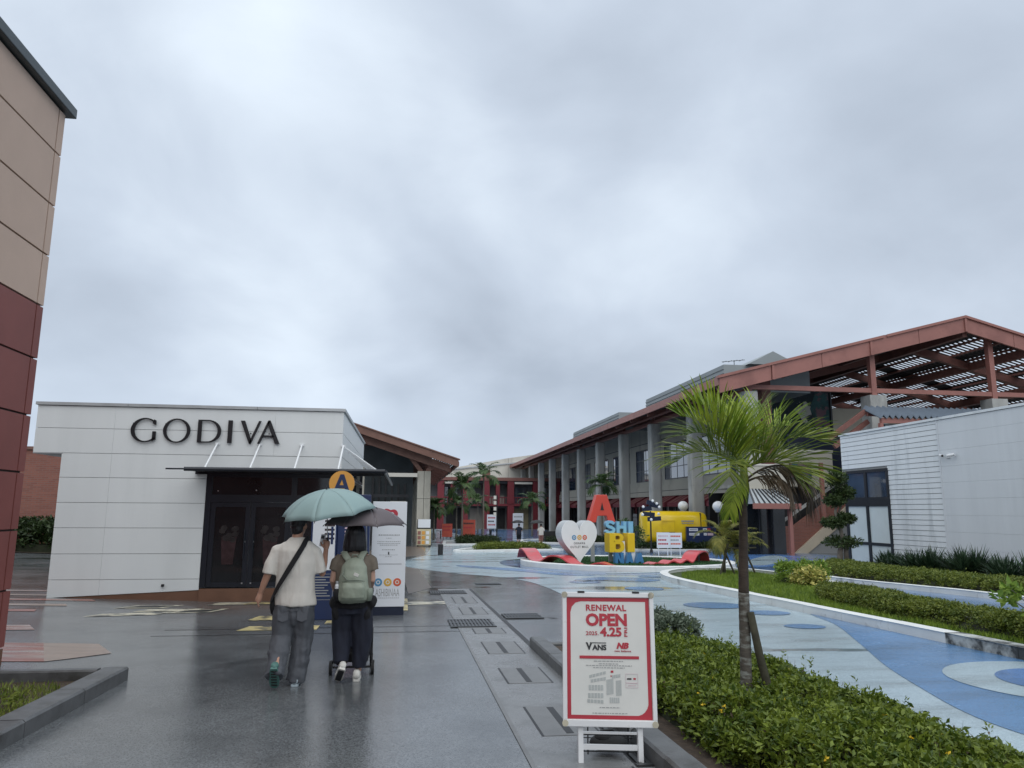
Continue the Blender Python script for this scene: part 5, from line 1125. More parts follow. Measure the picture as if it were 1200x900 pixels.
    far = spline([(3.4,45.0),(6.6,46.2),(9.6,46.6),(9.9,47.6),(8.8,50.2),(5.6,50.6),(3.9,48.6),(3.0,46)], 4, True)
    kerb('far_bed_kerb', far, 0.25, 0.13, M['kerb_white'], 'white kerb round the grassy oval bed beyond the pale paint', closed=True, seg=1.5)
    hedge('ground_cover', [(4.6,46.2),(9.2,47.2),(9.2,48.4),(8.3,49.9),(5.8,50.2),(4.4,48.4)], .34, 1500, 12, .12, M['hedge_b'], 'low ground cover on the oval bed beyond the pale paint', 'hedge', round_=.4)
    far = [(2.9,58),(8.0,58.6),(8.0,66),(3.4,66)]
    kerb('far_bed_kerb', far, 0.25, 0.13, M['kerb_white'], 'pale kerb round the farther rectangular bed with posts', closed=True, seg=2)
    hedge('ground_cover', [(4.2,58.8),(7.6,59.2),(7.6,65),(4.4,65)], .4, 900, 12, .16, M['hedge_dark'], 'ragged ground cover on the farther rectangular bed', 'hedge', round_=.4, jitter=.6)
    far = circle(17.8, 48.6, 4.1, 2.6, 28); kerb('trailer_bed_kerb', far, .25, .13, M['kerb_white'], 'white kerb round the bed under the yellow trailer', closed=True, seg=1.5)
    sheet('bed_soil', far, .04, M['soil'])
    hedge('ground_cover', [(15.0,46.8),(20.8,46.6),(21.2,47.2),(14.6,47.3)], .42, 600, 14, .13, M['hedge_dark'], 'dark low planting in front of the yellow trailer', 'hedge', round_=.3)
    far = spline([(10.6,62),(19,62),(19,70),(11.5,70)],3,True); kerb('far_bed_kerb', far, .25, .13, M['kerb_white'], 'white kerb of the bed beside the far arcade columns', closed=True, seg=2)
    hedge('ground_cover', [(12,63.5),(18.2,63.5),(18.2,69),(12.5,69)], .3, 600, 12, .2, M['hedge_dark'], 'low planting in the bed beside the far arcade columns', 'hedge')
beds()

# ------------------------------------------------------------------ palms
def frond_mesh(name, root, az, el0, L, droop, nl, leaf, lw, m, parent, vee=0.6, fold=.12, tipdroop=.5, side_curl=0.0):
    """one feather frond: arching rachis plus two rows of blade leaflets"""
    P = [Vector(root)]; el = el0; st = 16; dirs = []
    for i in range(st):
        d = Vector((math.cos(az)*math.cos(el), math.sin(az)*math.cos(el), math.sin(el))); dirs.append(d); P.append(P[-1]+d*(L/st)); el -= droop/st*(0.4+1.2*i/st); az += side_curl/st
    dirs.append(dirs[-1])
    mb = MB(); mb.tube(P, [max(.0025, .011*(1-i/(st+1))) for i in range(st+1)], 5)
    v = list(mb.v); f = []
    for q in mb.f:
        for k in range(1, len(q)-1): f.append((q[0], q[k], q[k+1]))
    for i in range(nl):
        t = 0.16+0.84*(i+random.random()*.5)/nl; s = t*st; j = min(int(s), st-1); fr = s-j; p = P[j].lerp(P[j+1], fr); d = dirs[j]; side = d.cross(Vector((0,0,1)))
        if side.length < .05: side = Vector((math.sin(az), -math.cos(az), 0))
        side.normalize(); up = side.cross(d).normalized()
        ll = leaf*(0.55+0.45*math.sin(math.pi*min(1, t*0.8+.18)))*random.uniform(.85,1.12)*(1.0 if t < .85 else 1.0-(t-.85)*2.2)
        for sg in (-1, 1):
            out = (side*sg*random.uniform(.75,1.05)+up*vee*random.uniform(.5,1.3)+d*(0.45+0.9*t)).normalized()
            w = lw*random.uniform(.8,1.15); nrm = out.cross(d).normalized(); wv = out.cross(nrm).normalized()*w*.5
            g = Vector((0,0,-1)); b = len(v); a0 = p; a1 = p+out*ll*.4+g*ll*.03*tipdroop; a2 = p+out*ll*.75+g*ll*.16*tipdroop; a3 = p+out*ll*.98+g*ll*.42*tipdroop
            v += [tuple(a0-wv*.5), tuple(a0+wv*.5), tuple(a1-wv), tuple(a1+wv), tuple(a2-wv*.75), tuple(a2+wv*.75), tuple(a3)]
            f += [(b,b+1,b+3),(b,b+3,b+2),(b+2,b+3,b+5),(b+2,b+5,b+4),(b+4,b+5,b+6)]
    o = ORG[parent.name]; me = tri_mesh(name, np.array(v, np.float32)-np.array(o, np.float32), np.array(f), m)
    return link_mesh(name, me, None, parent)
def trunk_mb(pts, r0, r1, rings=0):
    pts = spline(pts, 8); mb = MB(); n = len(pts); rr = []
    for i in range(n):
        t = i/(n-1); r = r0+(r1-r0)*t; rr.append(r*(1.05 if rings and i % 2 else 1.0))
    return mb.tube(pts, rr, 12)
def near_palm():
    x, y = 2.77, 5.95; zb = gz(x, y); zc = 1.90
    t = thing('palm_tree', 'young feather palm with a slim ringed trunk growing from the near shrub bed', 'palm tree', (x, y, zb))
    trunk_mb([(x-.01,y,zb),(x-.012,y,.25),(x-.005,y,.62),(x,y,.95)], .047, .042, 1).part('trunk', M['trunk'], t, smooth=True)
    trunk_mb([(x,y,.945),(x+.01,y,1.2),(x+.025,y,1.52),(x+.04,y,zc)], .042, .028, 1).part('trunk', M['trunk_dark'], t, smooth=True, label='dark upper trunk')
    MB().tube([(x+.04,y,zc-.25),(x+.045,y,zc-.1),(x+.05,y,zc+.12)], [.028,.044,.026], 12).part('crown_shaft', M['palm_leaf_old'], t, smooth=True)
    c = (x+.05, y, zc+.06)
    # azimuth (deg from +x), start elevation, length, droop, material
    spec = [(168,64,.72,1.15,'palm_leaf'),(10,60,.70,1.2,'palm_leaf'),(145,78,.78,1.15,'palm_leaf'),(42,76,.74,1.15,'palm_leaf'),(202,52,.70,1.45,'palm_leaf_old'),(-24,48,.72,1.5,'palm_leaf_old'),
            (95,76,.66,1.2,'palm_leaf'),(186,34,.66,1.5,'palm_leaf_old'),(-6,28,.68,1.55,'palm_leaf_old'),(75,42,.62,1.6,'palm_leaf_old'),(226,26,.52,1.9,'palm_leaf_old'),(322,24,.5,1.9,'palm_leaf_old')]
    for az, el, L, dr, m in spec:
        frond_mesh('frond', c, rad(az+random.uniform(-6,6)), rad(el), L, dr, 29, .45, .015, M[m], t, vee=1.05 if el > 55 else .6, tipdroop=random.uniform(.1,.35) if el > 55 else random.uniform(.3,.6))
    frond_mesh('frond', (x+.05,y,zc-.05), rad(-16), rad(42), .78, 3.1, 46, .30, .013, M['dead'], t, vee=-.3, tipdroop=1.9).__setitem__('label', 'dry brown hanging frond')
    frond_mesh('frond', (x+.04,y,zc-.02), rad(215), rad(-35), .40, .9, 26, .15, .014, M['palm_leaf'], t, vee=.1, tipdroop=1.2)
    frond_mesh('frond', (x+.05,y-.01,zc-.06), rad(-40), rad(28), .52, 2.6, 34, .22, .012, M['dead'], t, vee=-.3, tipdroop=1.9).__setitem__('label', 'dry brown hanging frond')
    s = MB().tube([(2.79,5.885,.80),(2.845,5.88,.48),(2.93,5.87,.1),(2.985,5.865,gz(3,5.9)-.05)], [.030,.034,.037,.038], 8).obj('palm_stake', M['stake'], 'mossy wooden stake leaning against the near palm trunk', 'stake', smooth=True)
near_palm()
def small_palm(name, x, y, h, n, L, leaf, m, label, group=None, trunk_r=.04, tm='bark', stems=1, lw=.03, nl=20):
    zb = gz(x, y); t = thing(name, label, 'palm tree', (x, y, zb), group)
    for q in range(stems):
        dx = random.uniform(-.12,.12)*(stems > 1); dy = random.uniform(-.12,.12)*(stems > 1); hh = h*random.uniform(.75,1.0) if stems > 1 else h
        trunk_mb([(x+dx*.4,y+dy*.4,zb),(x+dx,y+dy,zb+hh*.5),(x+dx*1.6,y+dy*1.6,zb+hh)], trunk_r, trunk_r*.65).part('trunk', M[tm], t, smooth=True)
        for k in range(n):
            az = 2*math.pi*k/n+random.uniform(-.3,.3); ring = k % 3; frond_mesh('frond', (x+dx*1.6,y+dy*1.6,zb+hh), az, rad([68,42,12][ring]+random.uniform(-8,8)), L*random.uniform(.85,1.1), [1.4,1.7,1.9][ring], nl, leaf, lw, M[m], t, vee=.25, tipdroop=1.0)
    return t
for i, (x, y, h, lab) in enumerate(((10.30,23.4,1.35,'yellowing areca palm with crossed stakes, left of the pair on the middle bed'),(10.95,23.6,1.15,'yellowing areca palm, right of the staked pair on the middle bed'))):
    small_palm('areca_palm', x, y, h, 8, .95, .34, 'areca', lab, 'staked areca palms', .03, 'stake', 2, .022, 22)
for x, lab in ((10.25, 'crossed wooden stakes tied round the left areca palm'), (10.95, 'crossed wooden stakes tied round the right areca palm')):
    y = 23.2; z = gz(x, y); t = thing('tree_stakes', lab, 'stakes', (x, y, z), 'crossed stakes of the areca palms')
    for a, b in (((-.28,-.1),(.12,.05)), ((.28,-.1),(-.12,.05)), ((0,.3),(.02,-.1))): MB().tube([(x+a[0],y+a[1],z),(x+b[0],y+b[1],z+1.05)], .032, 7).part('stake', M['stake'], t)
    MB().tube([(x-.35,y+.02,z+.9),(x+.35,y+.02,z+.92)], .028, 7).part('tie_rail', M['stake'], t)
for x, y, h, L, lab in ((7.6,73,6.0,2.0,'tallest far palm standing left of the arcade, before the crimson shops'),(4.85,64,4.6,1.7,'mid height palm left of the tallest far palm'),(2.7,70,2.9,1.5,'shorter palm half hidden behind the pale concrete column'),
                        (5.2,76,3.3,1.5,'short palm before the crimson columns'),(8.9,92,3.6,1.7,'short palm before the crimson shops, right of the tallest palm'),(13.95,82,3.7,1.9,'palm growing beside the far arcade columns'),(17.6,66,5.0,1.7,'palm standing against the arcade columns behind the red letter A')):
    small_palm('palm_tree', x, y, h, 13, L, .75, 'palm_far', lab, None, .10, 'bark', 1, .11, 14)
# fresh green shrub leaning in at the right edge
def edge_shrub():
    x, y = 8.25, 8.6; z = gz(x, y)+.10; t = thing('leafy_shrub', 'bright green broad leaved shrub leaning in at the right edge of the frame', 'shrub', (x, y, z))
    mb = MB(); cs = []
    for a, b, c in ((-.55,.25,.62),(-.2,-.2,.85),(.15,.2,1.0),(.4,-.1,.9),(-.4,-.05,.45),(.1,.05,.75),(-.62,.1,.72)): mb.tube([(x,y,z),(x+a*.5,y+b*.5,z+c*.6),(x+a,y+b,z+c)], [.016,.011,.006], 6); cs.append(((x+a,y+b,z+c),(.15,.15,.09)))
    mb.part('branch', M['bark'], t); o = blob_leaves('leaves', cs, 420, .12, M['bright_leaf'], t, shell=.1, wid=.55)
edge_shrub()
for k, (x, y, lab) in enumerate(((14.0,45.6,'green bush behind the blue letters beside the yellow trailer'),)):
    z = gz(x, y); t = thing('bush', lab, 'bush', (x,y,z)); MB().tube([(x,y,z),(x,y,z+1.2)], .04, 6).part('stem', M['bark'], t)
    blob_leaves('foliage', [((x,y,z+1.0),(.9,.7,.8)),((x-.5,y,z+1.6),(.5,.5,.45))], 700, .2, M['palm_far'], t)

# ------------------------------------------------------------------ signs near the shop
def renewal_sign():
    x0, y0 = 1.45, 5.3; zg = gz(x0, y0)
    t = thing('easel_sign', 'white framed easel sign with a red bordered renewal open poster beside the near bed', 'sign', (x0, y0, zg))
    tilt = rad(-5); rz = rad(-11); Mx = front(x0, y0, 0.13, tilt, rz)       # u: -0.32..0.32, w: 0..0.90
    W, H_ = 0.325, 0.895
    for nm, u0, u1, w0, w1 in (('frame_rail',-W,W,0,.045),('frame_rail',-W,W,H_-.035,H_),('frame_stile',-W,-W+.03,.0452,H_-.0352),('frame_stile',W-.03,W,.0452,H_-.0352)):
        MB().prism([(u0,w0),(u1,w0),(u1,w1),(u0,w1)], 0.03, Mx @ Matrix.Translation((0,0,-.012))).part(nm, M['white_metal'], t, bevel=.004)
    MB().prism([(-W+.02,.02),(W-.02,.02),(W-.02,H_-.02),(-W+.02,H_-.02)], .012, Mx @ Matrix.Translation((0,0,-.010))).part('poster', M['poster_white'], t)
    mb = MB()
    for u, w in ((-W+.016,.022),(W-.016,.022),(-W+.016,H_-.018),(W-.016,H_-.018)): mb.prism(circle(u,w,.022,.022,10), .004, Mx @ Matrix.Translation((0,0,.0185)))
    mb.part('corner_cap', M['paint_cream'], t)
    mb = MB()
    for u in (-.19,.20): mb.prism([(u-.025,H_-.006),(u+.025,H_-.006),(u+.025,H_+.008),(u-.025,H_+.008)], .02, Mx)
    mb.part('clip', M['black_plastic'], t)
    D = .0025
    # red border with a curved upper left and lower right corner
    a, b, c, d = -W+.032, W-.032, .048, H_-.038
    rr = .075
    outer = [(a,c),(b,c),(b,d),(a,d)]
    e = .026
    arc = lambda cx, cy, a0, a1: [(cx+rr*math.cos(rad(a0+(a1-a0)*i/6)), cy+rr*math.sin(rad(a0+(a1-a0)*i/6))) for i in range(7)]
    inn = [(a+e,c+e)]+[(b-e-rr*.95,c+e),(b-e-rr*.6,c+e+rr*.12),(b-e-rr*.35,c+e+rr*.3),(b-e-rr*.12,c+e+rr*.62),(b-e,c+e+rr*.95)]+[(b-e,d-e)]+[(a+e+rr,d-e),(a+e+rr*.5,d-e-rr*.12),(a+e+rr*.14,d-e-rr*.5),(a+e,d-e-rr)]
    out = [(a,c)]+[(b,c)]*5+[(b,d)]+[(a,d)]*4
    mb = MB(); n = len(inn)
    vs = [Mx @ Vector((p[0],p[1],.0035)) for p in out]+[Mx @ Vector((p[0],p[1],.0035)) for p in inn]
    mb.add(vs, [(i,(i+1)%n,n+(i+1)%n,n+i) for i in range(n) if out[i] != out[(i+1)%n]]+[(i,n+(i+1)%n,n+i) for i in range(n) if out[i] == out[(i+1)%n]])
    mb.part('poster_border', M['red_print'], t)
    Mt = Mx @ Matrix.Translation((0,0,.003))
    def tx(s, w, h, u, v, m='red_print', bold=.012, M2=None, sp=1.0): text_mb(s, w, h, (u, v), M2 or Mt, D, bold, sp).part('lettering', M[m], t)
    tx('RENEWAL', .287, .043, -.012, .788, bold=.03, sp=1.1); tx('OPEN', .292, .088, -.012, .706, bold=.045)
    tx('2025.', .09, .026, -.113, .614); tx('4.25', .153, .063, .018, .624, bold=.04)
    tx('FRI', .062, .022, 0, 0, M2=Mt @ Matrix.Translation((.124,.624,0)) @ Matrix.Rotation(math.pi/2, 4, 'Z'), bold=.02)
    tx('ANS', .10, .038, -.065, .519, 'black_print', bold=.04); tx('V', .046, .05, -.137, .527, 'black_print', bold=.05)
    grid_lines(Mt, [(-.13,-.016,.547,.552)], D).part('lettering', M['black_print'], t)
    Ms = Mt @ Matrix(((1,.3,0,-.16),(0,1,0,0),(0,0,1,0),(0,0,0,1)))
    tx('NB', .082, .042, .103, .532, bold=.06, M2=Ms); tx('new balance', .115, .012, .10, .497)
    grid_lines(Mt, [(-.205,.212,.443,.463)], D).part('printed_band', M['red_print'], t)
    items = []
    for v, w in ((.425,.105),(.408,.07),(.396,.16),(.382,.11),(.085,.12),(.122,.07)):
        u = -w
        while u < w: k = random.uniform(.008,.024); items.append((u,min(u+k,w),v,v+.005)); u += k+.006
    grid_lines(Mt, items, .0015).part('small_print', M['grey_print'], t)['kind'] = 'stuff'
    mb = MB()
    def blk(u0, v0, u1, v1, th_, m=mb): m.prism([(u0,v0),(u1,v1),(u1,v1+th_),(u0,v0+th_)], .0015, Mt)
    for k, (u0,v0,u1,v1,h) in enumerate(((-.14,.315,-.02,.345,.018),(-.13,.285,-.02,.305,.02),(-.145,.235,-.04,.235,.035),(-.15,.185,-.04,.185,.032),(-.155,.155,-.04,.15,.022),(-.02,.205,.03,.215,.10),(.0,.155,.07,.155,.035),(.045,.20,.085,.205,.10),(.02,.315,.08,.325,.02))):
        n_ = 5
        for j in range(n_): blk(u0+(u1-u0)*j/n_+.001, v0+(v1-v0)*j/n_, u0+(u1-u0)*(j+.85)/n_, v0+(v1-v0)*(j+.85)/n_, h)
    mb.part('site_map', M['map_grey'], t)
    grid_lines(Mt, [(.012,.03,.352,.366),(.01,.018,.326,.334)], .0018).part('map_marker', M['red_print'], t)
    grid_lines(Mt, [(.115,.20,.345,.347),(.115,.20,.255,.257),(.115,.117,.257,.345),(.198,.20,.257,.345),(.12,.195,.283,.288),(.13,.185,.268,.272)], .0016).part('map_key', M['pinkish'], t)
    grid_lines(Mt, [(.125,.155,.308,.318)], .0018).part('map_key_logo', M['black_print'], t); grid_lines(Mt, [(.168,.185,.308,.319)], .0018).part('map_key_logo', M['red_print'], t)
    # stand: two front legs, cross bars, rear frame
    R = Matrix.Rotation(rz, 4, 'Z'); base = Matrix.Translation((x0, y0, 0)) @ R
    L3 = lambda u, v, z: base @ Vector((u, v, z))
    for u in (-.205,.205):
        MB().bar(L3(u,.0,zg), L3(u,.025,.128), .035, .03).part('leg', M['white_metal'], t); MB().bar(L3(u*.95,.5,zg), L3(u*.95,.09,.85), .03, .03).part('rear_leg', M['white_metal'], t)
    for z, v, h in ((-.005,.012,.035),(.085,.022,.015)): MB().bar(L3(-.19,v,z), L3(.19,v,z), .012, h).part('cross_bar', M['white_metal'], t)
    MB().bar(L3(-.19,.4,.08), L3(.19,.4,.08), .02, .02).part('cross_bar', M['white_metal'], t)
    mb = MB()
    for z in (.05,-.06): mb.tube([L3(-.2,.1,z),L3(.17,.1,z)], .005, 5)
    for u in (-.15,.13): mb.tube([L3(u,.1,.1),L3(u,.1,-.08)], .005, 5)
    for z in (.06,-.05): mb.tube([L3(-.2,.38,z),L3(.19,.38,z)], .004, 5)
    mb.part('wire_rack', M['slot'], t)
    w = thing('ballast_weight', 'black rubber ballast weight hung in the wire rack under the easel sign', 'weight', tuple(L3(0,.24,zg)))
    c = L3(.0,.22,0); mb = MB(); mb.ell((c.x,c.y,-.035), .135, .10, .06, 18, 10, R.to_3x3()); mb.ell((c.x-.03,c.y,-.0), .07, .07, .04, 14, 8); mb.part('weight_body', M['rubber'], w, smooth=True)
    MB().tube([(c.x-.09,c.y,.0),(c.x-.05,c.y,.045),(c.x+.03,c.y,.05),(c.x+.08,c.y,.01)], .010, 7).part('handle', M['black_plastic'], w, smooth=True)
renewal_sign()
def low_sign():
    x, y = 3.52, 4.55; z = gz(x, y); t = thing('low_sign_frame', 'white sign frame with only its top rail showing at the bottom right corner', 'sign', (x, y, z)); R = rad(4)
    Mx = front(x, y, 0, 0, R)
    for nm, q in (('top_rail', [(-.19,.02),(.19,.02),(.19,.045),(-.19,.045)]), ('board', [(-.17,-.08),(.17,-.08),(.17,.0195),(-.17,.0195)])): MB().prism(q, .02, Mx).part(nm, M['white_metal'], t)
    for u in (-.15,.15): MB().prism([(u-.01,z),(u+.01,z),(u+.01,-.081),(u-.01,-.081)], .02, Mx).part('leg', M['white_metal'], t)
# (its top rail is all the photograph shows)
low_sign()

def heart_outline(n=48):
    pts = []
    for k in range(n):
        a = 2*math.pi*k/n; x = 16*math.sin(a)**3; y = 13*math.cos(a)-5*math.cos(2*a)-2*math.cos(3*a)-math.cos(4*a); pts.append((x/33.0, (y+17)/29.0))
    return pts[::-1]          # unit width and height, ccw
def directory_sign():
    x0, x1, y = -0.575, 0.045, 14.07; cx = (x0+x1)/2; zg = gz(cx, y); zt = 1.745
    t = thing('directory_sign', 'tall white directory sign with a red heart ring and three coloured dots', 'sign', (cx, y, zg))
    MB().box(x0, x1, y, y+.16, -.13, zt).part('panel', M['sign_white'], t, bevel=.006)
    MB().box(x0+.015, x1-.01, y+.012, y+.15, zg-.02, -.131).part('base', M['dark_navy'], t)
    Mx = front(cx, y-.001, 0); D = .002
    h = heart_outline(40); c40 = circle(0, .5, .5, .5, 40, math.pi/2)[::-1]; c40 = [(-math.sin(2*math.pi*k/40)*-.5, .5+.5*math.cos(2*math.pi*k/40)) for k in range(40)][::-1]; h = [((p[0]*.55+q[0]*.45), (p[1]*.55+q[1]*.45)) for p, q in zip(h, c40[-1:]+c40[:-1])]; o = [(p[0]*.30, 1.36+p[1]*.27) for p in h]; i = [(p[0]*.16, 1.425+p[1]*.145) for p in h]; MB().ring(o, i, D, Mx).part('heart_ring', M['red_print'], t)
    L = []
    for v, w, hh in ((1.13,.19,.022),(1.08,.05,.01),(1.02,.21,.010),(.985,.21,.010),(.955,.16,.010),(.87,.12,.014),(.78,.17,.008),(.75,.06,.008)):
        u = -w
        while u < w: k = random.uniform(.012,.035); L.append((u,min(u+k,w),v,v+hh)); u += k+.010
    grid_lines(Mx, L).part('small_print', M['grey_print'], t)['kind'] = 'stuff'; grid_lines(Mx, [(-.28,.24,.62,.626)]).part('rule', M['black_print'], t)
    grid_lines(Mx, [(-.012,.012,.79,.84)]).part('crest', M['black_print'], t)
    for u, m in ((-.17,'dot_blue'),(.0,'dot_gold'),(.17,'dot_red')):
        d = MB().prism(circle(u,.30,.072,.072,28), D, Mx).part('logo_dot', M[m], t, label={'dot_blue':'blue logo dot','dot_gold':'gold logo dot','dot_red':'red logo dot'}[m])
        MB().ring(circle(u,.30,.036,.036,20), circle(u,.30,.022,.022,20), D*1.6, Mx).part('logo_mark', M['poster_white'], d)
    text_mb('ASHIBINAA', .43, .135, (-.0,.12), Mx, D, .0, 1.0).part('lettering', M['grey_print'], t)
    grid_lines(Mx, [(-.21+.036*k,-.21+.036*k+.026,.02,.03) for k in range(12)]).part('small_print', M['grey_print'], t)['kind'] = 'stuff'
directory_sign()
def map_pylon():
    y = 13.55; x0, x1 = -1.60, -.60; cx = (x0+x1)/2; zg = gz(cx, y)
    t = thing('map_pylon', 'navy blue map pylon topped by an orange disc with a navy letter A', 'sign', (cx, y, zg))
    MB().box(x0, -1.16, y, y+.22, zg, 1.70).part('pylon_leaf', M['navy'], t, bevel=.01); MB().box(-1.155, x1, y+.03, y+.25, zg, 1.86).part('pylon_leaf', M['navy'], t, bevel=.01)
    MB().box(-1.33, -.93, y+.06, y+.2, 1.862, 1.9).part('cap', M['navy'], t)
    # rounded navy shoulder
    Mx = front(0, y-.001, 0); D = .003
    MB().prism(circle(-1.12, 2.055, .222, .222, 40), .05, front(0, y+.12, 0)).part('disc', M['orange'], t)
    Md = front(-1.12, y+.067, 2.055); mb = MB(); mb.prism([(-.145,-.15),(-.085,-.15),(.035,.16),(-.03,.16)], .004, Md); mb.prism([(.145,-.15),(.075,-.15),(-.03,.16),(.035,.16)], .0045, Md); mb.prism([(-.075,-.085),(.075,-.085),(.062,-.03),(-.062,-.03)], .005, Md)
    mb.part('lettering', M['navy'], t)
    grid_lines(Mx, [(-1.57,-1.185,.56,1.62)], D).part('poster', M['sign_white'], t)
    L = [(-1.55,-1.20,.57+.0,.575)]
    stripes = [(-1.37,-1.2,1.08+.075*k,1.115+.075*k) for k in range(5)]
    grid_lines(Mx, stripes, D*1.6).part('striped_print', M['dim_pink'], t); grid_lines(Mx, [(-1.26,-1.22,1.0,1.3),(-1.31,-1.29,1.02,1.2)], D*2).part('striped_print', M['navy'], t)
    grid_lines(Mx, [(-1.55,-1.19,.06,.066),(-1.55,-1.19,.49,.496),(-1.55,-1.544,.066,.49),(-1.196,-1.19,.066,.49)]+[(-1.53,-1.53+random.uniform(.18,.31),.12+.045*k,.135+.045*k) for k in range(8)], D).part('small_print', M['grey_print'], t)['kind'] = 'stuff'
    M2 = front(0, y+.029, 0); grid_lines(M2, [(-1.03,-.72,.55,1.62)], D).part('poster', M['pinkish'], t)
    grid_lines(M2, [(-1.03,-.72,1.05+.06*k,1.082+.06*k) for k in range(9)], D*1.6).part('striped_print', M['navy'], t)
    b = thing('wall_box', 'small white box fixed beside the shop glazing above the grey umbrella', 'box', (-1.22, 16.5, 1.7)); MB().box(-1.30,-1.14,16.42,16.6,1.78,2.2).part('box_body', M['sign_white'], b, bevel=.01); MB().box(-1.27,-1.17,16.41,16.42,1.83,1.9).part('label_plate', M['cap_grey'], b); MB().box(-1.43,-1.30,16.48,16.54,1.95,2.0).part('arm', M['cap_grey'], b)
map_pylon()

# ------------------------------------------------------------------ the island with the letter sculpture
def island():
    pts = circle(9.2, 31.0, 4.35, 5.2, 56)
    kerb('island_kerb', pts, 0.32, 0.20, M['kerb_white'], 'white oval kerb of the island that carries the letter sculpture', closed=True, seg=1.6)
    sheet('island_turf', circle(9.2, 31.0, 4.05, 4.9, 48), .13, M['turf_green'])
    grass('turf', circle(9.2, 31.0, 4.0, 4.85, 40), 16000, .06, M['turf_green'], 'short green turf on the oval island', width=.02, base=.13)
    zi = gz(9.2, 30)+.13
    h = thing('heart_sign', 'large white heart sign with three coloured dots and the words outlet mall', 'sign', (6.8, 29.0, zi))
    W, Ht, dp = 1.62, 1.72, .5; Mx = front(6.8, 29.0, zi-.02, 0, rad(15)); hp = [(p[0]*W, p[1]*Ht) for p in heart_outline(64)]
    MB().prism(hp, .5, Mx @ Matrix.Translation((0,0,-.5))).part('heart_body', M['heart_side'], h)
    MB().prism(hp, .02, Mx @ Matrix.Translation((0,0,.001))).part('heart_face', M['heart_white'], h)
    Mf = Mx @ Matrix.Translation((0,0,.0215))
    for u, m in ((-.235,'dot_blue'),(0,'dot_gold'),(.235,'dot_red')):
        d = MB().prism(circle(u,1.06,.098,.098,24), .004, Mf).part('logo_dot', M[m], h); MB().ring(circle(u,1.06,.05,.05,16), circle(u,1.06,.028,.028,16), .006, Mf).part('logo_mark', M['poster_white'], d)
    text_mb('OKINAWA', .50, .085, (0,.84), Mf, .003, .01, 1.25).part('lettering', M['black_print'], h); text_mb('OUTLET MALL', .80, .085, (0,.70), Mf, .003, .01, 1.25).part('lettering', M['black_print'], h)
    # stacked letters
    s = thing('letter_sculpture', 'stacked letter sculpture: red A over pale blue SHI, yellow BI and blue NAA', 'sculpture', (8.7, 29.8, zi))
    Ma = front(8.06, 30.2, 1.13, 0, rad(4))
    mb = MB(); a = [(-.59,0),(-.27,0),(-.19,.27),(.19,.27),(.27,0),(.59,0),(.22,1.13),(-.22,1.13)]
    mb.prism(a, .36, Ma @ Matrix.Translation((0,0,-.36)))
    o = mb.part('letter', M['red_enamel'], s, bevel=.02, label='big red letter A')
    MB().prism([(-.075,.5),(.075,.5),(.0,.82)], .012, Ma @ Matrix.Translation((0,0,.001))).part('letter_counter', M['slot'], s)
    MB().box(7.6,7.75,30.3,30.4,zi-.02,1.12).part('post', M['cap_grey'], s); MB().box(8.35,8.5,30.3,30.4,zi-.02,1.12).part('post', M['cap_grey'], s)
    zS = .72; hS = .46; Mb = front(8.15, 30.0, zS, 0, rad(2))
    for ch, u0, w in (('S',.0,.42),('H',.46,.42),('I',.93,.28)):
        if ch == 'S':
            path = [(.36,.36),(.28,.42),(.18,.44),(.08,.40),(.06,.32),(.14,.25),(.26,.21),(.35,.14),(.33,.06),(.22,.01),(.10,.02),(.03,.09)]
            pp = spline(path, 3); wd = .058; L_ = []; R_ = []
            for i in range(len(pp)):
                a_ = Vector(pp[max(0,i-1)]); b_ = Vector(pp[min(len(pp)-1,i+1)]); tt = (b_-a_).normalized(); nn = Vector((-tt.y, tt.x)); L_.append((pp[i][0]+nn.x*wd+u0, pp[i][1]+nn.y*wd)); R_.append((pp[i][0]-nn.x*wd+u0, pp[i][1]-nn.y*wd))
            mb = MB(); mb.ring(L_, R_, .30, Mb @ Matrix.Translation((0,0,-.3)), False)
        else:
            mb = MB(); Q = [[(0,0),(.13,0),(.13,.46),(0,.46)],[(.29,0),(.42,0),(.42,.46),(.29,.46)],[(.132,.17),(.288,.17),(.288,.29),(.132,.29)]] if ch == 'H' else [[(.04,0),(.24,0),(.24,.46),(.04,.46)]]
            for q in Q: mb.prism([(p[0]+u0, p[1]) for p in q], .30, Mb @ Matrix.Translation((0,0,-.3)))
        mb.part('letter', M['letter_lblue'], s, label='pale blue letter '+ch)
    MB().prism([(.46,-.12),(1.0,-.12),(.93,.30),(.52,.20)], .03, Mb @ Matrix.Translation((0,0,-.36))).part('backing_plate', M['heart_white'], s)
    zB = -.03; hB = .75; Mc = front(8.16, 29.5, zB, 0, rad(6))
    mb = MB(); out = [(0,0),(.48,0),(.60,.06),(.64,.2),(.60,.34),(.52,.39),(.58,.46),(.6,.57),(.55,.69),(.44,.75),(0,.75)]
    inn = [(.2,.13),(.40,.13),(.42,.15),(.44,.21),(.42,.28),(.38,.315),(.38,.44),(.40,.47),(.41,.54),(.39,.6),(.36,.62),(.2,.62)]
    mb.prism([(0,0),(.2,0),(.2,.75),(0,.75)], .55, Mc @ Matrix.Translation((0,0,-.55)))
    up = [(.2,.43),(.40,.43),(.55,.42),(.61,.52),(.60,.63),(.53,.72),(.42,.75),(.2,.75)]; dn = [(.2,0),(.46,0),(.60,.06),(.655,.19),(.62,.33),(.55,.419),(.40,.429),(.2,.429)]
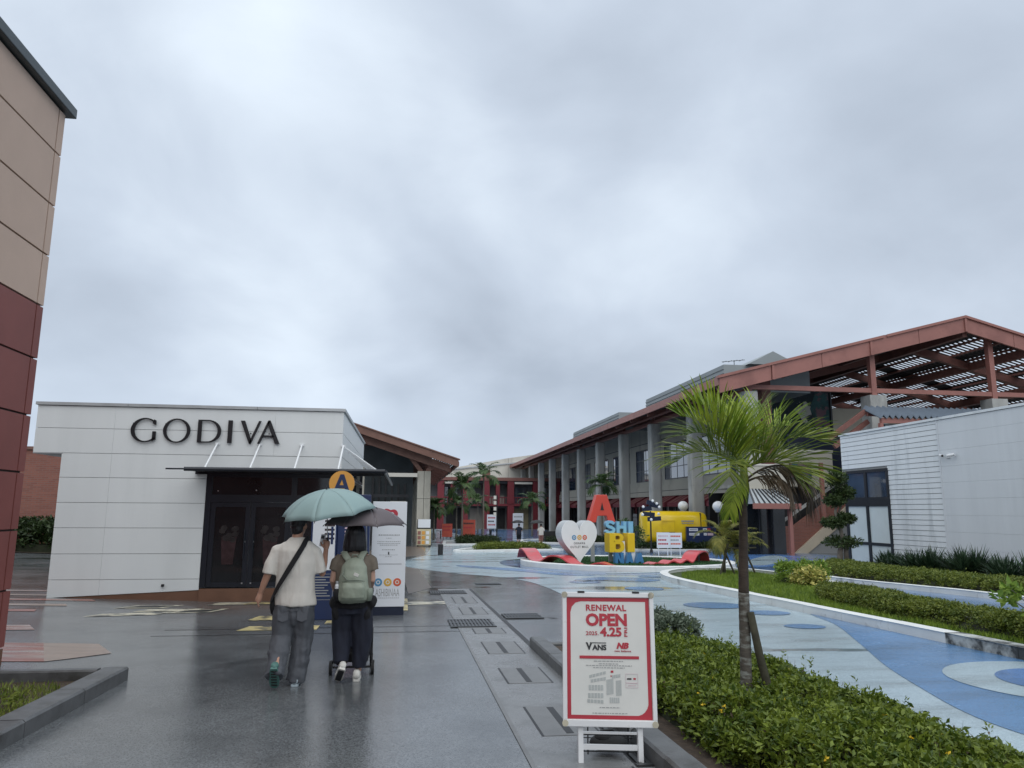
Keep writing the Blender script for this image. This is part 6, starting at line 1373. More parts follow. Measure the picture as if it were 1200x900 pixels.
    def holed(o_, hole): 
        n = 24; c = Vector((sum(p[0] for p in hole)/len(hole), sum(p[1] for p in hole)/len(hole)))
        def ray(poly, a):
            d = Vector((math.cos(a), math.sin(a))); best = 0
            for i in range(len(poly)):
                p = Vector(poly[i]); q = Vector(poly[(i+1) % len(poly)]); e = q-p; den = d.x*e.y-d.y*e.x
                if abs(den) < 1e-9: continue
                w_ = p-c; tt = (w_.x*e.y-w_.y*e.x)/den; uu = (w_.x*d.y-w_.y*d.x)/den
                if tt > 0 and -1e-6 <= uu <= 1+1e-6: best = max(best, tt)
            return (c.x+d.x*best, c.y+d.y*best)
        A = [2*math.pi*i/n for i in range(n)]; mb.ring([ray(o_, a_) for a_ in A], [ray(hole, a_) for a_ in A], .55, Mc @ Matrix.Translation((0,0,-.55)))
    holed(up, [(.26,.50),(.42,.50),(.45,.57),(.42,.65),(.26,.65)]); holed(dn, [(.26,.12),(.44,.12),(.48,.21),(.44,.32),(.26,.32)])
    mb.part('letter', M['letter_yellow'], s, label='big yellow letter B')
    MB().prism([(.78,0),(1.09,0),(1.09,.75),(.78,.75)], .55, Mc @ Matrix.Translation((0,0,-.55))).part('letter', M['letter_yellow'], s, bevel=.012, label='big yellow letter I')
    zN = zi-.02; hN = -.04-zN; Md = front(8.33, 29.3, zN, 0, rad(3))
    def NA(ch, u0, w):
        mb = MB()
        Q = [[(0,0),(.12,0),(.12,1),(0,1)],[(w-.12,0),(w,0),(w,1),(w-.12,1)],[(.12,1),(.02,1),(w-.12,0),(w-.02,0)]] if ch == 'N' else [[(0,0),(.12,0),(w/2+.06,1),(w/2-.06,1)],[(w-.12,0),(w,0),(w/2+.06,1),(w/2-.06,1)],[(.1,.22),(w-.1,.22),(w-.13,.42),(.13,.42)]]
        for k, q in enumerate(Q): mb.prism([(p[0]+u0, p[1]*hN) for p in q], .26+.002*k, Md @ Matrix.Translation((0,0,-.26)))
        mb.part('letter', M['letter_blue'], s, label='blue letter '+ch)
    NA('N', .0, .36); NA('A', .42, .36); NA('A', .84, .38)
    MB().prism([(.30,.02),(.50,.02),(.46,.9),(.34,.9)], .03, Md @ Matrix.Translation((.05,0,-.33))).part('backing_plate', M['heart_white'], s); MB().prism([(.72,.02),(.92,.02),(.88,.9),(.76,.9)], .03, Md @ Matrix.Translation((.05,0,-.33))).part('backing_plate', M['heart_white'], s)
    # wavy red ribbon benches
    def bench(label, path, prof, wdt=.62):
        P = spline(path, 8); n = len(P); zz = spline([(i, z, 0) for i, z in enumerate(prof)], 8)
        t = thing('ribbon_bench', label, 'bench', (P[0][0], P[0][1], zi)); vs = []
        for i, p in enumerate(P):
            a = Vector(P[max(0,i-1)]); b = Vector(P[min(n-1,i+1)]); tt = (b-a).normalized(); nn = Vector((-tt.y, tt.x)); s_ = i/(n-1)*(len(zz)-1); j = min(int(s_), len(zz)-2); z = zz[j][1]*(1-(s_-j))+zz[j+1][1]*(s_-j); w2 = wdt/2
            vs += [(p[0]-nn.x*w2,p[1]-nn.y*w2,zi+z),(p[0]+nn.x*w2,p[1]+nn.y*w2,zi+z),(p[0]+nn.x*w2,p[1]+nn.y*w2,zi+z-.055),(p[0]-nn.x*w2,p[1]-nn.y*w2,zi+z-.055)]
        fs = [(i*4+q, i*4+(q+1) % 4, (i+1)*4+(q+1) % 4, (i+1)*4+q) for i in range(n-1) for q in range(4)]+[(3,2,1,0), tuple((n-1)*4+q for q in range(4))]
        MB().add(vs, fs).part('ribbon_seat', M['bench_red'], t)
        mb = MB()
        for i in range(4, n-3, 6):
            z = vs[i*4][2]-.056
            if z-zi > .16:
                c = (Vector(vs[i*4])+Vector(vs[i*4+1]))/2; mb.box(c.x-.03,c.x+.03,c.y-.03,c.y+.03,zi-.02,z)
        if mb.v: mb.part('support', M['black_plastic'], t)
        return t
    bench('long wavy red ribbon bench along the left front of the island', [(5.35,33.6),(5.35,31.6),(5.75,29.8),(6.4,28.5),(7.2,27.6),(8.0,27.2)], [.06,.44,.42,.12,.07,.34,.34,.09,.06,.2,.09,.05])
    bench('short wavy red ribbon bench at the right front of the island', [(9.4,28.6),(10.1,28.8),(10.8,29.1),(11.5,29.6),(12.1,30.2),(12.6,30.9)], [.04,.12,.05,.18,.07,.2,.08,.36,.46,.47,.36,.05])
island()

def yellow_trailer():
    x0, x1, y0, y1 = 15.75, 20.0, 47.6, 49.6; zb = gz(17,48)+.45; zt = 1.62; cx = (x0+x1)/2
    t = thing('yellow_trailer', 'yellow rounded caravan style kiosk with a navy panel parked before the arcade', 'trailer', (cx, 48.6, gz(17,48)))
    # body: rounded-rectangle section swept along x, ends domed
    def sec(f):
        h = (zt-zb); n = 20; out = []; hw = (y1-y0)/2
        for k in range(n):
            a = 2*math.pi*k/n; ca, sa = math.cos(a), math.sin(a); e = .45; out.append((48.6+math.copysign(abs(ca)**e, ca)*hw*f, zb+h/2+math.copysign(abs(sa)**e, sa)*h/2*(1-(1-f)*.75)))
        return out
    rows = [(x0,.86),(x0+.08,.95),(x0+.3,1.0),(x1-1.05,1.0),(x1-.55,.97),(x1-.25,.9),(x1-.07,.76),(x1,.5)]; vs = []; fs = []
    for x, f in rows: vs += [(x, a, b) for a, b in sec(f)]
    for i in range(len(rows)-1):
        for k in range(20): fs.append((i*20+k, i*20+(k+1) % 20, (i+1)*20+(k+1) % 20, (i+1)*20+k))
    fs += [tuple(range(19,-1,-1)), tuple((len(rows)-1)*20+k for k in range(20))]
    b = MB().add(vs, fs).part('body', M['trailer_yellow'], t, smooth=True); b.modifiers.new('bevel','BEVEL').limit_method = 'ANGLE'
    MB().box(x0+.2, x1-.3, y0+.15, y1-.15, zb-.42, zb+.06).part('chassis', M['dark_navy'], t)
    Mx = front(0, y0-.012, 0)
    mb = MB(); mb.ring([(x0+.95,-.35),(x0+1.85,-.35),(x0+1.85,1.0),(x0+.95,1.0)], [(x0+.99,-.31),(x0+1.81,-.31),(x0+1.81,.96),(x0+.99,.96)], .02, Mx); mb.part('service_hatch', M['letter_yellow'], t)
    mb = MB(); mb.ring([(x0+.98,.22),(x0+1.82,.22),(x0+1.82,.26),(x0+.98,.26)], [(x0+1.0,.23),(x0+1.8,.23),(x0+1.8,.25),(x0+1.0,.25)], .03, Mx); mb.part('hatch_rail', M['black_plastic'], t)
    text_mb('SWEET TIME', .78, .13, (x1-1.5,.98), Mx, .01).part('lettering', M['black_print'], t) if False else None
    grid_lines(Mx, [(x1-1.95+.11*k, x1-1.87+.11*k, .92, 1.02) for k in range(8)]+[(x1-1.93+.14*k, x1-1.83+.14*k, .80, .86) for k in range(6)], .012).part('lettering', M['bin_grey'], t)
    MB().box(x1-.62, x1-.59, y0-.02, y1+.02, zb+.7, zt-.12).part('body_seam', M['black_plastic'], t)
    MB().box(18.25, 20.25, 47.2, 47.42, gz(19,47), .62).part('navy_panel', M['navy'], t)
    Mp = front(0, 47.195, 0); c = [('sign_white',18.4,19.0,.34,.52),('sign_white',19.35,19.62,.34,.52),('red_print',19.64,19.86,.34,.52),('black_print',19.9,20.1,.34,.52),('sign_white',18.4,19.1,.06,.22),('sign_white',19.4,19.6,.06,.22),('pinkish',19.65,20.05,.06,.22)]
    for m, u0, u1, w0, w1 in c: grid_lines(Mp, [(u0,u1,w0,w1)], .01).part('label_print', M[m], t)
    for m, u0, u1, w0, w1 in c:
        if m == 'sign_white': grid_lines(Mp, [(u0+.06+.08*k, u0+.11+.08*k, w0+.06, w1-.05) for k in range(int((u1-u0-.1)/.08))], .012).part('label_print', M['navy'], t)
    MB().tube([(16.0,47.45,zb+.05),(16.0,47.45,zb+.05001)], .1).v
    for x in (16.6, 19.2):
        w = MB().tube([(x,47.75,gz(17,48)+.30),(x,47.62,gz(17,48)+.30)], .30, 16).part('wheel', M['rubber'], t); MB().tube([(x,47.63,gz(17,48)+.30),(x,47.60,gz(17,48)+.30)], .16, 12).part('rim', M['steel'], w)
    MB().box(x0-.7, x0+.1, 48.5, 48.7, zb-.1, zb).part('tow_bar', M['black_plastic'], t)
yellow_trailer()
def globe_lamp(x, y, z, label):
    t = thing('globe_lamp', label, 'lamp', (x, y, gz(x,y)), 'white globe lamps'); MB().tube([(x,y,gz(x,y)),(x,y,z-.28)], .05, 8).part('pole', M['black_plastic'], t)
    MB().ell((x,y,z), .36, .36, .34, 18, 12).part('globe', M['globe'], t, smooth=True); MB().tube([(x,y,z-.36),(x,y,z-.26)], [.2,.22], 14).part('collar', M['cap_grey'], t)
globe_lamp(19.35, 50.6, 1.98, 'white globe lamp showing above the yellow trailer roof'); globe_lamp(19.6, 45.2, 1.92, 'white globe lamp between the yellow trailer and the first arcade column')
def direction_post(x, y, zt, label):
    z = gz(x, y); t = thing('direction_post', label, 'signpost', (x, y, z)); MB().tube([(x,y,z),(x,y,zt)], [.055,.045], 10).part('pole', M['black_plastic'], t)
    MB().tube([(x,y,z),(x,y,z+.2)], [.11,.08], 10).part('foot', M['black_plastic'], t)
    return t
t = direction_post(14.75, 44.0, 1.6, 'black signpost with clustered black fingers and white bulbs beside the yellow trailer')
for k, (dx, zz, w) in enumerate(((-.42,1.75,.6),(.35,1.95,.62),(-.25,1.42,.75),(.3,1.15,.85),(-.1,2.1,.45))):
    MB().cbox((14.75+dx*.6, 43.92-.02*k, zz), (w,.05,.26), Matrix.Rotation(rad((-8,10,5,-4,14)[k]),3,'Y')).part('sign_finger', M['dark_navy'], t)
mb = MB()
for dx, zz in ((-.5,1.86),(.35,2.06),(.5,1.85),(-.55,1.4),(.45,1.45),(-.02,1.1),(.1,2.22)): mb.ell((14.75+dx,43.82,zz), .09,.06,.09,8,6)
mb.part('bulb', M['globe'], t)
t = direction_post(7.4, 60.5, 2.85, 'slim black lamp post with stacked white plates beyond the oval bed')
for k, z in enumerate((2.62,2.2,1.72,1.3)): MB().box(7.12,7.40-.06,60.42,60.46,z-.14,z+.14).part('sign_plate', M['parapet'], t)
def poster_board(x, y, w, z0, z1, label, m='sign_white', bars=('red_print','grey_print','pinkish'), group=None):
    z = gz(x, y); t = thing('poster_stand', label, 'sign', (x, y, z), group); MB().box(x-w/2, x+w/2, y, y+.04, z+z0, z+z1).part('board', M[m], t)
    for u in (-w*.36, w*.36): MB().box(x+u-.02, x+u+.02, y+.045, y+.075, z, z+z0+.1).part('leg', M['white_metal'] if m == 'sign_white' else M['black_plastic'], t)
    Mx = front(x, y-.001, z); h = z1-z0
    for k, b in enumerate(bars):
        v = z1-h*(.28+.25*k); grid_lines(Mx, [(-w*.4+w*.8*q/6, -w*.4+w*.8*(q+.8)/6, v, v+h*.10) for q in range(6 if k != 1 else 5)], .004).part('print', M[b], t)
    return t
poster_board(14.45, 41.0, .74, .38, 1.24, 'white poster stand with red print, left of the two before the yellow trailer', bars=('pinkish','red_print','red_print'))
poster_board(15.25, 41.2, .74, .38, 1.22, 'white poster stand with orange print, right of the two before the yellow trailer', bars=('dot_red','bin_grey','dot_red'))
poster_board(3.95, 70, .95, .3, 1.5, 'small orange red board standing near the far palms at left', 'orange_red', ('red_print','red_print'))
poster_board(5.6, 66, 1.15, .5, 1.9, 'larger orange red menu board standing on the far walkway', 'orange_red', ('black_print','red_print'))
poster_board(12.0, 104, 1.3, .3, 2.2, 'white poster standing in front of the crimson shops', 'sign_white', ('red_print','black_print','red_print'))
poster_board(16.0, 106, 1.5, .3, 2.4, 'plain white banner in front of the far crimson shops', 'sign_white', ('grey_print',))
# menu board at the foot of the pale column
t = thing('menu_board', 'colourful menu board with a white notice above it at the foot of the pale column', 'sign', (1.4, 55.5, gz(1.4,55.5)))
zb = gz(1.4,55.5); MB().box(.95,1.95,55.5,55.56,zb+.1,zb+1.25).part('board', M['warm_lit'], t); MB().box(1.0,1.9,55.48,55.56,zb+1.35,zb+1.95).part('notice', M['sign_white'], t); MB().box(.92,1.96,55.5,55.6,zb+1.25,zb+1.34).part('shelf', M['black_plastic'], t); MB().box(.95,1.1,55.57,55.65,zb,zb+1.95).part('leg', M['black_plastic'], t); MB().box(1.8,1.95,55.57,55.65,zb,zb+1.95).part('leg', M['black_plastic'], t)
for k in range(9): MB().box(1.0+.3*(k%3),1.22+.3*(k%3),55.47,55.498,zb+.18+.34*(k//3),zb+.42+.34*(k//3)).part('photo_print', M[('awning_light','sign_white','orange')[k*2%3]], t)
# far furniture and bollards
for x, y, lab in ((2.0,41.5,'short black bollard by the pale paint edge'),(9.8,86,'black bollard before the far crimson shops, left of the dark walker'),(6.2,64,'black bollard on the farther rectangular bed')):
    t = thing('bollard', lab, 'bollard', (x,y,gz(x,y)), 'black bollards'); MB().tube([(x,y,gz(x,y)),(x,y,gz(x,y)+.55)], .14, 12).part('shaft', M['black_plastic'], t); MB().ell((x,y,gz(x,y)+.55), .14,.14,.07,12,6).part('cap', M['black_plastic'], t)
for x, y, lab in ((3.6,75,'dark metal cafe table and chairs at far left'),(5.4,78,'dark metal cafe table and chairs behind the orange red board'),(6.6,74,'dark metal cafe set beside the tallest palm')):
    z = gz(x,y); t = thing('cafe_table', lab, 'table', (x,y,z), 'cafe tables on the far walkway'); MB().tube([(x,y,z+.72),(x,y,z+.76)], .5, 16).part('tabletop', M['black_plastic'], t); MB().tube([(x,y,z),(x,y,z+.72)], .05, 8).part('leg', M['black_plastic'], t)
    for dx in (-.75,.75):
        c = thing('cafe_chair', 'dark metal chair '+('left' if dx < 0 else 'right')+' of the '+lab.split(' at ')[-1].replace('dark metal cafe ','') if False else ('dark slatted chair on the '+('left' if dx < 0 else 'right')+' side of the '+{3.6:'cafe table at far left',5.4:'cafe table behind the orange red board',6.6:'cafe table beside the tallest palm'}[x]), 'chair', (x+dx,y,z), 'cafe chairs on the far walkway')
        MB().box(x+dx-.22,x+dx+.22,y-.22,y+.22,z+.42,z+.46).part('seat', M['black_plastic'], c); MB().box(x+dx+math.copysign(.2,dx)-.02,x+dx+math.copysign(.2,dx)+.02,y-.22,y+.22,z+.461,z+.95).part('backrest', M['black_plastic'], c)
        for a in (-.19,.19):
            for b in (-.19,.19): MB().box(x+dx+a-.02,x+dx+a+.02,y+b-.02,y+b+.02,z,z+.419).part('leg', M['black_plastic'], c)
t = thing('park_bench', 'dark bench on the far paving below the arcade columns', 'bench', (13.0,64.5,gz(13,64.5))); z = gz(13,64.5)
MB().box(12,14,64.3,64.8,z+.42,z+.5).part('seat', M['slot'], t); MB().box(12,14,64.8,64.88,z+.52,z+.95).part('backrest', M['slot'], t)
for x in (12.1,13.9): MB().box(x-.05,x+.05,64.35,64.75,z,z+.42).part('leg', M['slot'], t)

# ------------------------------------------------------------------ people
def fold(amp, vs=7.0, hs=3.0, seed=0):
    return lambda c: amp*(mnoise.noise(Vector((c.x*vs+seed, c.y*vs, c.z*hs)))+0.5*mnoise.noise(Vector((c.x*vs*2.3, c.y*vs*2.3+seed, c.z*hs*2))))
def hand_mb(mb, wrist, d, palm_n, side, curl, s=1.0):
    """palm, four bent fingers of unequal length and a thumb; d points to the fingertips, side to the thumb"""
    w = Vector(wrist); d = Vector(d).normalized(); pn = Vector(palm_n); pn = (pn-d*pn.dot(d)).normalized(); sd = d.cross(pn)
    if sd.dot(Vector(side)) < 0: sd = -sd
    k = w+d*.045*s
    mb.tube([w-d*.01*s, w+d*.02*s, k+d*.01*s, w+d*.088*s], [.024*s,.030*s,.036*s,.034*s], 10)
    for i, (off, ln) in enumerate(((.030,.072),(.011,.080),(-.009,.074),(-.028,.058))):
        p = w+d*.08*s+sd*off*s; a = curl*(1+.08*i); q = [p]; dd = d.copy()
        for j, f in enumerate((.45,.32,.23)):
            R = Matrix.Rotation(a*(.7 if j == 0 else 1.0), 3, sd); dd = R @ dd
            if dd.dot(pn) < 0 and curl > 0: dd = Matrix.Rotation(-2*a*(.7 if j == 0 else 1.0), 3, sd) @ dd
            q.append(q[-1]+dd*ln*f*s)
        mb.tube(q, [.0095*s,.009*s,.0082*s,.007*s], 8)
    b = w+d*.025*s+sd*.026*s; t1 = (d*.55+sd*.75+pn*.3).normalized(); t2 = (d*.9+sd*.15+pn*.5).normalized()
    mb.tube([b, b+t1*.034*s, b+t1*.034*s+t2*.03*s, b+t1*.034*s+t2*.052*s], [.013*s,.011*s,.0095*s,.007*s], 8)
def head_mb(mb, c, s=1.0, face=(0,1,0)):
    """skull, jaw, nose, ears, eye sockets and lips; c = centre of the head, face = facing direction in plan"""
    f = Vector(face).normalized(); r = f.cross(Vector((0,0,1))); R = Matrix((r, f, Vector((0,0,1)))).transposed(); c = Vector(c)
    P = lambda x, y, z: c+R @ Vector((x*s, y*s, z*s))
    mb.ell(P(0,-.008,.025), .076*s,.094*s,.098*s, 20, 14, R); mb.ell(P(0,.022,-.05), .060*s,.066*s,.068*s, 16, 10, R); mb.ell(P(0,.062,-.098), .026*s,.022*s,.020*s, 10, 8, R)
    mb.tube([P(0,.088,.012), P(0,.104,-.022), P(0,.088,-.032)], [.009*s,.014*s,.010*s], 8)
    mb.ell(P(0,.082,-.064), .026*s,.012*s,.007*s, 10, 6, R); mb.ell(P(0,.080,-.076), .022*s,.012*s,.007*s, 10, 6, R)
    for sg in (-1, 1): mb.ell(P(.079*sg,-.005,-.012), .012*s,.022*s,.034*s, 10, 8, R); mb.ell(P(.032*sg,.085,.030), .022*s,.010*s,.006*s, 8, 6, R)
    return P
def eyes(parent, P, s=1.0):
    for sg in (-1, 1): MB().ell(P(.030*sg,.083,.012), .011*s,.008*s,.006*s, 8, 6).part('eye', M['hair'], parent)

def umbrella(name, label, apex, radius, depth, axis, cloth, grip, spin, nrib=8, hang=.05):
    """canopy of nrib scalloped panels over ribs, with a shaft running down to the grip"""
    A = Vector(apex); ax = Vector(axis).normalized(); t = thing(name, label, 'umbrella', tuple(grip))
    x = Vector((1,0,0)); x = (x-ax*x.dot(ax)).normalized(); y = ax.cross(x)
    K = 1.0
    def pt(a, u):        # a rib angle, u 0..1 from apex to rim
        r = radius*math.sin(u*K)/math.sin(K); h = depth*(1-math.cos(u*K))/(1-math.cos(K))
        return A+x*(r*math.cos(a+spin))+y*(r*math.sin(a+spin))-ax*h
    for k in range(nrib):
        a0, a1 = 2*math.pi*k/nrib, 2*math.pi*(k+1)/nrib; vs = []; fs = []; m, q = 9, 6
        for jj in range(m+1):
            u = .012+.988*jj/m; p, w = pt(a0, u), pt(a1, u)
            for ii in range(q+1):
                v = .004+.992*ii/q; sg = math.sin(math.pi*v); c_ = p.lerp(w, v); vs.append(c_+(A-ax*((A-c_).dot(ax))-c_)*(.055*sg*u*u)+ax*(.010*sg*u))
        for jj in range(m):
            for ii in range(q): b0 = jj*(q+1)+ii; fs.append((b0, b0+1, b0+q+2, b0+q+1))
        c = MB().add(vs, fs).part('canopy_panel', cloth, t, smooth=True); so = c.modifiers.new('thick', 'SOLIDIFY'); so.thickness = .002
    for k in range(nrib):
        a = 2*math.pi*k/nrib; rb = MB().tube([pt(a, u)-ax*.006 for u in (0.03,.25,.5,.75,.99)], .0025, 5).part('rib', M['steel'], t)
        MB().tube([A-ax*.16, pt(a,.5)-ax*.008], .002, 5).part('stretcher', M['steel'], rb); MB().tube([pt(a,.98), pt(a,1.03)], .004, 5).part('rib_tip', M['black_plastic'], rb)
    MB().tube([A+ax*.035, A-ax*.0], [.004,.009], 8).part('ferrule', M['black_plastic'], t)
    g = Vector(grip); MB().tube([A-ax*.005, g+(A-g).normalized()*.05], .006, 8).part('shaft', M['steel'], t)
    d = (A-g).normalized(); MB().tube([g+d*.055, g, g-d*.06], [.011,.013,.012], 10).part('handle', M['black_plastic'], t)
    return t

def man():
    X, Y = -1.10, 8.18; Z = gz(X, Y)
    t = thing('person', 'man in an ivory T-shirt and charcoal jeans walking away under an aqua umbrella', 'person', (X, Y, Z))
    W = lambda x, y, z: (X+x, Y+y, Z+z)
    # joints: left = -x, right = +x; facing +y
    nk = W(-.005,.01,1.46); hd = W(.0,.045,1.595)
    b = MB(); P = head_mb(b, hd, 1.0, (.25,1,0))
    b.tube([W(.0,.03,1.53), W(-.005,.01,1.46), W(-.005,.0,1.40)], [.056,.058,.07], 14)
    b.loft([(W(0,.0,1.42),.075,.06),(W(0,-.005,1.34),.15,.088),(W(0,0,1.2),.165,.10),(W(0,0,1.02),.145,.09),(W(0,0,.9),.155,.10),(W(0,0,.82),.15,.10)], 20)
    la = [W(-.185,-.006,1.315), W(-.275,-.03,1.10), W(-.345,.01,.905)]; ra = [W(.178,.0,1.31), W(.265,.03,1.10), W(.275,.20,1.335)]
    b.tube([W(-.09,0,1.345)]+[la[0], W(-.245,-.02,1.22), la[1], W(-.31,-.012,1.01), la[2]], [.05,.053,.044,.039,.035,.026], 12)
    b.tube([W(.09,0,1.345)]+[ra[0], W(.235,.015,1.21), ra[1], W(.272,.12,1.21), ra[2]], [.05,.053,.044,.039,.034,.026], 12)
    hand_mb(b, la[2], (-.25,.1,-1), (.9,.1,-.2), (.2,1,0), .34); hand_mb(b, ra[2], (.05,.25,1), (-.35,.95,-.2), (-1,0,.3), .95)
    rl = [W(.095,.0,.86), W(.10,.06,.47), W(.055,.02,.09)]; ll = [W(-.085,.0,.86), W(-.10,.03,.46), W(-.115,-.26,.20)]
    b.tube([rl[0], W(.10,.03,.66), rl[1], W(.08,.03,.3), rl[2]], [.085,.078,.055,.055,.04], 12); b.tube([ll[0], W(-.095,.015,.66), ll[1], W(-.11,-.12,.34), ll[2]], [.085,.078,.055,.055,.04], 12)
    remesh(b, 'body', M['skin'], t, .0075, 4)
    eyes(t, P)
    # hair: short crop, tapered at the nape
    h = MB(); c = Vector(hd); R = Matrix.Rotation(-math.atan2(.25,1), 3, 'Z'); h.ell(c+R@Vector((0,-.02,.042)), .085,.097,.095, 20, 14, R); h.ell(c+R@Vector((0,-.052,-.03)), .068,.05,.078, 16, 10, R)
    remesh(h, 'hair', M['hair'], t, .0075, 2, fold(.006, 60, 30))
    # T-shirt
    s = MB(); s.loft([(W(-.003,.012,1.475),.072,.062),(W(0,.005,1.445),.105,.078),(W(0,-.003,1.405),.16,.094),(W(0,-.008,1.34),.205,.118),(W(0,-.005,1.22),.210,.128),(W(.0,.0,1.06),.198,.122),(W(.005,.0,.92),.203,.124),(W(.01,.0,.825),.210,.138),(W(.012,0,.785),.208,.138)], 28)
    s.tube([W(-.10,-.002,1.385), W(-.19,-.006,1.325), W(-.246,-.02,1.19), W(-.266,-.026,1.10)], [(.055,.06),(.068,.072),(.064,.068),(.068,.068)], 16)
    s.tube([W(.10,.0,1.385), W(.185,.003,1.32), W(.236,.018,1.185), W(.25,.026,1.11)], [(.055,.06),(.068,.072),(.064,.068),(.067,.067)], 16)
    remesh(s, 'shirt', M['tee'], t, .0095, 5, lambda c: fold(.013, 6, 2.6, 3)(c)+fold(.005, 17, 6, 1)(c))
    # belt line, jeans
    j = MB(); j.loft([(W(.005,0,.90),.160,.092),(W(.005,0,.82),.166,.10),(W(.0,-.01,.74),.178,.118)], 24)
    j.ell(W(.0,-.01,.70), .12,.11,.13, 16, 10); j.tube([W(.09,-.005,.80), W(.095,.015,.66), W(.10,.055,.47), W(.085,.03,.28), W(.06,.0,.10), W(.055,.005,.045)], [(.11,.12),(.112,.118),(.100,.105),(.098,.10),(.094,.098),(.096,.104)], 18)
    j.tube([W(-.085,-.005,.80), W(-.10,.0,.66), W(-.105,.01,.47), W(-.115,-.10,.33), W(-.118,-.19,.205), W(-.118,-.245,.135)], [(.11,.12),(.112,.118),(.100,.105),(.098,.10),(.088,.09),(.09,.094)], 18)
    remesh(j, 'trousers', M['jean'], t, .010, 4, lambda c: fold(.013, 11, 2.2, 8)(c)+fold(.006, 13, 13, 3)(c)*(1.7 if c.z < .2 else .8))
    for sx in (-.09, .10): 
        mb = MB(); mb.add([W(sx-.055,-.112,.755),W(sx+.055,-.112,.755),W(sx+.05,-.124,.655),W(sx,-.126,.635),W(sx-.05,-.124,.655)], [(0,1,2,3,4)])
        po = mb.part('back_pocket', M['jean'], t); so = po.modifiers.new('thick','SOLIDIFY'); so.thickness = .012
    def shoe(heel, toe, up, sole_m, upper_m, lab):
        hv, tv, uv = Vector(W(*heel)), Vector(W(*toe)), Vector(up).normalized(); d = (tv-hv); L_ = d.length; d.normalize(); sd = d.cross(uv).normalized(); uv = sd.cross(d)
        m = MB(); rings = []
        for u, w, hh in ((0,.030,.035),(.06,.038,.05),(.2,.040,.062),(.4,.040,.055),(.6,.046,.042),(.8,.046,.032),(.94,.034,.022),(1.0,.015,.012)): rings.append((hv+d*L_*u+uv*(hh*.9+.018), w, hh, d))
        n = 16; vs = []; fs = []
        for c_, w, hh, _ in rings:
            for k in range(n): a = 2*math.pi*k/n; vs.append(c_+sd*(w*math.cos(a))+uv*(hh*.9*math.sin(a)))
        for i in range(len(rings)-1):
            for k in range(n): fs.append((i*n+k, i*n+(k+1) % n, (i+1)*n+(k+1) % n, (i+1)*n+k))
        fs += [tuple(range(n-1,-1,-1)), tuple((len(rings)-1)*n+k for k in range(n))]
        up_ = m.add(vs, fs).part('shoe', M[upper_m], t, smooth=True, label=lab)
        o_ = [(0,-.030),(.0,.030),(.12,.040),(.35,.037),(.62,.048),(.85,.044),(.97,.026),(1.0,.0),(.97,-.026),(.85,-.044),(.62,-.048),(.35,-.037),(.12,-.040)][::-1]
        vs = [hv+d*L_*u+sd*w+uv*z for z in (0,.024) for u, w in o_]; k = len(o_)
        MB().add(vs, [tuple(range(k-1,-1,-1)), tuple(range(k,2*k))]+[(i,(i+1)%k,k+(i+1)%k,k+i) for i in range(k)]).part('sole', M[sole_m], up_)
        tr = MB()
        for i in range(6): 
            c_ = hv+d*L_*(.12+.14*i)-uv*.003; tr.cbox(c_, (.055,.012,.006), Matrix((sd,d,uv)).transposed())
        tr.part('tread', M['rubber' if sole_m != 'shoe_white' else 'cap_grey'], up_)
    shoe((.055,-.09,.004), (.045,.185,.004), (0,0,1), 'shoe_grey', 'shoe_grey', 'pale blue grey shoe flat on the ground')
    shoe((-.118,-.335,.225), (-.125,-.17,.012), (0,.78,.62), 'shoe_teal', 'shoe_teal', 'teal shoe lifted on its toe with the sole showing')
    # strap and pouch of the crossbody bag
    bag = thing('crossbody_bag', 'black crossbody bag strap running from right shoulder to left hip of the man', 'bag', W(-.22,.05,.86))
    pts = [W(.13,.055,1.43),W(.105,-.03,1.462),W(.07,-.118,1.38),(W(.0,-.146,1.25)),W(-.08,-.143,1.11),W(-.16,-.117,.97),W(-.215,-.03,.86),W(-.215,.06,.82)]
    pp = spline([Vector(p) for p in pts], 6); wd = .026; vs = []; fs = []
    for i, p in enumerate(pp):
        tg = (pp[min(i+1,len(pp)-1)]-pp[max(i-1,0)]).normalized(); nn = (p-Vector(W(0,0,p.z-Z))); nn.z = 0.35*nn.length if i < 12 else 0; nn = (nn-tg*nn.dot(tg)).normalized(); sd = tg.cross(nn); vs += [p+sd*wd+nn*.004, p-sd*wd+nn*.004, p-sd*wd-nn*.004, p+sd*wd-nn*.004]
    fs = [(i*4+q, i*4+(q+1)%4, (i+1)*4+(q+1)%4, (i+1)*4+q) for i in range(len(pp)-1) for q in range(4)]+[(3,2,1,0), tuple((len(pp)-1)*4+q for q in range(4))]
    MB().add(vs, fs).part('strap', M['black_cloth'], bag); m = MB(); m.ell(W(-.205,.075,.79), .05,.10,.12, 14, 10); m.part('pouch', M['black_cloth'], bag, smooth=True)
    g = Vector(ra[2])+Vector((.008,.045,.075))
    ax = Vector((-.13,-.16,1)); umbrella('umbrella', 'pale aqua folding umbrella held by the man', (X+.26,Y+.12,Z+1.975), .52, .25, ax, M['umb_aqua'], tuple(g), rad(80))
    ph = thing('phone', 'dark phone in a pale case held up beside the face of the man', 'phone', tuple(g+Vector((-.06,.05,.0)))); c = g+Vector((-.055,.03,.02)); MB().cbox(c, (.05,.012,.13), Matrix.Rotation(rad(8),3,'Y')).part('phone_body', M['sign_white'], ph, bevel=.003); MB().cbox(c+Vector((.0,-.008,.035)), (.035,.004,.035), Matrix.Rotation(rad(8),3,'Y')).part('lens_block', M['black_plastic'], ph)
man()

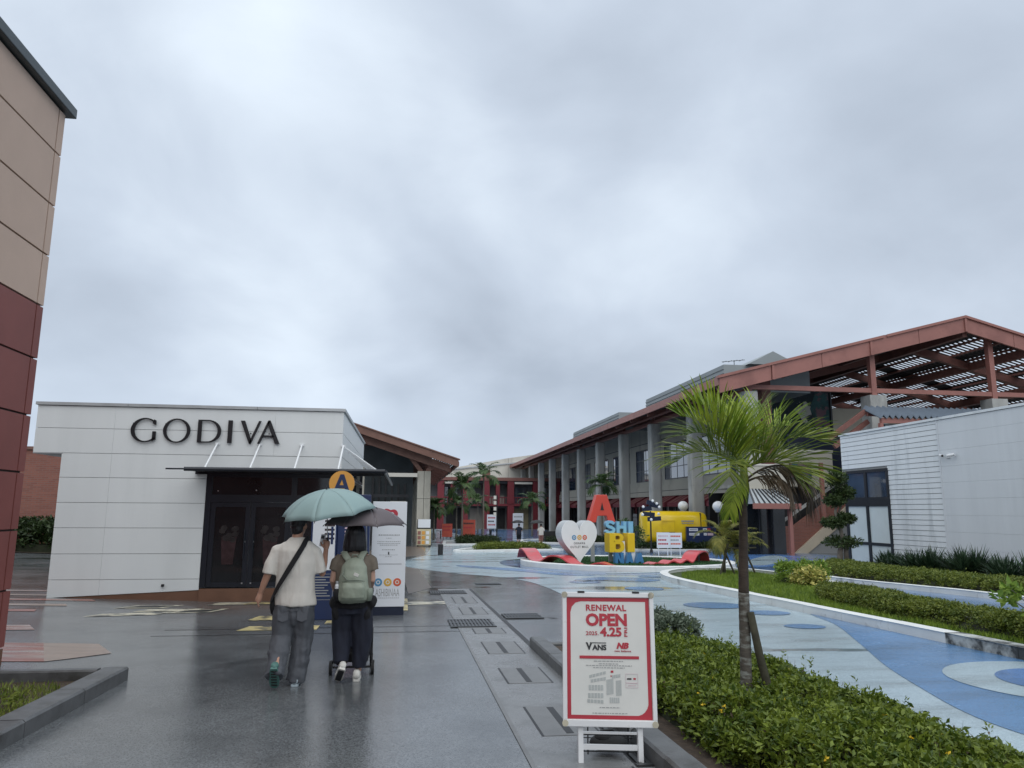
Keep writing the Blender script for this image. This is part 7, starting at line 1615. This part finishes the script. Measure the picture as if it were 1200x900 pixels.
def woman():
    X, Y = -.52, 8.34; Z = gz(X, Y)
    t = thing('person', 'woman with a black bob in a taupe top and wide navy trousers pushing a stroller', 'person', (X, Y, Z))
    W = lambda x, y, z: (X+x, Y+y, Z+z)
    hd = W(0,.02,1.485); b = MB(); P = head_mb(b, hd, .95, (0,1,0))
    b.tube([W(0,.01,1.42), W(0,.0,1.35), W(0,-.005,1.29)], [.048,.05,.06], 12)
    b.loft([(W(0,0,1.31),.09,.06),(W(0,-.005,1.25),.165,.085),(W(0,0,1.1),.15,.095),(W(0,0,.96),.13,.085),(W(0,0,.84),.15,.10),(W(0,0,.76),.155,.105)], 20)
    la = [W(-.17,0,1.25), W(-.215,-.01,1.02), W(-.19,.17,.87)]; ra = [W(.17,0,1.25), W(.20,.0,1.02), W(.17,.19,.90)]
    for a, sg in ((la,-1),(ra,1)):
        b.tube([W(.1*sg,0,1.26), a[0], tuple((Vector(a[0])+Vector(a[1]))/2), a[1], tuple((Vector(a[1])+Vector(a[2]))/2), a[2]], [.043,.045,.040,.034,.031,.023], 12)
        hand_mb(b, a[2], (-.1*sg,1,-.25), (0,-.2,-1), (-sg,0,.2), .8, .92)
    b.tube([W(.08,0,.78), W(.09,.03,.44), W(.085,.02,.09)], [.08,.052,.036], 12); b.tube([W(-.075,0,.78), W(-.07,.05,.44), W(-.075,-.10,.12)], [.08,.052,.036], 12)
    remesh(b, 'body', M['skin_pale'], t, .0075, 4); eyes(t, P, .95)
    h = MB(); c = Vector(hd); h.ell(c+Vector((0,-.018,.035)), .102,.112,.106, 22, 14); h.loft([(c+Vector((0,-.02,.05)),.106,.106),(c+Vector((0,-.028,-.04)),.118,.096),(c+Vector((0,-.033,-.11)),.126,.09),(c+Vector((0,-.035,-.16)),.122,.076)], 22)
    remesh(h, 'hair', M['hair'], t, .008, 3, fold(.005, 40, 4))
    s = MB(); s.loft([(W(0,.0,1.325),.075,.06),(W(0,0,1.295),.12,.08),(W(0,-.004,1.26),.185,.098),(W(0,-.004,1.19),.205,.118),(W(0,0,1.05),.198,.122),(W(0,0,.92),.195,.125),(W(0,0,.83),.20,.13)], 26)
    for sg in (-1,1): s.tube([W(.13*sg,0,1.255), W(.185*sg,0,1.215), W(.212*sg,-.004,1.12)], [.066,.068,.058], 14)
    remesh(s, 'top', M['olive'], t, .0095, 5, lambda c: fold(.012, 7, 3, 5)(c)+fold(.005, 18, 8, 3)(c))
    p = MB(); p.loft([(W(0,0,.86),.175,.115),(W(0,0,.76),.205,.135),(W(0,-.005,.68),.215,.14)], 24)
    p.tube([W(.095,0,.76), W(.11,.015,.5), W(.11,.02,.28), W(.095,.02,.13)], [(.118,.13),(.112,.122),(.092,.10),(.072,.082)], 18); p.tube([W(-.095,0,.76), W(-.10,.03,.5), W(-.09,-.03,.32), W(-.085,-.085,.19)], [(.118,.13),(.112,.122),(.092,.10),(.074,.082)], 18)
    remesh(p, 'trousers', M['navy_cloth'], t, .010, 4, lambda c: fold(.018, 8, 2.2, 2)(c)+fold(.005, 20, 7, 3)(c))
    def shoe(heel, toe, lab, up=(0,0,1)):
        hv, tv, uv = Vector(W(*heel)), Vector(W(*toe)), Vector(up).normalized(); d = tv-hv; L_ = d.length; d.normalize(); sd = d.cross(uv).normalized(); uv = sd.cross(d); n = 14; vs = []; fs = []
        R_ = ((0,.028,.036),(.08,.036,.05),(.22,.038,.056),(.42,.038,.048),(.62,.043,.038),(.82,.042,.03),(.95,.03,.02),(1,.012,.01))
        for u, w, hh in R_:
            for k in range(n): a = 2*math.pi*k/n; vs.append(hv+d*L_*u+uv*(hh*.9+.02)+sd*(w*math.cos(a))+uv*(hh*.9*math.sin(a)))
        for i in range(len(R_)-1):
            for k in range(n): fs.append((i*n+k, i*n+(k+1)%n, (i+1)*n+(k+1)%n, (i+1)*n+k))
        fs += [tuple(range(n-1,-1,-1)), tuple((len(R_)-1)*n+k for k in range(n))]
        o = MB().add(vs, fs).part('shoe', M['shoe_white'], t, smooth=True, label=lab)
        q = [(0,-.028),(.0,.028),(.12,.038),(.35,.035),(.62,.045),(.85,.041),(.97,.024),(1.0,.0),(.97,-.024),(.85,-.041),(.62,-.045),(.35,-.035),(.12,-.038)][::-1]; k = len(q); vs = [hv+d*L_*u+sd*w+uv*z for z in (0,.026) for u, w in q]
        MB().add(vs, [tuple(range(k-1,-1,-1)), tuple(range(k,2*k))]+[(i,(i+1)%k,k+(i+1)%k,k+i) for i in range(k)]).part('sole', M['shoe_white'], o)
        MB().cbox(hv+d*L_*.5-uv*.002, (.06,L_*.8,.006), Matrix((sd,d,uv)).transposed()).part('tread', M['black_plastic'], o)
    shoe((.075,-.08,.004), (.07,.165,.004), 'white shoe flat on the ground'); shoe((-.065,-.215,.155), (-.12,-.05,.006), 'white shoe lifted at the heel', (.1,.75,.66))
    # dark jacket tied at the waist
    k = MB()
    for sg in (-1,1): k.ell(W(.19*sg+.01,-.05,.80), .06,.075,.075, 14, 10); k.ell(W(.155*sg,-.07,.70), .05,.05,.09, 12, 8)
    k.loft([(W(0,-.01,.84),.205,.135),(W(0,-.01,.74),.215,.15)], 24)
    remesh(k, 'tied_jacket', M['black_cloth'], t, .010, 4, fold(.014, 12, 9, 4))
    # backpack
    g = thing('backpack', 'sage green backpack worn by the woman with a bottle in its side pocket', 'backpack', W(.02,-.2,.84)); m = MB(); cx = .015
    m.loft([(W(cx,-.175,.805),.12,.055),(W(cx,-.20,.84),.155,.085),(W(cx,-.205,.95),.160,.095),(W(cx,-.20,1.08),.148,.09),(W(cx,-.185,1.18),.125,.072),(W(cx,-.165,1.25),.085,.045),(W(cx,-.155,1.27),.05,.02)], 22)
    remesh(m, 'pack_body', M['sage'], g, .009, 4, fold(.010, 9, 8, 6))
    m = MB(); m.loft([(W(cx,-.262,.835),.115,.03),(W(cx,-.283,.87),.125,.042),(W(cx,-.286,.97),.122,.042),(W(cx,-.272,1.02),.11,.03)], 20); remesh(m, 'front_pocket', M['sage'], g, .008, 4, fold(.006, 12, 12, 9))
    MB().tube([W(cx-.115,-.286,1.035), W(cx-.05,-.300,1.047), W(cx+.06,-.300,1.047), W(cx+.118,-.284,1.035)], .005, 6).part('zip', M['sage_dark'], g); MB().tube([W(cx-.09,-.268,1.17), W(cx-.11,-.295,1.10), W(cx-.06,-.302,1.05)], .006, 6).part('zip_cord', M['sage_dark'], g)
    MB().tube([W(cx-.03,-.17,1.255), W(cx-.025,-.175,1.295), W(cx+.03,-.175,1.295), W(cx+.035,-.17,1.255)], .008, 7).part('grab_handle', M['sage_dark'], g, smooth=True)
    for sg in (-1,1):
        pp = spline([Vector(W(cx+.055*sg,-.15,1.235)), Vector(W(.085*sg,-.115,1.285)), Vector(W(.112*sg,-.02,1.322)), Vector(W(.118*sg,.085,1.26)), Vector(W(.12*sg,.132,1.12))], 5); st = MB(); st.tube(pp, [(.034,.010)]*len(pp), 10); st.part('shoulder_strap', M['sage'], g, smooth=True)
    tgs = MB(); tgs.cbox(W(cx+.03,-.285,1.10), (.05,.01,.03), Matrix.Rotation(.4,3,'Y')); tgs.part('charm', M['shoe_white'], g)
    for sg in (-1,1): sp = MB(); sp.loft([(W(cx+.155*sg,-.19,.83),.035,.055),(W(cx+.165*sg,-.19,.90),.04,.06),(W(cx+.162*sg,-.19,.955),.036,.056)], 14); sp.part('side_pocket', M['black_cloth'] if sg < 0 else M['sage_dark'], g, smooth=True)
    bt = thing('bottle', 'small white capped bottle in the side pocket of the sage backpack', 'bottle', W(cx-.17,-.19,.86)); MB().tube([W(cx-.165,-.2,.86),W(cx-.165,-.2,.985),W(cx-.165,-.2,1.0)], [.024,.024,.016], 12).part('bottle_body', M['sign_white'], bt); MB().tube([W(cx-.165,-.2,1.001),W(cx-.165,-.2,1.03)], .016, 10).part('cap', M['cap_grey'], bt)
    gr = Vector(ra[2])+Vector((-.04,.07,.05))
    umbrella('umbrella', 'grey brown folding umbrella over the woman, half behind the aqua one', (X+.10,Y+.14,Z+1.80), .46, .20, (.0,-.03,1), M['umb_grey'], tuple(gr), rad(18))
    # stroller
    s = thing('stroller', 'small black folding stroller pushed by the woman', 'stroller', (X,Y+.5,gz(X,Y+.5))); z0 = gz(X, Y+.45); V = lambda x, y, z: (X+x, Y+y, z0+z)
    for sg in (-1,1):
        for (wx, wy, r) in ((.225,.33,.075),(.19,.86,.065)):
            w = MB().tube([V(wx*sg-.015,wy,r), V(wx*sg+.015,wy,r)], r, 20).part('wheel', M['rubber'], s); MB().tube([V(wx*sg-.018,wy,r), V(wx*sg+.018,wy,r)], r*.55, 14).part('hub', M['bin_grey'], w)
        MB().tube([V(.205*sg,.33,.08), V(.17*sg,.52,.45), V(.15*sg,.30,.80), V(.14*sg,.2,.90)], .012, 8).part('frame_tube', M['black_plastic'], s, smooth=True); MB().tube([V(.19*sg,.86,.07), V(.2*sg,.55,.45)], .012, 8).part('frame_tube', M['black_plastic'], s)
    MB().tube([V(-.215,.33,.08), V(.215,.33,.08)], .012, 8).part('axle', M['black_plastic'], s); MB().tube([V(-.14,.2,.90), V(.14,.2,.90)], .014, 8).part('push_bar', M['black_plastic'], s)
    m = MB(); m.loft([(V(0,.58,.28),.17,.16),(V(0,.56,.36),.18,.17),(V(0,.50,.56),.18,.10),(V(0,.46,.78),.17,.06)], 18); m.part('seat', M['black_cloth'], s, smooth=True)
    m = MB(); m.ell(V(0,.58,.86), .20,.26,.16, 18, 10); m.part('hood', M['black_cloth'], s, smooth=True); m = MB(); m.box(X-.17,X+.17,Y+.36,Y+.78,z0+.12,z0+.22); m.part('basket', M['black_cloth'], s, bevel=.02)
    m = MB(); m.tube([V(-.2,.3,.10),V(-.16,.28,.19),V(-.09,.27,.13)], .01, 6); m.part('brake_pedal', M['steel'], s)
woman()

def far_person(x, y, label, top, bottom, leg, umb_label, ux, h=1.66, stride=.14):
    z = gz(x, y); t = thing('person', label, 'person', (x, y, z)); W = lambda a, b, c: (x+a, y+b, z+c*h/1.7)
    b = MB(); P = head_mb(b, W(0,.02,1.57), 1.0, (0,1,0)); b.tube([W(0,0,1.5),W(0,0,1.38)], [.055,.06], 10)
    b.loft([(W(0,0,1.40),.12,.07),(W(0,0,1.3),.17,.09),(W(0,0,1.0),.14,.09),(W(0,0,.85),.16,.10)], 14)
    b.tube([W(-.18,0,1.36),W(-.235,-.03,1.1),W(-.22,.08,.88)], [.05,.04,.028], 10); rh = W(.15+ux*.4,.16,1.25); b.tube([W(.18,0,1.36),W(.23,.0,1.1),rh], [.05,.04,.028], 10)
    hand_mb(b, W(-.22,.08,.88), (0,.2,-1), (1,0,0), (0,1,0), .35); hand_mb(b, rh, (0,.2,1), (-.3,.9,0), (-1,0,.2), .9)
    b.tube([W(.09,0,.88),W(.1,.06,.47),W(.08,stride,.07)], [.09,.058,.04], 10); b.tube([W(-.09,0,.88),W(-.1,.03,.47),W(-.09,-stride,.09)], [.09,.058,.04], 10)
    remesh(b, 'body', M['skin'], t, .014, 3)
    s = MB(); s.loft([(W(0,0,1.44),.1,.07),(W(0,0,1.37),.2,.11),(W(0,0,1.1),.19,.12),(W(0,0,.82),.20,.13)], 16); s.tube([W(-.17,0,1.36),W(-.23,-.02,1.16)], [.075,.065], 10); s.tube([W(.17,0,1.36),W(.225,0,1.16)], [.075,.065], 10); remesh(s, 'shirt', M[top], t, .018, 3, fold(.012,6,3))
    p = MB(); p.loft([(W(0,0,.9),.18,.12),(W(0,0,.76),.19,.13)], 16); zk = leg
    for sg in (1,-1): p.tube([W(.09*sg,0,.8),W(.1*sg,.045,.5),W(.09*sg,(stride*.5 if sg > 0 else -stride*.4),zk)], [.11,.09,.085], 12)
    remesh(p, 'shorts' if leg > .3 else 'trousers', M[bottom], t, .018, 3)
    h_ = MB(); h_.ell(W(0,-.0,1.61), .088,.1,.098, 14, 10); remesh(h_, 'hair', M['hair'], t, .015, 2)
    for sg in (1,-1): m = MB(); yy = stride*sg; m.ell(W(.09*sg,yy+.05,.05), .045,.12,.045, 12, 8); m.part('shoe', M['shoe_white' if top == 'tee' else 'black_plastic'], t, smooth=True)
    umbrella('umbrella', umb_label, W(ux,.2,1.98), .58, .24, (ux*.3,0,1), M['umb_black'], (rh[0],rh[1]+.04,rh[2]+.08), 0.2)
far_person(9.21, 60.5, 'distant walker in dark shirt and shorts under a black umbrella', 'navy_cloth', 'black_cloth', .42, 'black umbrella of the distant walker in dark clothes', -.1)
far_person(10.35, 56.8, 'distant walker in a white shirt and pale shorts under a black umbrella', 'tee', 'awning_light', .40, 'black umbrella of the distant walker in a white shirt', -.35)
